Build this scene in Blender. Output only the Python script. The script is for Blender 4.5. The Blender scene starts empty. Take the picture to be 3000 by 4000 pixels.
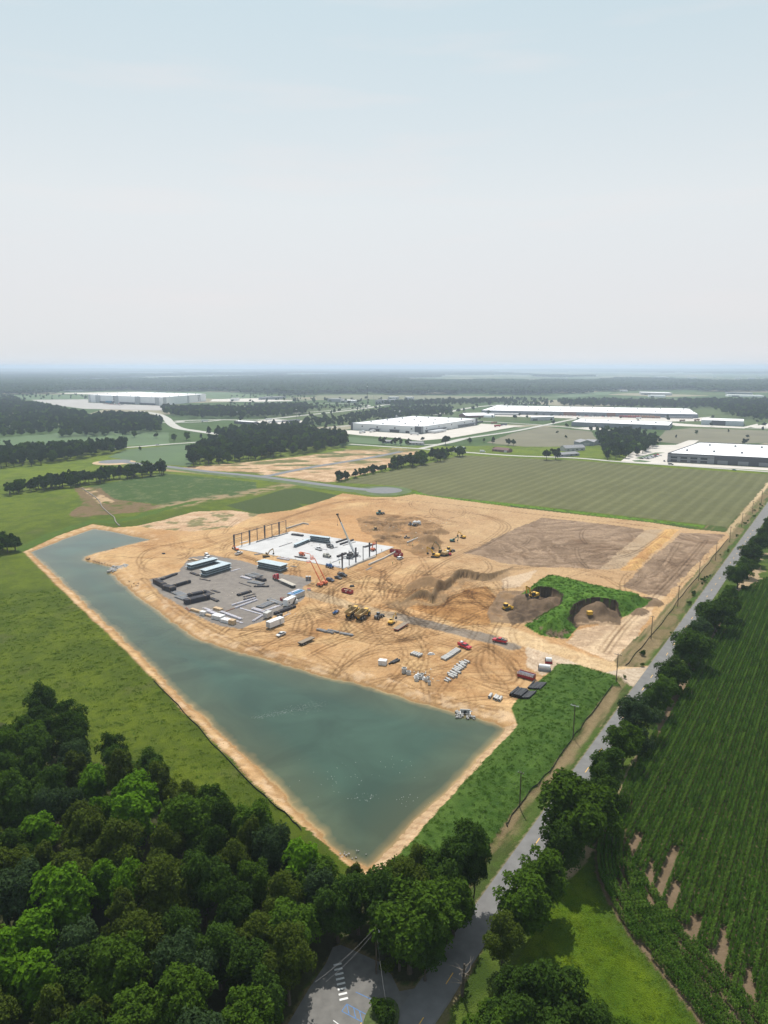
import bpy, math, random
import numpy as np
from mathutils import Vector, Matrix
R=math.radians
random.seed(7); rng=np.random.default_rng(11)
S=bpy.context.scene; C=S.collection
# ------------------------------------------------------------------ camera
HAZE=1.2e-4
H=110.0; F=2774.0; PITCH=math.atan((2000-1432)/F); SP,CP=math.sin(PITCH),math.cos(PITCH)
cam=bpy.data.cameras.new('camera'); co=bpy.data.objects.new('camera',cam); C.objects.link(co)
co.location=(0,0,H); co.rotation_euler=(R(90)-PITCH,0,0)
cam.sensor_fit='VERTICAL'; cam.sensor_height=24.0; cam.lens=24.0*F/4000.0
cam.clip_start=1.0; cam.clip_end=90000.0
S.camera=co
S.render.resolution_x=768; S.render.resolution_y=1024
# ------------------------------------------------------------------ light
SUN_EL=R(60); SUN_AZ=R(-6)      # azimuth from +Y, negative = left
sdir=Vector((math.sin(SUN_AZ)*math.cos(SUN_EL),math.cos(SUN_AZ)*math.cos(SUN_EL),math.sin(SUN_EL)))
sl=bpy.data.lights.new('sun','SUN'); sl.energy=5.0; sl.angle=R(0.55); sl.color=(1.0,0.955,0.89)
so=bpy.data.objects.new('sun',sl); C.objects.link(so); so.rotation_euler=sdir.to_track_quat('Z','Y').to_euler(); so.location=(0,0,400)
W=bpy.data.worlds.new('World'); S.world=W; W.use_nodes=True
wn=W.node_tree; wn.nodes.clear(); N=wn.nodes.new; L=wn.links.new
out=N('ShaderNodeOutputWorld'); bg=N('ShaderNodeBackground'); bg.inputs[1].default_value=0.1
sky=N('ShaderNodeTexSky'); sky.sky_type='NISHITA'; sky.sun_disc=False; sky.sun_elevation=SUN_EL; sky.sun_rotation=SUN_AZ
sky.air_density=1.0; sky.dust_density=3.0; sky.ozone_density=1.0; sky.altitude=100
tc=N('ShaderNodeTexCoord'); sep=N('ShaderNodeSeparateXYZ'); L(tc.outputs['Generated'],sep.inputs[0])
cr=N('ShaderNodeValToRGB'); L(sep.outputs['Z'],cr.inputs[0]); e=cr.color_ramp.elements   # milky summer air: whiter low, bluer high
e[0].position=0.0; e[0].color=(.93,.93,.93,1); e[1].position=1.0; e[1].color=(.60,.60,.60,1)
x=e.new(0.2); x.color=(.90,.90,.90,1); x=e.new(.42); x.color=(.80,.80,.80,1)
wc=N('ShaderNodeValToRGB'); L(sep.outputs['Z'],wc.inputs[0]); e=wc.color_ramp.elements
e[0].position=0; e[0].color=(.82,.83,.845,1); e[1].position=1; e[1].color=(.55,.66,.74,1)
x=e.new(.10); x.color=(.83,.84,.86,1); x=e.new(.2); x.color=(.83,.87,.885,1); x=e.new(.42); x.color=(.64,.79,.84,1)
sc=N('ShaderNodeVectorMath'); sc.operation='SCALE'; sc.inputs['Scale'].default_value=9.8; L(wc.outputs[0],sc.inputs[0])
mx=N('ShaderNodeMix'); mx.data_type='RGBA'; L(cr.outputs[0],mx.inputs['Factor']); L(sky.outputs[0],mx.inputs['A']); L(sc.outputs[0],mx.inputs['B'])
# faint wisps of cloud
mp=N('ShaderNodeMapping'); mp.inputs['Scale'].default_value=(2.2,2.2,16); L(tc.outputs['Generated'],mp.inputs[0])
nz=N('ShaderNodeTexNoise'); nz.inputs['Scale'].default_value=1.6; nz.inputs['Detail'].default_value=5; L(mp.outputs[0],nz.inputs['Vector'])
c2=N('ShaderNodeValToRGB'); L(nz.outputs['Fac'],c2.inputs[0]); e=c2.color_ramp.elements
e[0].position=.54; e[0].color=(0,0,0,1); e[1].position=.82; e[1].color=(.4,.4,.4,1)
m2=N('ShaderNodeMix'); m2.data_type='RGBA'; m2.inputs['B'].default_value=(8.7,8.1,8.1,1); L(c2.outputs[0],m2.inputs['Factor']); L(mx.outputs['Result'],m2.inputs['A'])
L(m2.outputs['Result'],bg.inputs[0]); L(bg.outputs[0],out.inputs[0])
S.view_settings.view_transform='Standard'; S.view_settings.look='None'; S.view_settings.gamma=1.0; S.view_settings.exposure=0.0
S.view_settings.use_curve_mapping=False
cy=S.cycles; cy.max_bounces=4; cy.diffuse_bounces=2; cy.glossy_bounces=2; cy.transmission_bounces=2; cy.volume_bounces=2; cy.transparent_max_bounces=4
cy.use_denoising=True; cy.caustics_reflective=False; cy.caustics_refractive=False
try: cy.use_adaptive_sampling=True; cy.adaptive_threshold=0.01
except Exception: pass
# ------------------------------------------------------------------ helpers
def G(px,py,h=0.0):
    "world point on the level z=h that the photograph shows at (px,py)"
    dx=(px-1500)/F; dy=(py-2000)/F; t=(H-h)/(SP+dy*CP)
    return np.array((dx*t,(CP-dy*SP)*t))
def GP(pts,h=0.0): return np.array([G(a,b,h) for a,b in pts])
def HT(px,py,top):
    "height of an upright thing that stands at (px,py) and reaches up to top"
    y=G(px,py)[1]; dy=(top-2000)/F
    return H-y*(SP+dy*CP)/(CP-dy*SP)
def props(o,label=None,cat=None,group=None,kind=None):
    if label: o['label']=label
    if cat: o['category']=cat
    if group: o['group']=group
    if kind: o['kind']=kind
    return o
class MB:
    def __init__(s): s.v=[]; s.f=[]; s.mi=[]; s.cm=0
    def add(s,vs,fs):
        n=len(s.v); s.v+= [tuple(p) for p in vs]; s.f+=[tuple(i+n for i in f) for f in fs]; s.mi+=[s.cm]*len(fs); return s
    def box(s,x,y,z,sx,sy,sz,rz=0,ry=0,tx=1,ty=1):
        "box centred in x,y with its bottom at z"
        c,q=math.cos(rz),math.sin(rz); vs=[]
        for k in (0,1):
            for (a,b) in ((-1,-1),(1,-1),(1,1),(-1,1)):
                ux=a*sx/2*(tx if k else 1); uy=b*sy/2*(ty if k else 1); uz=k*sz
                if ry: ux,uz=ux*math.cos(ry)+uz*math.sin(ry),-ux*math.sin(ry)+uz*math.cos(ry)
                vs.append((x+ux*c-uy*q,y+ux*q+uy*c,z+uz))
        return s.add(vs,[(3,2,1,0),(4,5,6,7),(0,1,5,4),(1,2,6,5),(2,3,7,6),(3,0,4,7)])
    def cyl(s,p0,p1,r0,r1=None,n=8,caps=True):
        r1=r0 if r1 is None else r1; a=Vector(p0); b=Vector(p1); d=(b-a); 
        if d.length<1e-6: return s
        d.normalize(); u=d.orthogonal().normalized(); w=d.cross(u); vs=[]
        for P,r in ((a,r0),(b,r1)):
            for i in range(n):
                t=2*math.pi*(i+.5)/n; vs.append(P+u*math.cos(t)*r+w*math.sin(t)*r)
        fs=[(i,(i+1)%n,n+(i+1)%n,n+i) for i in range(n)]
        if caps: fs+=[tuple(range(n-1,-1,-1)),tuple(range(n,2*n))]
        return s.add(vs,fs)
    def tube(s,p0,p1,ro,ri,n=12):
        a=Vector(p0); b=Vector(p1); d=(b-a).normalized(); u=d.orthogonal().normalized(); w=d.cross(u); vs=[]
        for P,r in ((a,ro),(b,ro),(b,ri),(a,ri)):
            for i in range(n):
                t=2*math.pi*i/n; vs.append(P+u*math.cos(t)*r+w*math.sin(t)*r)
        fs=[]
        for k in range(4):
            for i in range(n): j=(i+1)%n; k2=(k+1)%4; fs.append((k*n+i,k*n+j,k2*n+j,k2*n+i))
        return s.add(vs,fs)
    def bar(s,p0,p1,w,h):
        a=Vector(p0); b=Vector(p1); d=(b-a).normalized(); up=Vector((0,0,1)) if abs(d.z)<.95 else Vector((1,0,0))
        sd=d.cross(up).normalized(); u=sd.cross(d); vs=[]
        for P in (a,b):
            for (i,j) in ((-1,-1),(1,-1),(1,1),(-1,1)): vs.append(P+sd*i*w/2+u*j*h/2)
        return s.add(vs,[(0,1,2,3),(7,6,5,4),(0,4,5,1),(1,5,6,2),(2,6,7,3),(3,7,4,0)])
    def prof(s,pts,w,y=0,wt=None):
        "side profile (x,z) pushed across y; the upper points may be narrower"
        zs=[p[1] for p in pts]; z0,z1=min(zs),max(zs); n=len(pts); vs=[]
        for sg in (-1,1):
            for (px,pz) in pts:
                k=0 if z1==z0 else (pz-z0)/(z1-z0); ww=w if wt is None else w+(wt-w)*k
                vs.append((px,y+sg*ww/2,pz))
        fs=[tuple(range(n)),tuple(range(2*n-1,n-1,-1))]+[(i,n+i,n+(i+1)%n,(i+1)%n) for i in range(n)]
        return s.add(vs,fs)
    def mesh(s,name,*mats,smooth=False):
        m=bpy.data.meshes.new(name); m.from_pydata(s.v,[],s.f)
        for t in mats: m.materials.append(t)
        if len(mats)>1: m.polygons.foreach_set('material_index',s.mi)
        if smooth: m.polygons.foreach_set('use_smooth',[True]*len(m.polygons))
        m.update(); return m
    def obj(s,name,mat,parent=None,smooth=False,loc=None,rz=0,**k):
        ms=mat if isinstance(mat,(tuple,list)) else (mat,)
        o=bpy.data.objects.new(name,s.mesh(name,*ms,smooth=smooth)); C.objects.link(o); o.parent=parent
        if loc is not None: o.location=loc
        o.rotation_euler[2]=rz
        return props(o,**k)
def inst(name,me,parent=None,loc=(0,0,0),rz=0,sc=None,**k):
    o=bpy.data.objects.new(name,me); C.objects.link(o); o.parent=parent; o.location=loc; o.rotation_euler[2]=rz
    if sc is not None: o.scale=sc if hasattr(sc,'__len__') else (sc,sc,sc)
    return props(o,**k)
def thing(name,loc,rz=0,**k):
    o=bpy.data.objects.new(name,None); C.objects.link(o); o.location=loc; o.rotation_euler[2]=rz; o.empty_display_size=.5
    return props(o,**k)
def copy_tree(o,parent=None):
    c=o.copy(); C.objects.link(c); c.parent=parent
    for ch in list(o.children): copy_tree(ch,c)
    return c
def npmesh(name,V,Fc,mats,smooth=False,attrs=None,mi=None):
    "V (n,3), Fc (m,k) with one k"
    me=bpy.data.meshes.new(name); k=Fc.shape[1]; me.vertices.add(len(V)); me.vertices.foreach_set('co',np.ascontiguousarray(V,dtype=np.float32).ravel())
    me.loops.add(Fc.size); me.loops.foreach_set('vertex_index',np.ascontiguousarray(Fc,dtype=np.int32).ravel())
    me.polygons.add(len(Fc)); me.polygons.foreach_set('loop_start',np.arange(0,Fc.size,k,dtype=np.int32))
    try: me.polygons.foreach_set('loop_total',np.full(len(Fc),k,dtype=np.int32))
    except Exception: pass
    for t in mats: me.materials.append(t)
    if mi is not None: me.polygons.foreach_set('material_index',mi.astype(np.int32))
    me.polygons.foreach_set('use_smooth',np.full(len(Fc),smooth))
    if attrs:
        for an,(ty,ar) in attrs.items():
            a=me.attributes.new(an,ty,'POINT')
            a.data.foreach_set('color' if 'COLOR' in ty else 'vector' if ty=='FLOAT_VECTOR' else 'value',np.ascontiguousarray(ar,dtype=np.float32 if ty!='INT' else np.int32).ravel())
    me.update(calc_edges=True); return me
# ---- noise
TAB=rng.random((256,256)).astype(np.float32)
def vn(x,y,s,o=0):
    x=np.asarray(x)/s+o*17.31; y=np.asarray(y)/s+o*9.73; xi=np.floor(x).astype(int); yi=np.floor(y).astype(int); fx=x-xi; fy=y-yi
    fx=fx*fx*(3-2*fx); fy=fy*fy*(3-2*fy); a=TAB[xi&255,yi&255]; b=TAB[(xi+1)&255,yi&255]; c=TAB[xi&255,(yi+1)&255]; d=TAB[(xi+1)&255,(yi+1)&255]
    return (a*(1-fx)+b*fx)*(1-fy)+(c*(1-fx)+d*fx)*fy
def fbm(x,y,s,o=0,n=4):
    r=0; a=.5; t=0
    for k in range(n): r=r+a*vn(x,y,s/2**k,o+k*3.7); t+=a; a*=.55
    return r/t
def inpoly(x,y,P):
    r=np.zeros(x.shape,bool); n=len(P)
    for i in range(n):
        x0,y0=P[i]; x1,y1=P[(i+1)%n]
        if y0==y1: continue
        c=((y0>y)!=(y1>y)); r^= c&(x<(x1-x0)*(y-y0)/(y1-y0)+x0)
    return r
def dist(x,y,P,closed=True):
    d=np.full(x.shape,1e9); n=len(P)
    for i in range(n if closed else n-1):
        ax,ay=P[i]; bx,by=P[(i+1)%n]; vx,vy=bx-ax,by-ay; q=vx*vx+vy*vy+1e-9
        t=np.clip(((x-ax)*vx+(y-ay)*vy)/q,0,1); d=np.minimum(d,(x-ax-t*vx)**2+(y-ay-t*vy)**2)
    return np.sqrt(d)
def ss(a,b,x): t=np.clip((x-a)/(b-a),0,1); return t*t*(3-2*t)
def curve(P,n=8):
    "catmull-rom through the points"
    P=[np.array(p,float) for p in P]; Q=[P[0]]+P+[P[-1]]; o=[]
    for i in range(1,len(Q)-2):
        for k in range(n):
            t=k/n; a,b,c,d=Q[i-1],Q[i],Q[i+1],Q[i+2]
            o.append(.5*((2*b)+(-a+c)*t+(2*a-5*b+4*c-d)*t*t+(-a+3*b-3*c+d)*t**3))
    o.append(P[-1]); return o
# ------------------------------------------------------------------ materials
MATS={}
def mat(name,col,rough=.7,metal=0,var=.15,scale=1.0,bump=0,obj=True,spec=.5):
    if name in MATS: return MATS[name]
    m=bpy.data.materials.new(name); m.use_nodes=True; t=m.node_tree; b=t.nodes['Principled BSDF']
    b.inputs['Roughness'].default_value=rough; b.inputs['Metallic'].default_value=metal; b.inputs['Specular IOR Level'].default_value=spec
    tc=t.nodes.new('ShaderNodeTexCoord'); nz=t.nodes.new('ShaderNodeTexNoise'); nz.inputs['Scale'].default_value=scale; nz.inputs['Detail'].default_value=4
    t.links.new(tc.outputs['Object'],nz.inputs['Vector'])
    r=t.nodes.new('ShaderNodeMapRange'); r.inputs[1].default_value=.3; r.inputs[2].default_value=.7; r.inputs[3].default_value=1-var; r.inputs[4].default_value=1+var
    t.links.new(nz.outputs['Fac'],r.inputs[0]); v=t.nodes.new('ShaderNodeVectorMath'); v.operation='SCALE'; v.inputs[0].default_value=col[:3]
    t.links.new(r.outputs[0],v.inputs['Scale']); t.links.new(v.outputs[0],b.inputs['Base Color'])
    if bump:
        bp=t.nodes.new('ShaderNodeBump'); bp.inputs['Strength'].default_value=bump; bp.inputs['Distance'].default_value=.1; t.links.new(nz.outputs['Fac'],bp.inputs['Height']); t.links.new(bp.outputs[0],b.inputs['Normal'])
    MATS[name]=m; return m
def soilmat(name,rough=.95,s1=.35,s2=2.5,v1=.12,v2=.22,bs=.5,bd=.25,spec=.1):
    "colour from the 'soil' attribute, broken by two scales of noise, with relief"
    m=bpy.data.materials.new(name); m.use_nodes=True; t=m.node_tree; b=t.nodes['Principled BSDF']; b.inputs['Roughness'].default_value=rough; b.inputs['Specular IOR Level'].default_value=spec
    at=t.nodes.new('ShaderNodeAttribute'); at.attribute_name='soil'; tc=t.nodes.new('ShaderNodeTexCoord'); prev=at.outputs['Color']; ns=[]
    for s,v in ((s1,v1),(s2,v2)):
        nz=t.nodes.new('ShaderNodeTexNoise'); nz.inputs['Scale'].default_value=s; nz.inputs['Detail'].default_value=5; nz.inputs['Roughness'].default_value=.6; t.links.new(tc.outputs['Object'],nz.inputs['Vector'])
        r=t.nodes.new('ShaderNodeMapRange'); r.inputs[1].default_value=.3; r.inputs[2].default_value=.7; r.inputs[3].default_value=1-v; r.inputs[4].default_value=1+v; t.links.new(nz.outputs['Fac'],r.inputs[0])
        q=t.nodes.new('ShaderNodeVectorMath'); q.operation='SCALE'; t.links.new(prev,q.inputs[0]); t.links.new(r.outputs[0],q.inputs['Scale']); prev=q.outputs[0]; ns.append(nz)
    t.links.new(prev,b.inputs['Base Color'])
    bp=t.nodes.new('ShaderNodeBump'); bp.inputs['Strength'].default_value=bs; bp.inputs['Distance'].default_value=bd; t.links.new(ns[1].outputs['Fac'],bp.inputs['Height']); t.links.new(bp.outputs[0],b.inputs['Normal'])
    return m
def leafmat(name,col,var=.3,trans=.25):
    m=bpy.data.materials.new(name); m.use_nodes=True; t=m.node_tree; t.nodes.clear(); o=t.nodes.new('ShaderNodeOutputMaterial')
    d=t.nodes.new('ShaderNodeBsdfDiffuse'); tr=t.nodes.new('ShaderNodeBsdfTranslucent'); mi=t.nodes.new('ShaderNodeMixShader'); mi.inputs[0].default_value=trans
    oi=t.nodes.new('ShaderNodeObjectInfo'); g=t.nodes.new('ShaderNodeNewGeometry')
    a=t.nodes.new('ShaderNodeMath'); a.operation='ADD'; t.links.new(g.outputs['Random Per Island'],a.inputs[0]); t.links.new(oi.outputs['Random'],a.inputs[1])
    r=t.nodes.new('ShaderNodeMapRange'); r.inputs[2].default_value=2; r.inputs[3].default_value=1-var; r.inputs[4].default_value=1+var; t.links.new(a.outputs[0],r.inputs[0])
    v=t.nodes.new('ShaderNodeVectorMath'); v.operation='SCALE'; v.inputs[0].default_value=col; t.links.new(r.outputs[0],v.inputs['Scale'])
    t.links.new(v.outputs[0],d.inputs[0]); 
    v2=t.nodes.new('ShaderNodeVectorMath'); v2.operation='MULTIPLY'; v2.inputs[1].default_value=(1.4,1.5,.4); t.links.new(v.outputs[0],v2.inputs[0]); t.links.new(v2.outputs[0],tr.inputs[0])
    t.links.new(d.outputs[0],mi.inputs[1]); t.links.new(tr.outputs[0],mi.inputs[2]); t.links.new(mi.outputs[0],o.inputs[0]); MATS[name]=m; return m
# ------------------------------------------------------------------ the lie of the land: one graded grid, cut into zones
U=np.array((.5540,.8325)); RP=np.array((36.1,148.3)); PN=np.array((.8325,-.5540))   # road direction, a point on its centre line, its right-hand normal
def road_d(x,y): return (x-RP[0])*PN[0]+(y-RP[1])*PN[1]
def road_s(x,y): return (x-RP[0])*U[0]+(y-RP[1])*U[1]
LAKE_Z=-1.1
LAKE=GP([(120,2157),(240,2109),(365,2065),(430,2075),(588,2108),(449,2142),(380,2160),(338,2174),(330,2186),(350,2197),(386,2203),(443,2216),(428,2236),(500,2297),(550,2338),(625,2392),(680,2434),(737,2474),(777,2500),(880,2532),(1013,2568),(1266,2645),(1400,2672),(1463,2691),(1574,2727),(1700,2763),(1795,2787),(1882,2812),(1940,2828),(1966,2848),(1964,2858),(1784,3044),(1603,3224),(1464,3363),(1434,3385),(1400,3372),(1356,3351),(1289,3302),(1199,3200),(1000,2992),(723,2739),(591,2600)],LAKE_Z)
SITE=GP([(90,2153),(108,2147),(220,2095),(362,2047),(446,2062),(530,2056),(639,2032),(760,1999),(904,1993),(1010,2009),(1139,1993),(1277,1951),(1338,1927),(1458,1942),(1543,1942),(1621,1930),(2000,1981),(2543,2041),(2693,2065),(2844,2080),(2850,2100),(2733,2222),(2603,2363),(2545,2435),(2475,2500),(2398,2580),(2410,2605),(2537,2603),(2530,2650),(2474,2685),(2432,2647),(2406,2637),(2259,2597),(2178,2590),(2119,2647),(2060,2700),(2022,2734),(2003,2763),(2020,2831),(1741,3128),(1512,3381),(1440,3425),(1370,3385),(1301,3321),(1130,3182),(1000,3070),(549,2600),(235,2300)])
PLOT=GP([(2178,2590),(2259,2597),(2406,2637),(2425,2680),(2392,2678),(2289,2813),(2229,2892),(2145,3012),(2066,3097),(1989,3200),(1904,3315),(1800,3480),(1640,3640),(1500,3600),(1400,3450),(1440,3425),(1512,3381),(1741,3128),(2020,2831),(2003,2763),(2022,2734),(2060,2700),(2119,2647)])
YARD=GP([(579,2264),(640,2250),(701,2233),(737,2178),(821,2168),(850,2173),(949,2191),(1007,2209),(1115,2245),(1182,2254),(1218,2269),(1185,2290),(1190,2310),(1182,2340),(1145,2365),(1105,2390),(1021,2428),(984,2438),(931,2457),(870,2448),(800,2420),(719,2377),(640,2329),(590,2290)])
NEF=GP([(1332,1886),(1543,1897),(1625,1915),(1660,1933),(2000,1966),(2840,2059),(2905,1985),(3018,1902),(3250,1700),(3250,1868),(3000,1852),(2603,1826),(2241,1798),(2000,1788),(1800,1778),(1753,1790),(1603,1826),(1482,1847),(1386,1868)])
CORN=GP([(3300,1960),(3000,2262),(2915,2300),(2867,2335),(2800,2450),(2747,2536),(2663,2639),(2603,2741),(2536,2886),(2446,3030),(2386,3181),(2340,3240),(2325,3308),(2328,3411),(2386,3543),(2458,3658),(2579,3803),(2723,3984),(3000,4400),(5200,4400),(5200,1960)])
INNER=GP([(3300,1960),(3000,2262),(2867,2340),(2747,2550),(2663,2660),(2620,2750),(2560,2890),(2510,3040),(2450,3200),(2430,3300),(2470,3380),(2567,3505),(2650,3600),(2740,3700),(2830,3810),(2920,3920),(3050,4080),(3300,4400),(5200,4400),(5200,1960)])
LAWN=GP([(2325,3308),(2328,3411),(2386,3543),(2458,3658),(2579,3803),(2723,3984),(2900,4300),(2000,4300),(1980,4000),(2010,3780),(2080,3640),(2170,3500),(2230,3430),(2290,3370)])
WOOD=GP([(-600,2590),(-250,2740),(0,2825),(180,2890),(300,2940),(490,3045),(640,3150),(780,3255),(950,3325),(1050,3375),(1150,3440),(1230,3540),(1285,3600),(1300,3700),(1205,3865),(1060,4120),(700,5200),(-3000,5200),(-3000,2700)])
WOOD2=GP([(1300,3600),(1330,3530),(1500,3480),(1700,3470),(1850,3530),(1815,3640),(1700,3780),(1640,3840),(1540,3850),(1500,3780),(1430,3730),(1330,3660)])
E1=GP([(2115,2021),(2300,2040),(2512,2066),(2520,2080),(2338,2222),(2090,2212),(1950,2200),(1810,2168),(1950,2092)])
STRIP=GP([(2522,2069),(2592,2067),(2424,2222),(2335,2224)]); BERM=GP([(2603,2067),(2652,2067),(2482,2231),(2424,2227)])
E2=GP([(2660,2081),(2832,2087),(2765,2158),(2690,2235),(2600,2328),(2562,2334),(2430,2290),(2490,2232),(2580,2150)])
PAD=GP([(1139,2076),(1220,2035),(1366,2012),(1450,2030),(1530,2050),(1640,2060),(1680,2110),(1640,2150),(1538,2137)])
CHURN=GP([(1390,2026),(1440,2012),(1500,2008),(1640,2022),(1730,2055),(1715,2110),(1730,2150),(1650,2182),(1590,2152),(1500,2112),(1410,2075)])
MOUND=np.array([G(a,b,h) for a,b,h in ((2030,2330,0),(2056,2291,2),(2120,2236,3),(2280,2268,3),(2427,2301,3),(2520,2328,2),(2548,2350,0),(2490,2385,0),(2430,2412,0),(2424,2440,0),(2300,2440,0),(2262,2445,0),(2250,2455,0),(2212,2497,0),(2111,2482,0),(2050,2442,0),(2153,2375,0),(2100,2390,0),(2020,2400,0))])
BITEA=np.array([G(a,b,h) for a,b,h in ((2015,2330,0),(2058,2294,4.8),(2105,2290,4.8),(2153,2300,4.8),(2196,2322,4.8),(2180,2342,4.8),(2168,2368,2.5),(2130,2395,0),(2080,2420,0),(2000,2440,0),(1980,2400,0))])
BITEB=np.array([G(a,b,h) for a,b,h in ((2228,2398,4.8),(2248,2362,4.8),(2280,2346,4.8),(2322,2339,4.8),(2406,2346,4.8),(2422,2368,4.8),(2432,2385,3),(2438,2440,0),(2440,2480,0),(2300,2490,0),(2256,2450,0),(2236,2430,1))])
CUTLINE=GP([(1560,2365),(1640,2330),(1693,2350),(1714,2308),(1740,2300),(1769,2281),(1793,2253),(1823,2251),(1850,2260),(1913,2262),(1960,2240),(2007,2217)])
BROWN=GP([(290,1905),(385,1900),(446,1950),(639,1975),(560,2000),(458,2008),(289,2023),(270,2010),(325,1965)])
SANDP=GP([(319,1908),(361,1908),(446,1960),(430,1966),(385,1966)])
CROP=GP([(350,1900),(640,1848),(1000,1884),(1005,1925),(820,1948),(650,1974),(446,1950)])
SMALLF=GP([(880,1975),(1000,1945),(1110,1910),(1170,1907),(1335,1937),(1275,1950),(1220,1972),(1160,1966),(1185,1978),(1060,2008),(1000,2008)])
DIRTN=GP([(640,1832),(1000,1802),(1181,1782),(1350,1757),(1560,1752),(1640,1757),(1590,1800),(1480,1838),(1380,1862),(1320,1880),(1270,1884),(1080,1860),(1000,1850),(900,1842)])
ez_=np.array((.841,-.541))
HEAPS=[(2300,2402,7,3.2),(2345,2412,7,2.6),(2375,2398,6,2.2),(2270,2420,5,2.0),(2110,2362,5,2.6),(2150,2372,5,2.4),(2062,2352,5,2.2),(2035,2338,5,1.8),(2168,2352,5,2.6),(1675,2118,7,3.6),(1650,2098,6,2.6),(1700,2118,6,2.8),(1528,2030,5,2.6),(1535,2072,6,3),(1482,2098,4.5,2),(1722,2080,6,3.2),(1660,2110,6.5,3.4),(1640,2140,5,2.8),(1690,2135,5,2.6),(1460,2026,4,1.8),(1478,2052,4,2),(1672,2150,5,2.4),(1615,2085,4,1.6),(1640,2300,7,2.4),(1685,2300,7,2.6),(2135,2375,4,2),(2190,2360,4,1.8),(2310,2392,6,2.4),(2350,2405,5,1.8),(2070,2330,5,2.2),(2530,2350,7,2.2),(2480,2385,6,2.),(1985,2330,4,1.2),(2225,2380,4,2.2)]
FS=GP([(1980,3225),(1989,3200),(2066,3097),(2145,3012),(2229,2892),(2289,2813),(2392,2678)]); FN=GP([(2444,2601),(2520,2510),(2600,2415),(2660,2330),(2726,2251),(2790,2170),(2845,2104)])
FW=GP([(600,2662),(693,2753),(830,2905),(1000,3082),(1130,3195),(1180,3250)])
xs=[0.0]
while xs[-1]<600: xs.append(xs[-1]+max(.62,.62*(1+max(0,(xs[-1]-245))*.012)))
XS=np.array(sorted([-v for v in xs[1:]]+xs))
ys=[60.0]
while ys[-1]<1000: ys.append(ys[-1]+max(.65,.0034*ys[-1]))
YS=np.array(ys); NX,NY=len(XS),len(YS); GX,GY=np.meshgrid(XS,YS)
wx=(fbm(GX,GY,9,1)-.5)*6; wy=(fbm(GX,GY,9,2)-.5)*6; wf=np.clip(1-ss(250,900,GY)*0,0,1)
X1,Y1=GX+wx*.55,GY+wy*.55
Z=(fbm(GX,GY,60,3)-.5)*.5*ss(100,200,GY)*ss(600,500,GY)
COL=np.zeros((NY,NX,3)); ZONE=np.zeros((NY,NX),np.int8)
def lay(mask,col,soft=None):
    k=mask.astype(float) if mask.dtype==bool else mask
    COL[:]=COL*(1-k[...,None])+np.array(col)*k[...,None] if not isinstance(col,np.ndarray) or col.ndim==1 else COL*(1-k[...,None])+col*k[...,None]
def mixc(a,b,t): t=t[...,None]; return np.array(a)*(1-t)+np.array(b)*t
n1=fbm(GX,GY,40,5); n2=fbm(GX,GY,7,6); n3=fbm(GX,GY,2.2,7,3)
# meadow
mead=mixc((.068,.102,.008),(.108,.146,.011),ss(.3,.7,n1*.4+n2*.6)); mead=mixc(mead,(.055,.085,.018),ss(.45,.8,n3)*.4); mead=mixc(mead,(.10,.11,.035),ss(.62,.8,fbm(GX,GY,15,9))*.5)
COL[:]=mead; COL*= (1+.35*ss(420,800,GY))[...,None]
def zone(P,z,warp=1.0):
    m=inpoly(GX+wx*.35*warp,GY+wy*.35*warp,P); ZONE[m]=z; return m
m=zone(CROP,0); st=.5+.5*np.sin((GX*PN[0]+GY*PN[1])*.9+n2*9); lay(m,mixc((.055,.10,.028),(.13,.16,.07),ss(.5,.75,n2*.6+n3*.4)))
m=zone(BROWN,0,2); lay(m*ss(.25,.5,n1*.3+n2*.7),mixc((.15,.105,.055),(.21,.15,.09),n3)); m=zone(SANDP,0,2.5); lay(m*ss(.4,.5,n2),(.46,.33,.21))
m=zone(SMALLF,0,.3); lay(m,mixc((.052,.080,.022),(.065,.092,.028),n3))
d=dist(GX,GY,GP([(1000,1868),(820,1850),(640,1835)]),False); lay(ss(9,3,d+wx)*.8,(.40,.29,.18))
d=dist(GX,GY,GP([(660,1978),(800,1950),(950,1930),(1120,1895),(1180,1880)]),False); lay(ss(16,3,d+wx*2)*ss(.3,.6,n2),(.30,.23,.14))
m=zone(DIRTN,1); lay(m,mixc((.38,.26,.15),(.55,.40,.27),ss(.3,.7,n2))); lay(m*ss(.52,.62,fbm(GX*.35,GY,14,12)),(.13,.14,.05))
# field to the north-east with drill rows along the road direction
m=zone(NEF,7,.15); pr=GX*PN[0]+GY*PN[1]; al=GX*U[0]+GY*U[1]
row=.5+.5*np.sin(pr*2*math.pi/11+(fbm(al,pr,60,14)-.5)*2.2); row=ss(.35,1,row)*(.4+.9*fbm(al*.25,pr,8,15))
lay(m,mixc((.096,.098,.040),(.135,.138,.062),row*.6)*(1+.18*(n2-.5))[...,None]*(.9+.25*n1)[...,None])
d=dist(GX,GY,GP([(1625,1924),(1660,1936),(2000,1972),(2400,2018),(2700,2052),(2850,2068)]),False); k=ss(5,3,d+(n2-.5)*4); lay(k,mixc((.10,.20,.012),(.05,.09,.015),ss(.5,.7,n3))); ZONE[(k>.5)]=0
k=ss(4,2.4,dist(GX,GY,GP([(2000,1979),(2400,2028),(2700,2060)]),False)+(n2-.5)*3); lay(k,(.055,.085,.02))
# lime strip by the west bank
d=dist(GX,GY,GP([(80,2150),(100,2138),(220,2080),(362,2036),(446,2040),(530,2020),(663,1983),(760,1960)]),False); lay(ss(6,3,d+(n2-.5)*6),mixc((.085,.155,.015),(.06,.10,.02),n3))
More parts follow.
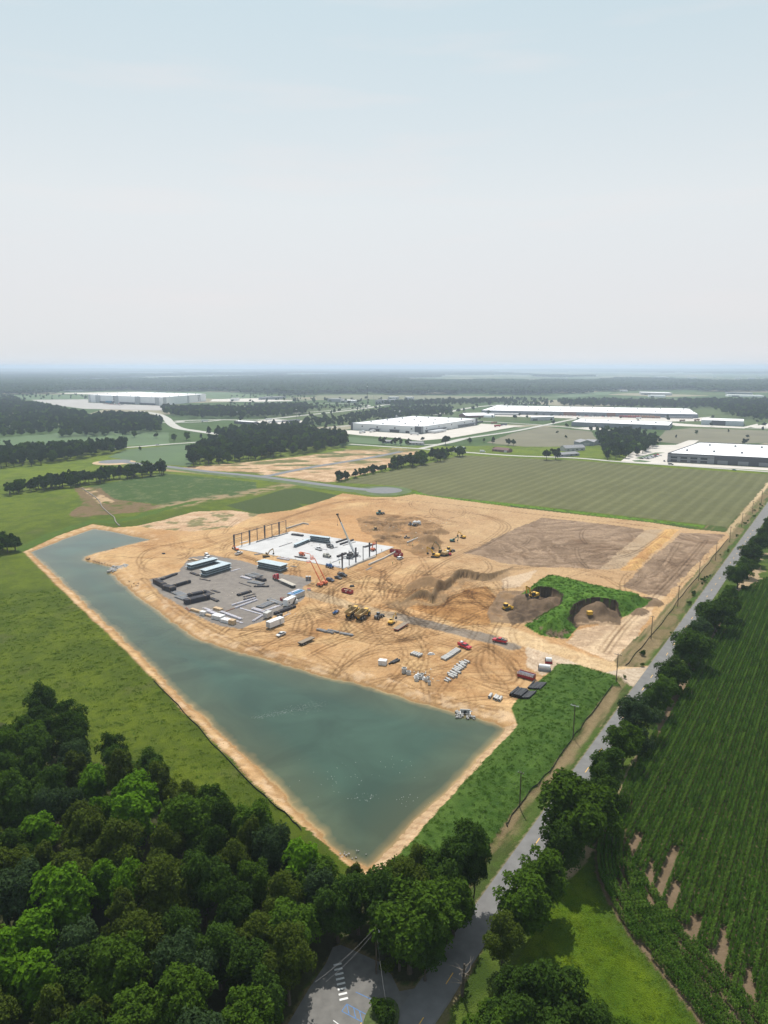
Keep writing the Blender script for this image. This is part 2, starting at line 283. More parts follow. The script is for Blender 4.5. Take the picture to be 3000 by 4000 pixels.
# the bare site
SD=mixc((.475,.315,.165),(.40,.245,.12),ss(.35,.65,n1)); SD=mixc(SD,(.53,.37,.195),ss(.5,.75,fbm(GX,GY,16,20))*.8); SD=mixc(SD,(.40,.23,.10),ss(.55,.75,fbm(GX,GY,11,21))*.5)
SD=mixc(SD,(.38,.26,.145),ss(.55,.75,n3)*.35)
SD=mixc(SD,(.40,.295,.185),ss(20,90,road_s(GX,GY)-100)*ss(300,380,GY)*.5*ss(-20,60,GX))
msite=inpoly(GX+wx*.25,GY+wy*.25,SITE); ZONE[msite]=1; lay(msite,SD)
def furrow(ang,per,amt,sd=0,warp=6):
    c,s=math.cos(ang),math.sin(ang); u=GX*c+GY*s; v=-GX*s+GY*c
    v=v+(fbm(u,v,22,30+sd)-.5)*warp*1.6; return (ss(.40,.64,fbm(u*.10,v,per*1.25,31+sd,3))*.75+ss(.45,.7,fbm(u*.07+5,v,per*.7,35+sd,2))*.35)*amt
tangle=ss(.42,.62,fbm(GX*.35+n1*30,GY+n1*20,3.4,40,3))
for P,sd,ang in ((E1,1,.35),(E2,2,1.0)):
    m=inpoly(X1,Y1,P)&msite; f=furrow(ang,2.6,1,sd,14); f2=furrow(ang+1.2,3.3,1,sd+3,16)
    pick=ss(.45,.55,fbm(GX,GY,30,50+sd)); k=f*pick+f2*(1-pick)
    lay(m,mixc((.175,.122,.082),(.345,.255,.18),k*.65+tangle*.2)); Z[m]+=(-.12+.22*k)[m]
m=inpoly(X1,Y1,STRIP)&msite; lay(m,mixc((.36,.275,.185),(.385,.30,.21),n3))
m=inpoly(X1,Y1,BERM)&msite; lay(m,mixc((.52,.33,.14),(.40,.23,.10),ss(.5,.7,n2))); Z[m]+=(1.1*ss(0,4,dist(GX,GY,BERM))*(.7+.6*n3))[m]
m=inpoly(X1,Y1,PAD)&msite; f=furrow(-.57,3.2,1,7,3); lay(m,mixc((.43,.255,.12),(.50,.32,.165),f*.6))
m=inpoly(X1,Y1,CHURN)&msite; k=ss(.35,.6,fbm(GX,GY,6,60)); lay(m*(.45+.55*k),mixc((.19,.115,.055),(.32,.20,.10),n3)); Z[m]+=((fbm(GX,GY,4,61)-.5)*1.8*k)[m]
# reddish digging south of the stockpile cut
RED=GP([(1560,2365),(1700,2360),(1820,2300),(1900,2290),(1960,2350),(1965,2400),(1900,2440),(1800,2440),(1680,2400)])
m=inpoly(X1,Y1,RED)&msite; f=furrow(-.35,2.8,1,8,10); lay(m*.95,mixc((.27,.14,.05),(.50,.30,.13),f*.8))
PALE=GP([(1960,2260),(2100,2225),(2070,2260),(2030,2290),(1960,2300)]); lay(inpoly(X1,Y1,PALE)&msite,(.50,.39,.28))
GRY=GP([(2250,2460),(2440,2420),(2560,2370),(2480,2500),(2390,2590),(2330,2560),(2210,2510)]); m=inpoly(X1,Y1,GRY)&msite; lay(m*.8,mixc((.40,.31,.225),(.56,.44,.32),ss(.35,.65,tangle*.5+n2*.5)))
lay(ss(.55,.7,fbm(GX,GY,8,70))*inpoly(GX,GY,GP([(2290,2500),(2370,2490),(2360,2530),(2290,2530)])),(.44,.42,.36))
LEFTP=GP([(530,2056),(639,2032),(760,1999),(904,1993),(1010,2009),(900,2060),(760,2075),(640,2070)]); m=inpoly(X1,Y1,LEFTP)&msite; lay(m,mixc((.44,.30,.19),(.56,.43,.31),tangle*.5+n2*.4)); lay(m*ss(.58,.68,fbm(GX,GY,9,71))*.8,(.12,.14,.05))
# gravel
m=inpoly(GX+wx*.5,GY+wy*.5,YARD); ZONE[m]=2; lay(m,mixc((.175,.155,.14),(.225,.20,.175),ss(.3,.7,n1*.5+n3*.5)))
RD=curve(GP([(1170,2310),(1300,2345),(1450,2385),(1600,2420),(1720,2450),(1850,2480),(1960,2507),(2000,2522)]),6); d=dist(GX,GY,RD,False)
k=ss(4.8,3.8,d+(n2-.5)*3); kk=np.clip(ss(-24,-52,GX)+ss(-4,10,GX),0,1); lay(k*msite,mixc((.44,.335,.21),(.40,.30,.19),n3)); lay(k*kk*msite,mixc((.19,.17,.15),(.25,.21,.17),n3))
RD2=curve(GP([(1985,2470),(2050,2500),(2180,2545),(2300,2590),(2420,2620),(2500,2640)]),6); d=dist(GX,GY,RD2,False); lay(ss(8,5,d+wx)*msite,mixc((.50,.36,.20),(.55,.42,.27),n2))
RD3=curve(GP([(2560,2330),(2480,2400),(2400,2480),(2330,2540)]),6); lay(ss(5,2,dist(GX,GY,RD3,False)+wx*.6)*msite*.8,(.58,.45,.31))
RD4=curve(GP([(1990,2215),(1850,2250),(1760,2310)]),5)
PAV=GP([(2300,2640),(2420,2615),(2545,2600),(2535,2650),(2474,2690),(2430,2650)]); m=inpoly(GX+wx*.2,GY,PAV); lay(m*.8,(.46,.40,.33)); 
WTE=GP([(2060,2520),(2170,2560),(2260,2595),(2178,2590),(2120,2640),(2060,2600)]); lay(inpoly(X1,Y1,WTE)*.7,(.53,.46,.38))
# streaks dragged by tyres and blades all over the bare ground
ph=fbm(GX,GY,70,120)*9; cc_,s_=np.cos(ph),np.sin(ph); su=GX*cc_+GY*s_; sv=-GX*s_+GY*cc_
st1=1-np.abs(2*fbm(su*.22,sv,5.0,121,3)-1); st2=1-np.abs(2*fbm(su*.16+9,sv,2.6,122,3)-1)
gate=ss(.35,.65,fbm(GX,GY,28,123)); near_=ss(1,6,dist(GX,GY,LAKE))
kf=(ss(.86,.97,st1)*.55*gate+ss(.88,.98,st2)*.45*(1-gate*.5))*near_*(ZONE==1)
COL*=(1-kf[...,None]*np.array((.34,.40,.46))); kf2=ss(.62,.40,st1)*.30*(ZONE==1); COL*=(1+kf2[...,None]*.35)
br_=ss(.55,.75,fbm(GX,GY,19,124))*ss(.3,.7,n2)*(ZONE==1)*near_; COL*=(1-br_[...,None]*np.array((.16,.22,.28)))
# haul tracks: pairs of wheel lines with berms of pushed sand
def track(P,w=2.0,tw=.55,dc=.80,br=0.0,n=10,wob=.6,pairs=1,gap=0):
    cv=np.array(curve(P,n)); x0,y0=cv.min(0)-6-gap*pairs; x1,y1=cv.max(0)+6+gap*pairs
    i0,i1=np.searchsorted(YS,(y0,y1)); j0,j1=np.searchsorted(XS,(x0,x1))
    if i1<=i0 or j1<=j0: return
    sx,sy=GX[i0:i1,j0:j1],GY[i0:i1,j0:j1]; d=dist(sx,sy,cv,False)+(fbm(sx,sy,8,77)-.5)*wob
    a=np.zeros_like(d)
    for q in range(pairs):
        a=np.maximum(a,np.exp(-((d-w/2-q*gap)/tw)**2))
    a*=np.clip(.35+1.1*fbm(sx,sy,12,78),0,1)*(ZONE[i0:i1,j0:j1]==1)
    c=COL[i0:i1,j0:j1]; tgt=c*np.array((dc,dc*.94,dc*.88)) if br<=0 else c*(1+br)
    COL[i0:i1,j0:j1]=c*(1-a[...,None])+tgt*a[...,None]; Z[i0:i1,j0:j1]-=a*.10
TR=[ [(1000,2190),(880,2150),(720,2140),(620,2165),(560,2200),(560,2240),(620,2250)],[(640,2250),(560,2220),(545,2180),(600,2140),(760,2110),(960,2070),(1150,2010),(1330,1960)],
 [(700,2170),(850,2120),(1100,2030),(1300,1965),(1500,1950),(1800,1975),(2100,2010),(2400,2040),(2560,2060)],[(680,2190),(860,2140),(1000,2085),(1180,2025),(1350,1985),(1500,1960)],
 [(1700,1990),(1830,2000),(1930,2030),(1960,2060),(1900,2110),(1800,2160),(1700,2230),(1600,2300),(1540,2340)],[(1760,1998),(1900,2015),(1985,2050),(1960,2090),(1850,2150),(1740,2215),(1640,2290),(1560,2345),(1480,2380)],
 [(1500,2150),(1560,2200),(1500,2260),(1470,2310),(1430,2350)],[(1440,2250),(1420,2300),(1440,2340),(1400,2370)],[(1240,2310),(1300,2270),(1420,2220),(1560,2180),(1700,2190)],
 [(1280,2330),(1330,2290),(1450,2240),(1600,2190)],[(1500,2230),(1490,2300),(1520,2360),(1600,2400)],[(1560,2290),(1540,2340),(1580,2390),(1680,2420)],[(1600,2250),(1560,2320),(1640,2360),(1780,2380),(1900,2370)],
 [(1335,2435),(1360,2480),(1450,2510),(1560,2510),(1640,2480),(1650,2440),(1600,2420)],[(1345,2430),(1375,2470),(1450,2495),(1550,2495),(1620,2470),(1625,2440)],[(1360,2425),(1400,2460),(1480,2480),(1560,2478),(1600,2455)],
 [(1250,2420),(1330,2410),(1500,2420)],[(900,2460),(1010,2450),(1160,2410),(1260,2390),(1330,2370)],[(950,2475),(1080,2445),(1200,2420)],[(1150,2460),(1180,2400),(1240,2380)],[(1170,2470),(1230,2430),(1300,2430)],
 [(1180,2370),(1210,2430),(1200,2480)],[(1300,2520),(1180,2470),(1100,2500),(1000,2520)],[(1790,2570),(1880,2520),(1960,2560),(2000,2610),(2010,2650),(1960,2665),(1890,2650)],[(1830,2560),(1920,2530),(1990,2570),(2035,2640),(2000,2680),(1900,2670)],
 [(1900,2530),(1960,2580),(2040,2640),(2060,2640)],[(1880,2540),(1870,2600),(1900,2650)],[(1650,2480),(1680,2510),(1770,2530)],[(1700,2500),(1790,2530)],[(1800,2450),(1900,2440),(2000,2450),(2070,2380)],
 [(1790,2310),(1880,2290),(1940,2330),(1960,2390)],[(1740,2340),(1830,2310),(1920,2340),(1940,2390)],[(1700,2370),(1800,2340),(1890,2370)],[(1810,2290),(1850,2330),(1950,2400)],[(1660,2300),(1600,2340),(1560,2400)],[(1880,2280),(1960,2350)],
 [(820,2110),(900,2090),(1010,2075),(1139,2050)],[(880,2200),(900,2160),(1000,2190)],[(860,2180),(960,2180),(1060,2200)],[(1100,2230),(1150,2200),(1160,2230)],[(2420,2290),(2300,2230),(2100,2210),(1900,2215)],[(2600,2080),(2450,2170),(2200,2200),(2000,2225)],
 [(2650,2120),(2560,2240),(2420,2260),(2300,2245)],[(2760,2110),(2640,2250),(2540,2350),(2440,2450),(2370,2550)],[(2740,2120),(2620,2250),(2520,2350),(2420,2450),(2350,2540)],[(1500,2800),(1650,2760),(1800,2750),(1950,2790)],[(600,2260),(700,2370),(850,2460),(1000,2530),(1300,2620),(1500,2690),(1750,2760)],
 [(560,2260),(670,2370),(830,2470),(1000,2545),(1300,2635)],[(1200,2380),(1230,2440),(1220,2500)],[(1420,2560),(1500,2540),(1640,2530)],[(150,2230),(420,2490),(700,2765),(950,3030)],[(1500,3400),(1750,3110),(1990,2850)]]
for i,t in enumerate(TR): track(GP(t),w=2.1 if i%3 else 2.6,tw=.40+.08*(i%3),dc=.54 if i%4 else .64)
rr=random.Random(5)
for i in range(330):   # short manoeuvring marks
    cx,cyy=rr.choice([(1450,2300),(1600,2330),(1300,2450),(1600,2480),(1150,2450),(1900,2600),(1500,2400),(1750,2320),(2150,2150),(2600,2200),(1850,2360),(700,2150),(1000,2080),(1700,2030),(1250,2240),(1700,2650)]); 
    c=G(cx,cyy)+np.array((rr.gauss(0,22),rr.gauss(0,16))); a=rr.uniform(0,6.3); k=rr.uniform(-.03,.03); p=c.copy(); pts=[p.copy()]
    for s in range(5): a+=k*9; p=p+9*np.array((math.cos(a),math.sin(a))); pts.append(p.copy())
    track(pts,w=2.1,tw=.36,dc=rr.choice((.52,.62,.72)),br=rr.choice((0,0,0,.2)),n=4)
# stockpile cut: ground north of the line stands about three metres higher and dies away northwards
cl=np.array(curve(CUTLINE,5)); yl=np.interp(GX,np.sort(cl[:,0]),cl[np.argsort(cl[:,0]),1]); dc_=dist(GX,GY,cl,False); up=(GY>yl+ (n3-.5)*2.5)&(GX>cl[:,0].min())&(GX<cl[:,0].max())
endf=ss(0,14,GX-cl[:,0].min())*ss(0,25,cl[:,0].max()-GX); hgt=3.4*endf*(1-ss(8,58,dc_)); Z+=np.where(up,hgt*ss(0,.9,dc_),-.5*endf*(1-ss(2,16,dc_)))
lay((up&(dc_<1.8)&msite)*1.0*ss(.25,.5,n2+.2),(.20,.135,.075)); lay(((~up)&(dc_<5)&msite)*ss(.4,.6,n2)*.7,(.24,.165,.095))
# vegetated topsoil mound with two bites dug out
dm=dist(GX,GY,MOUND); im=inpoly(GX+wx*.15,GY+wy*.15,MOUND); ba=inpoly(GX+wx*.3,GY+wy*.3,BITEA); bb=inpoly(GX+wx*.3,GY+wy*.3,BITEB); bite=ba|bb; db=np.minimum(dist(GX,GY,BITEA),dist(GX,GY,BITEB))
hm=np.where(im,5.2*ss(0,6+5*n1,dm+(n3-.5)*2),0)*(1+.25*(n2-.5)); top=im&~bite; hm=np.where(bite,0.0,hm)
wall=im&~bite&(db<1.3); Z+=hm; rough=(fbm(GX,GY,4,90)-.5); m=im&~bite; lay(m,mixc((.055,.130,.013),(.090,.175,.020),ss(.3,.7,n2*.5+n3*.5))); ZONE[m]=3; Z[m]+=(rough*.4*ss(0,4,dm))[m]
w2=0
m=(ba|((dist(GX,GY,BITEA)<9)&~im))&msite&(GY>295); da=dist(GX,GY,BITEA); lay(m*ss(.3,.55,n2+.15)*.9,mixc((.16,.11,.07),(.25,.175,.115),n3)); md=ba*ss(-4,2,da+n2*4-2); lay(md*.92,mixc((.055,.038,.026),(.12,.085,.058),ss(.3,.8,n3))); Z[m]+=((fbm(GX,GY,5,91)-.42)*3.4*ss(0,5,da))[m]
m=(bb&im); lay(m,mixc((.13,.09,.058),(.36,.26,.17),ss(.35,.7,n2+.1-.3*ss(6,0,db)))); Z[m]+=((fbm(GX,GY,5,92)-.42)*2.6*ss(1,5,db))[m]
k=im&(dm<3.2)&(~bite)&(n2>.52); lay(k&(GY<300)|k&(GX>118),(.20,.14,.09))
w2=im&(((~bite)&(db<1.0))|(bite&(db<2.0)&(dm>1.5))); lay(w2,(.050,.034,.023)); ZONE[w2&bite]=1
for (px,py,r,h) in HEAPS:
    c=G(px,py); d=np.hypot(GX-c[0],GY-c[1])*(1+.35*(n3-.5)); hh=h*np.clip(1-d/r,0,1)**.85; q=ZONE==1; Z+=np.where(d<r,hh,0)*q; lay((d<r*1.05)*.85*q,mixc((.20,.125,.065),(.29,.19,.105),n3) if px<2000 else mixc((.085,.058,.038),(.19,.135,.09),n3))
# square footing pits dug in rows behind the slab
for (zx,zy) in ((925,195),(1050,212),(1165,230),(870,225),(985,238),(1110,255),(1010,418),(1095,392),(945,447),(1560,350),(1630,325),(800,205),(1240,215),(1150,395),(880,300)):
    c=G(1200+.3014*zx,1980+.3014*zy); lu=(GX-c[0])*ez_[0]+(GY-c[1])*ez_[1]; lv=-(GX-c[0])*ez_[1]+(GY-c[1])*ez_[0]; k=(np.abs(lu)<3.0)&(np.abs(lv)<2.4); Z[k]-=1.1; lay(k*.9,(.12,.072,.036)); k=(np.abs(lu)<5)&(np.abs(lv)<4.6)&~k; lay(k*.5,(.22,.14,.075)); Z[k]+=.35
# grass plot
m=inpoly(GX+wx*.25,GY+wy*.25,PLOT)&~(msite&(dist(GX,GY,SITE)>1.5)); ZONE[m]=3; lay(m,mixc((.036,.080,.010),(.065,.120,.018),ss(.25,.75,n3*.7+n2*.3))); dp=dist(GX,GY,SITE); lay(m*ss(6,1,dp)*.6,(.07,.12,.02)); Z[m]+=(.7*ss(0,4,np.minimum(dp,dist(GX,GY,PLOT)))+(fbm(GX,GY,3,95)-.5)*.35)[m]
# verges along the road
D=road_d(GX,GY); SS=road_s(GX,GY); nn=fbm(D,SS*.12,2.2,100); acc=np.abs(SS-167)<16
v=(D>-30)&(D<-3.1)&~msite&~(ZONE==3)&(GY<720)&(GY>85)&~inpoly(GX,GY,NEF)
fv=mixc((.060,.085,.022),(.20,.155,.085),ss(.40,.62,nn*.8+.25*ss(-4,-9,D)*ss(-22,-10,D))); lay(v,mixc(fv,(.07,.12,.02),ss(.5,.7,n2)*.5))
tt=np.exp(-((np.abs(D+12.5)-1.1)/.6)**2)*ss(60,200,SS)*v; lay(tt*.8,(.33,.25,.15)); s3=v&(SS<150)&(SS>0)&(D<-4.5)&(D>-17); lay(s3*.75*ss(.3,.6,nn),mixc((.20,.15,.085),(.32,.25,.155),n3))
lay(v*ss(-7,-4.5,D)*ss(.4,.6,n2)*.8*ss(-3.2,-4.2,D),(.065,.115,.02)); lay((np.abs(D+13.5+(n2-.5)*2)<1.5)&(SS>300)&(SS<900)&~msite,(.44,.33,.20))
sh=(np.abs(D)<3.7)&(np.abs(D)>2.9); lay(sh*.6,(.34,.28,.20)); Z-=1.0*np.exp(-((D+7.5)/2.2)**2)*(~acc)*v*ss(-30,0,SS)*.6
e=(D>3)&(D<26)&~inpoly(GX,GY,CORN); lay(e,mixc((.045,.080,.012),(.085,.13,.02),ss(.3,.7,n2))); lay(e*ss(.57,.66,fbm(GX,GY,9,103))*ss(9,14,D),(.36,.27,.18)); ZONE[(D>3)&(D<26)]=0
BP=GP([(2880,2300),(2915,2240),(2975,2210),(2960,2260),(2960,2290),(2900,2325)]); lay(inpoly(X1,Y1,BP),(.40,.30,.20))
TRK=GP([(2170,3430),(2230,3390),(2300,3330),(2380,3220),(2440,3120),(2465,3050),(2540,2900)]); lay(ss(2.6,1.4,dist(GX,GY,TRK,False)+wx*.3)*ss(.3,.45,n2),(.36,.28,.19))
m=inpoly(GX+wx*.15,GY+wy*.15,LAWN)&(D>6); ZONE[m]=4; lay(m,mixc((.062,.112,.004),(.108,.155,.005),ss(.3,.7,n1*.3+n2*.7))); lay(m*ss(.5,.75,fbm(GX,GY,5,106))*.55,(.055,.105,.010)); lay(m*ss(3.5,0,dist(GX,GY,CORN))*.8,(.05,.09,.015))
m=inpoly(GX,GY,CORN)&(GX>20); ZONE[m]=5; lay(m,mixc((.19,.135,.088),(.11,.08,.045),n3))
for P in (WOOD,WOOD2): m=inpoly(GX+wx,GY+wy,P); ZONE[m]=6; lay(m,mixc((.035,.032,.016),(.05,.06,.02),n2))
LN=GP([(1125,4010),(1000,4400),(2100,4400),(1790,3960),(1860,3780),(1900,3660)])
SHO=GP([(1205,3865),(1275,3760),(1300,3690),(1420,3700),(1500,3770),(1560,3860),(1640,3850),(1760,3740),(1840,3640),(1910,3640),(1850,3790),(1760,4000),(1700,4200),(1000,4250),(1100,4050)]); m=inpoly(X1,Y1,SHO); ZONE[m]=8; lay(m,mixc((.16,.12,.07),(.10,.10,.035),n2))
# basin: banks and bed
il=inpoly(GX+wx*.34+(n3-.5)*1.2,GY+wy*.34+(n3-.5)*1.2,LAKE); dl=dist(GX+wx*.34+(n3-.5)*1.2,GY+wy*.34+(n3-.5)*1.2,LAKE); dlw=dist(GX,GY,LAKE)
bank=np.where(il,LAKE_Z-np.minimum(dl*.33,3.2),np.minimum(Z,LAKE_Z+dl*.24+.0)); near=(dl<8)|il; Z=np.where(near&msite|il,bank,Z)
ZONE[il]=1; k=(~il)&msite; lay(k*ss(2.6,.3,dl),(.30,.185,.085)); br=(~il)&msite&(dl>1.2)&(dl<7.5); lay(br*ss(.45,.7,fbm(GX*1,GY,3,110))*.5,(.60,.46,.32))
lay(il,(.34,.24,.12))
rill=ss(.62,.70,fbm(GX,GY,2.0,112,3))*((~il)&msite&(dl<8)); lay(rill*.45,(.26,.16,.08)); Z-=rill*.12
EASTB=(D<-8)&(GX>-2)&(dl<9)&(~il)&msite&(GY<205); lay(EASTB*.5,mixc((.56,.44,.31),(.50,.38,.25),n3))
ck=ss(.74,.80,.5+.5*np.sin(SS*2.3+(fbm(D,SS,5,114)-.5)*9)*(.45+.8*n2))*EASTB; lay(ck*.55,(.26,.16,.09)); Z-=ck*.08
def tz(x,y):
    "ground height at a point"
    j=np.clip(np.searchsorted(XS,x)-1,0,NX-2); i=np.clip(np.searchsorted(YS,y)-1,0,NY-2); fx=(x-XS[j])/(XS[j+1]-XS[j]); fy=(y-YS[i])/(YS[i+1]-YS[i])
    if not (XS[0]<=x<=XS[-1] and YS[0]<=y<=YS[-1]): return 0.0
    return float((Z[i,j]*(1-fx)+Z[i,j+1]*fx)*(1-fy)+(Z[i+1,j]*(1-fx)+Z[i+1,j+1]*fx)*fy)
Z=np.where(inpoly(GX,GY,GP([(890,2138),(1139,2070),(1548,2135),(1342,2230)])),-.05,Z)     # levelled under the slab
Z=np.where((np.abs(D)<4.3)&(GY<1000)&(SS>-75),-.06,Z); LOTP=GP([(1205,3865),(1275,3760),(1300,3700),(1330,3690),(1429,3734),(1490,3762),(1530,3810),(1560,3872),(1650,3856),(1780,3740),(1830,3650),(1900,3600),(2000,3480),(1900,3660),(1820,3810),(1760,3910),(1700,4000),(1600,4300),(1050,4300),(1125,4000)])
Z=np.where(inpoly(GX,GY,LOTP)|(dist(GX,GY,LOTP)<1.5),-.06,Z)
edge=np.minimum(np.minimum(GX-XS[0],XS[-1]-GX),np.minimum(GY-YS[0],YS[-1]-GY)); Z*=ss(0,12,edge)
soilA=soilmat('bare_soil',v1=.10,v2=.16,bs=.55,bd=.22); soilG=soilmat('meadow_grass',s1=.5,s2=3.2,v1=.12,v2=.26,bs=1,bd=.5); soilV=soilmat('gravel',s1=.4,s2=7,v1=.08,v2=.2); soilC=soilmat('field_crop',s1=.2,s2=2.2,v1=.10,v2=.22,bs=.7,bd=.3)
COL*=np.where((ZONE==1)[...,None],np.array((.92,.88,.83)),1.0); COL*=np.where(((ZONE==0))[...,None],np.array((.90,.88,.80)),1.0)
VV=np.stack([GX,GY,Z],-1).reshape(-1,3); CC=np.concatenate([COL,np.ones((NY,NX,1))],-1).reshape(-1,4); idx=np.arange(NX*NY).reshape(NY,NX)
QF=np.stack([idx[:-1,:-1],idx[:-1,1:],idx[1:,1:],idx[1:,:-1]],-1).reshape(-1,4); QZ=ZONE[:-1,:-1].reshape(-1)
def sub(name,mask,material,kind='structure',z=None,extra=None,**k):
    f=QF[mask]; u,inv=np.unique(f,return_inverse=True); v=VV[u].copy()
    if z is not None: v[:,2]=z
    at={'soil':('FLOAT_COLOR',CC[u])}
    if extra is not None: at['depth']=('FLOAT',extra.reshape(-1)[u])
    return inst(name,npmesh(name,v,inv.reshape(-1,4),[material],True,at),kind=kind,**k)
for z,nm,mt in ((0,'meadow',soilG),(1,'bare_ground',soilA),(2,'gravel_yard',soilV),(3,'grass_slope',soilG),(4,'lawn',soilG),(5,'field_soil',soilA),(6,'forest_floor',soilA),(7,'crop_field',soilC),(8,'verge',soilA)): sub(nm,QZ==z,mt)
# water
wm=bpy.data.materials.new('pond_water'); wm.use_nodes=True; t=wm.node_tree; b=t.nodes['Principled BSDF']; b.inputs['Roughness'].default_value=.10; b.inputs['IOR'].default_value=1.33
at=t.nodes.new('ShaderNodeAttribute'); at.attribute_name='depth'; r=t.nodes.new('ShaderNodeValToRGB'); t.links.new(at.outputs['Fac'],r.inputs[0]); e=r.color_ramp.elements
e[0].position=0; e[0].color=(.30,.20,.09,1); e[1].position=1; e[1].color=(.034,.066,.045,1); x=e.new(.05); x.color=(.15,.125,.06,1); x=e.new(.17); x.color=(.055,.072,.042,1)
tc=t.nodes.new('ShaderNodeTexCoord'); nz=t.nodes.new('ShaderNodeTexNoise'); nz.inputs['Scale'].default_value=.035; nz.inputs['Detail'].default_value=5; nz.inputs['Distortion'].default_value=1.5; t.links.new(tc.outputs['Object'],nz.inputs['Vector'])
q=t.nodes.new('ShaderNodeMapRange'); q.inputs[1].default_value=.35; q.inputs[2].default_value=.75; q.inputs[3].default_value=.84; q.inputs[4].default_value=1.35; t.links.new(nz.outputs['Fac'],q.inputs[0])
v=t.nodes.new('ShaderNodeVectorMath'); v.operation='SCALE'; t.links.new(r.outputs[0],v.inputs[0]); t.links.new(q.outputs[0],v.inputs['Scale']); t.links.new(v.outputs[0],b.inputs['Base Color'])
nb=t.nodes.new('ShaderNodeTexNoise'); nb.inputs['Scale'].default_value=1.1; nb.inputs['Detail'].default_value=4; t.links.new(tc.outputs['Object'],nb.inputs['Vector']); bp=t.nodes.new('ShaderNodeBump'); bp.inputs['Strength'].default_value=.22; bp.inputs['Distance'].default_value=.12; t.links.new(nb.outputs['Fac'],bp.inputs['Height']); t.links.new(bp.outputs[0],b.inputs['Normal'])
dep=np.where(il,np.clip(dl/16,0,1),0.0); wmask=(il|(dl<1.6)).astype(bool); qm=wmask[:-1,:-1].reshape(-1); sub('water',qm,wm,z=LAKE_Z,extra=dep)
# ------------------------------------------------------------------ the wide country beyond the grid
FAR=60000
def landmat(name,c1,c2,c3,s=.0035):
    m=bpy.data.materials.new(name); m.use_nodes=True; t=m.node_tree; b=t.nodes['Principled BSDF']; b.inputs['Roughness'].default_value=.95; b.inputs['Specular IOR Level'].default_value=.05
    tc=t.nodes.new('ShaderNodeTexCoord'); vo=t.nodes.new('ShaderNodeTexVoronoi'); vo.inputs['Scale'].default_value=s; t.links.new(tc.outputs['Object'],vo.inputs['Vector'])
    sp=t.nodes.new('ShaderNodeSeparateColor'); t.links.new(vo.outputs['Color'],sp.inputs[0]); r=t.nodes.new('ShaderNodeValToRGB'); r.color_ramp.interpolation='CONSTANT'; t.links.new(sp.outputs[0],r.inputs[0])
    e=r.color_ramp.elements; e[0].position=0; e[0].color=(*c1,1); e[1].position=.5; e[1].color=(*c2,1); x=e.new(.78); x.color=(*c3,1)
    nz=t.nodes.new('ShaderNodeTexNoise'); nz.inputs['Scale'].default_value=.02; nz.inputs['Detail'].default_value=8; t.links.new(tc.outputs['Object'],nz.inputs['Vector']); q=t.nodes.new('ShaderNodeMapRange'); q.inputs[3].default_value=.6; q.inputs[4].default_value=1.4; t.links.new(nz.outputs['Fac'],q.inputs[0])
    v=t.nodes.new('ShaderNodeVectorMath'); v.operation='SCALE'; t.links.new(r.outputs[0],v.inputs[0]); t.links.new(q.outputs[0],v.inputs['Scale']); t.links.new(v.outputs[0],b.inputs['Base Color']); return m
gm=landmat('farmland',(.056,.092,.030),(.078,.105,.040),(.24,.22,.15))
x0,x1,y0,y1=XS[0],XS[-1],YS[0],YS[-1]; g=MB()
g.add([(-FAR,-3000,0),(FAR,-3000,0),(FAR,y0,0),(-FAR,y0,0)],[(0,1,2,3)]); g.add([(-FAR,y0,0),(x0,y0,0),(x0,y1,0),(-FAR,y1,0)],[(0,1,2,3)]); g.add([(x1,y0,0),(FAR,y0,0),(FAR,y1,0),(x1,y1,0)],[(0,1,2,3)]); g.add([(-FAR,y1,0),(FAR,y1,0),(FAR,FAR,0),(-FAR,FAR,0)],[(0,1,2,3)])
g.obj('ground',gm,kind='structure')
def sheet(name,pts,z,m,ragged=0,**k):
    P=GP(pts) if not isinstance(pts,np.ndarray) else pts
    Q=[]
    for i in range(len(P)):
        a,b_=P[i],P[(i+1)%len(P)]; n=max(1,int(np.hypot(*(b_-a))/8)) if ragged else 1
        for k2 in range(n): Q.append(a+(b_-a)*k2/n)
    Q=[(p[0]+(ragged and random.uniform(-ragged,ragged)),p[1]+(ragged and random.uniform(-ragged,ragged)),z) for p in Q]
    bmb=MB(); bmb.add(Q,[tuple(range(len(Q)))]); return bmb.obj(name,m,kind='structure',**k)
def ribbon(name,pts,w,z,m,sm=6,world=False,**k):
    c=curve(pts if world else GP(pts),sm); b=MB(); vs=[]
    for i,p in enumerate(c):
        d=c[min(i+1,len(c)-1)]-c[max(i-1,0)]; d=d/(np.hypot(*d)+1e-9); nrm=np.array((-d[1],d[0]))
        zz=z(p[0],p[1]) if callable(z) else z
        vs+= [(*(p+nrm*w/2),zz),(*(p-nrm*w/2),zz)]
    b.add(vs,[(2*i+1,2*i+3,2*i+2,2*i) for i in range(len(c)-1)]); return b.obj(name,m,kind=k.pop('kind','structure'),**k)
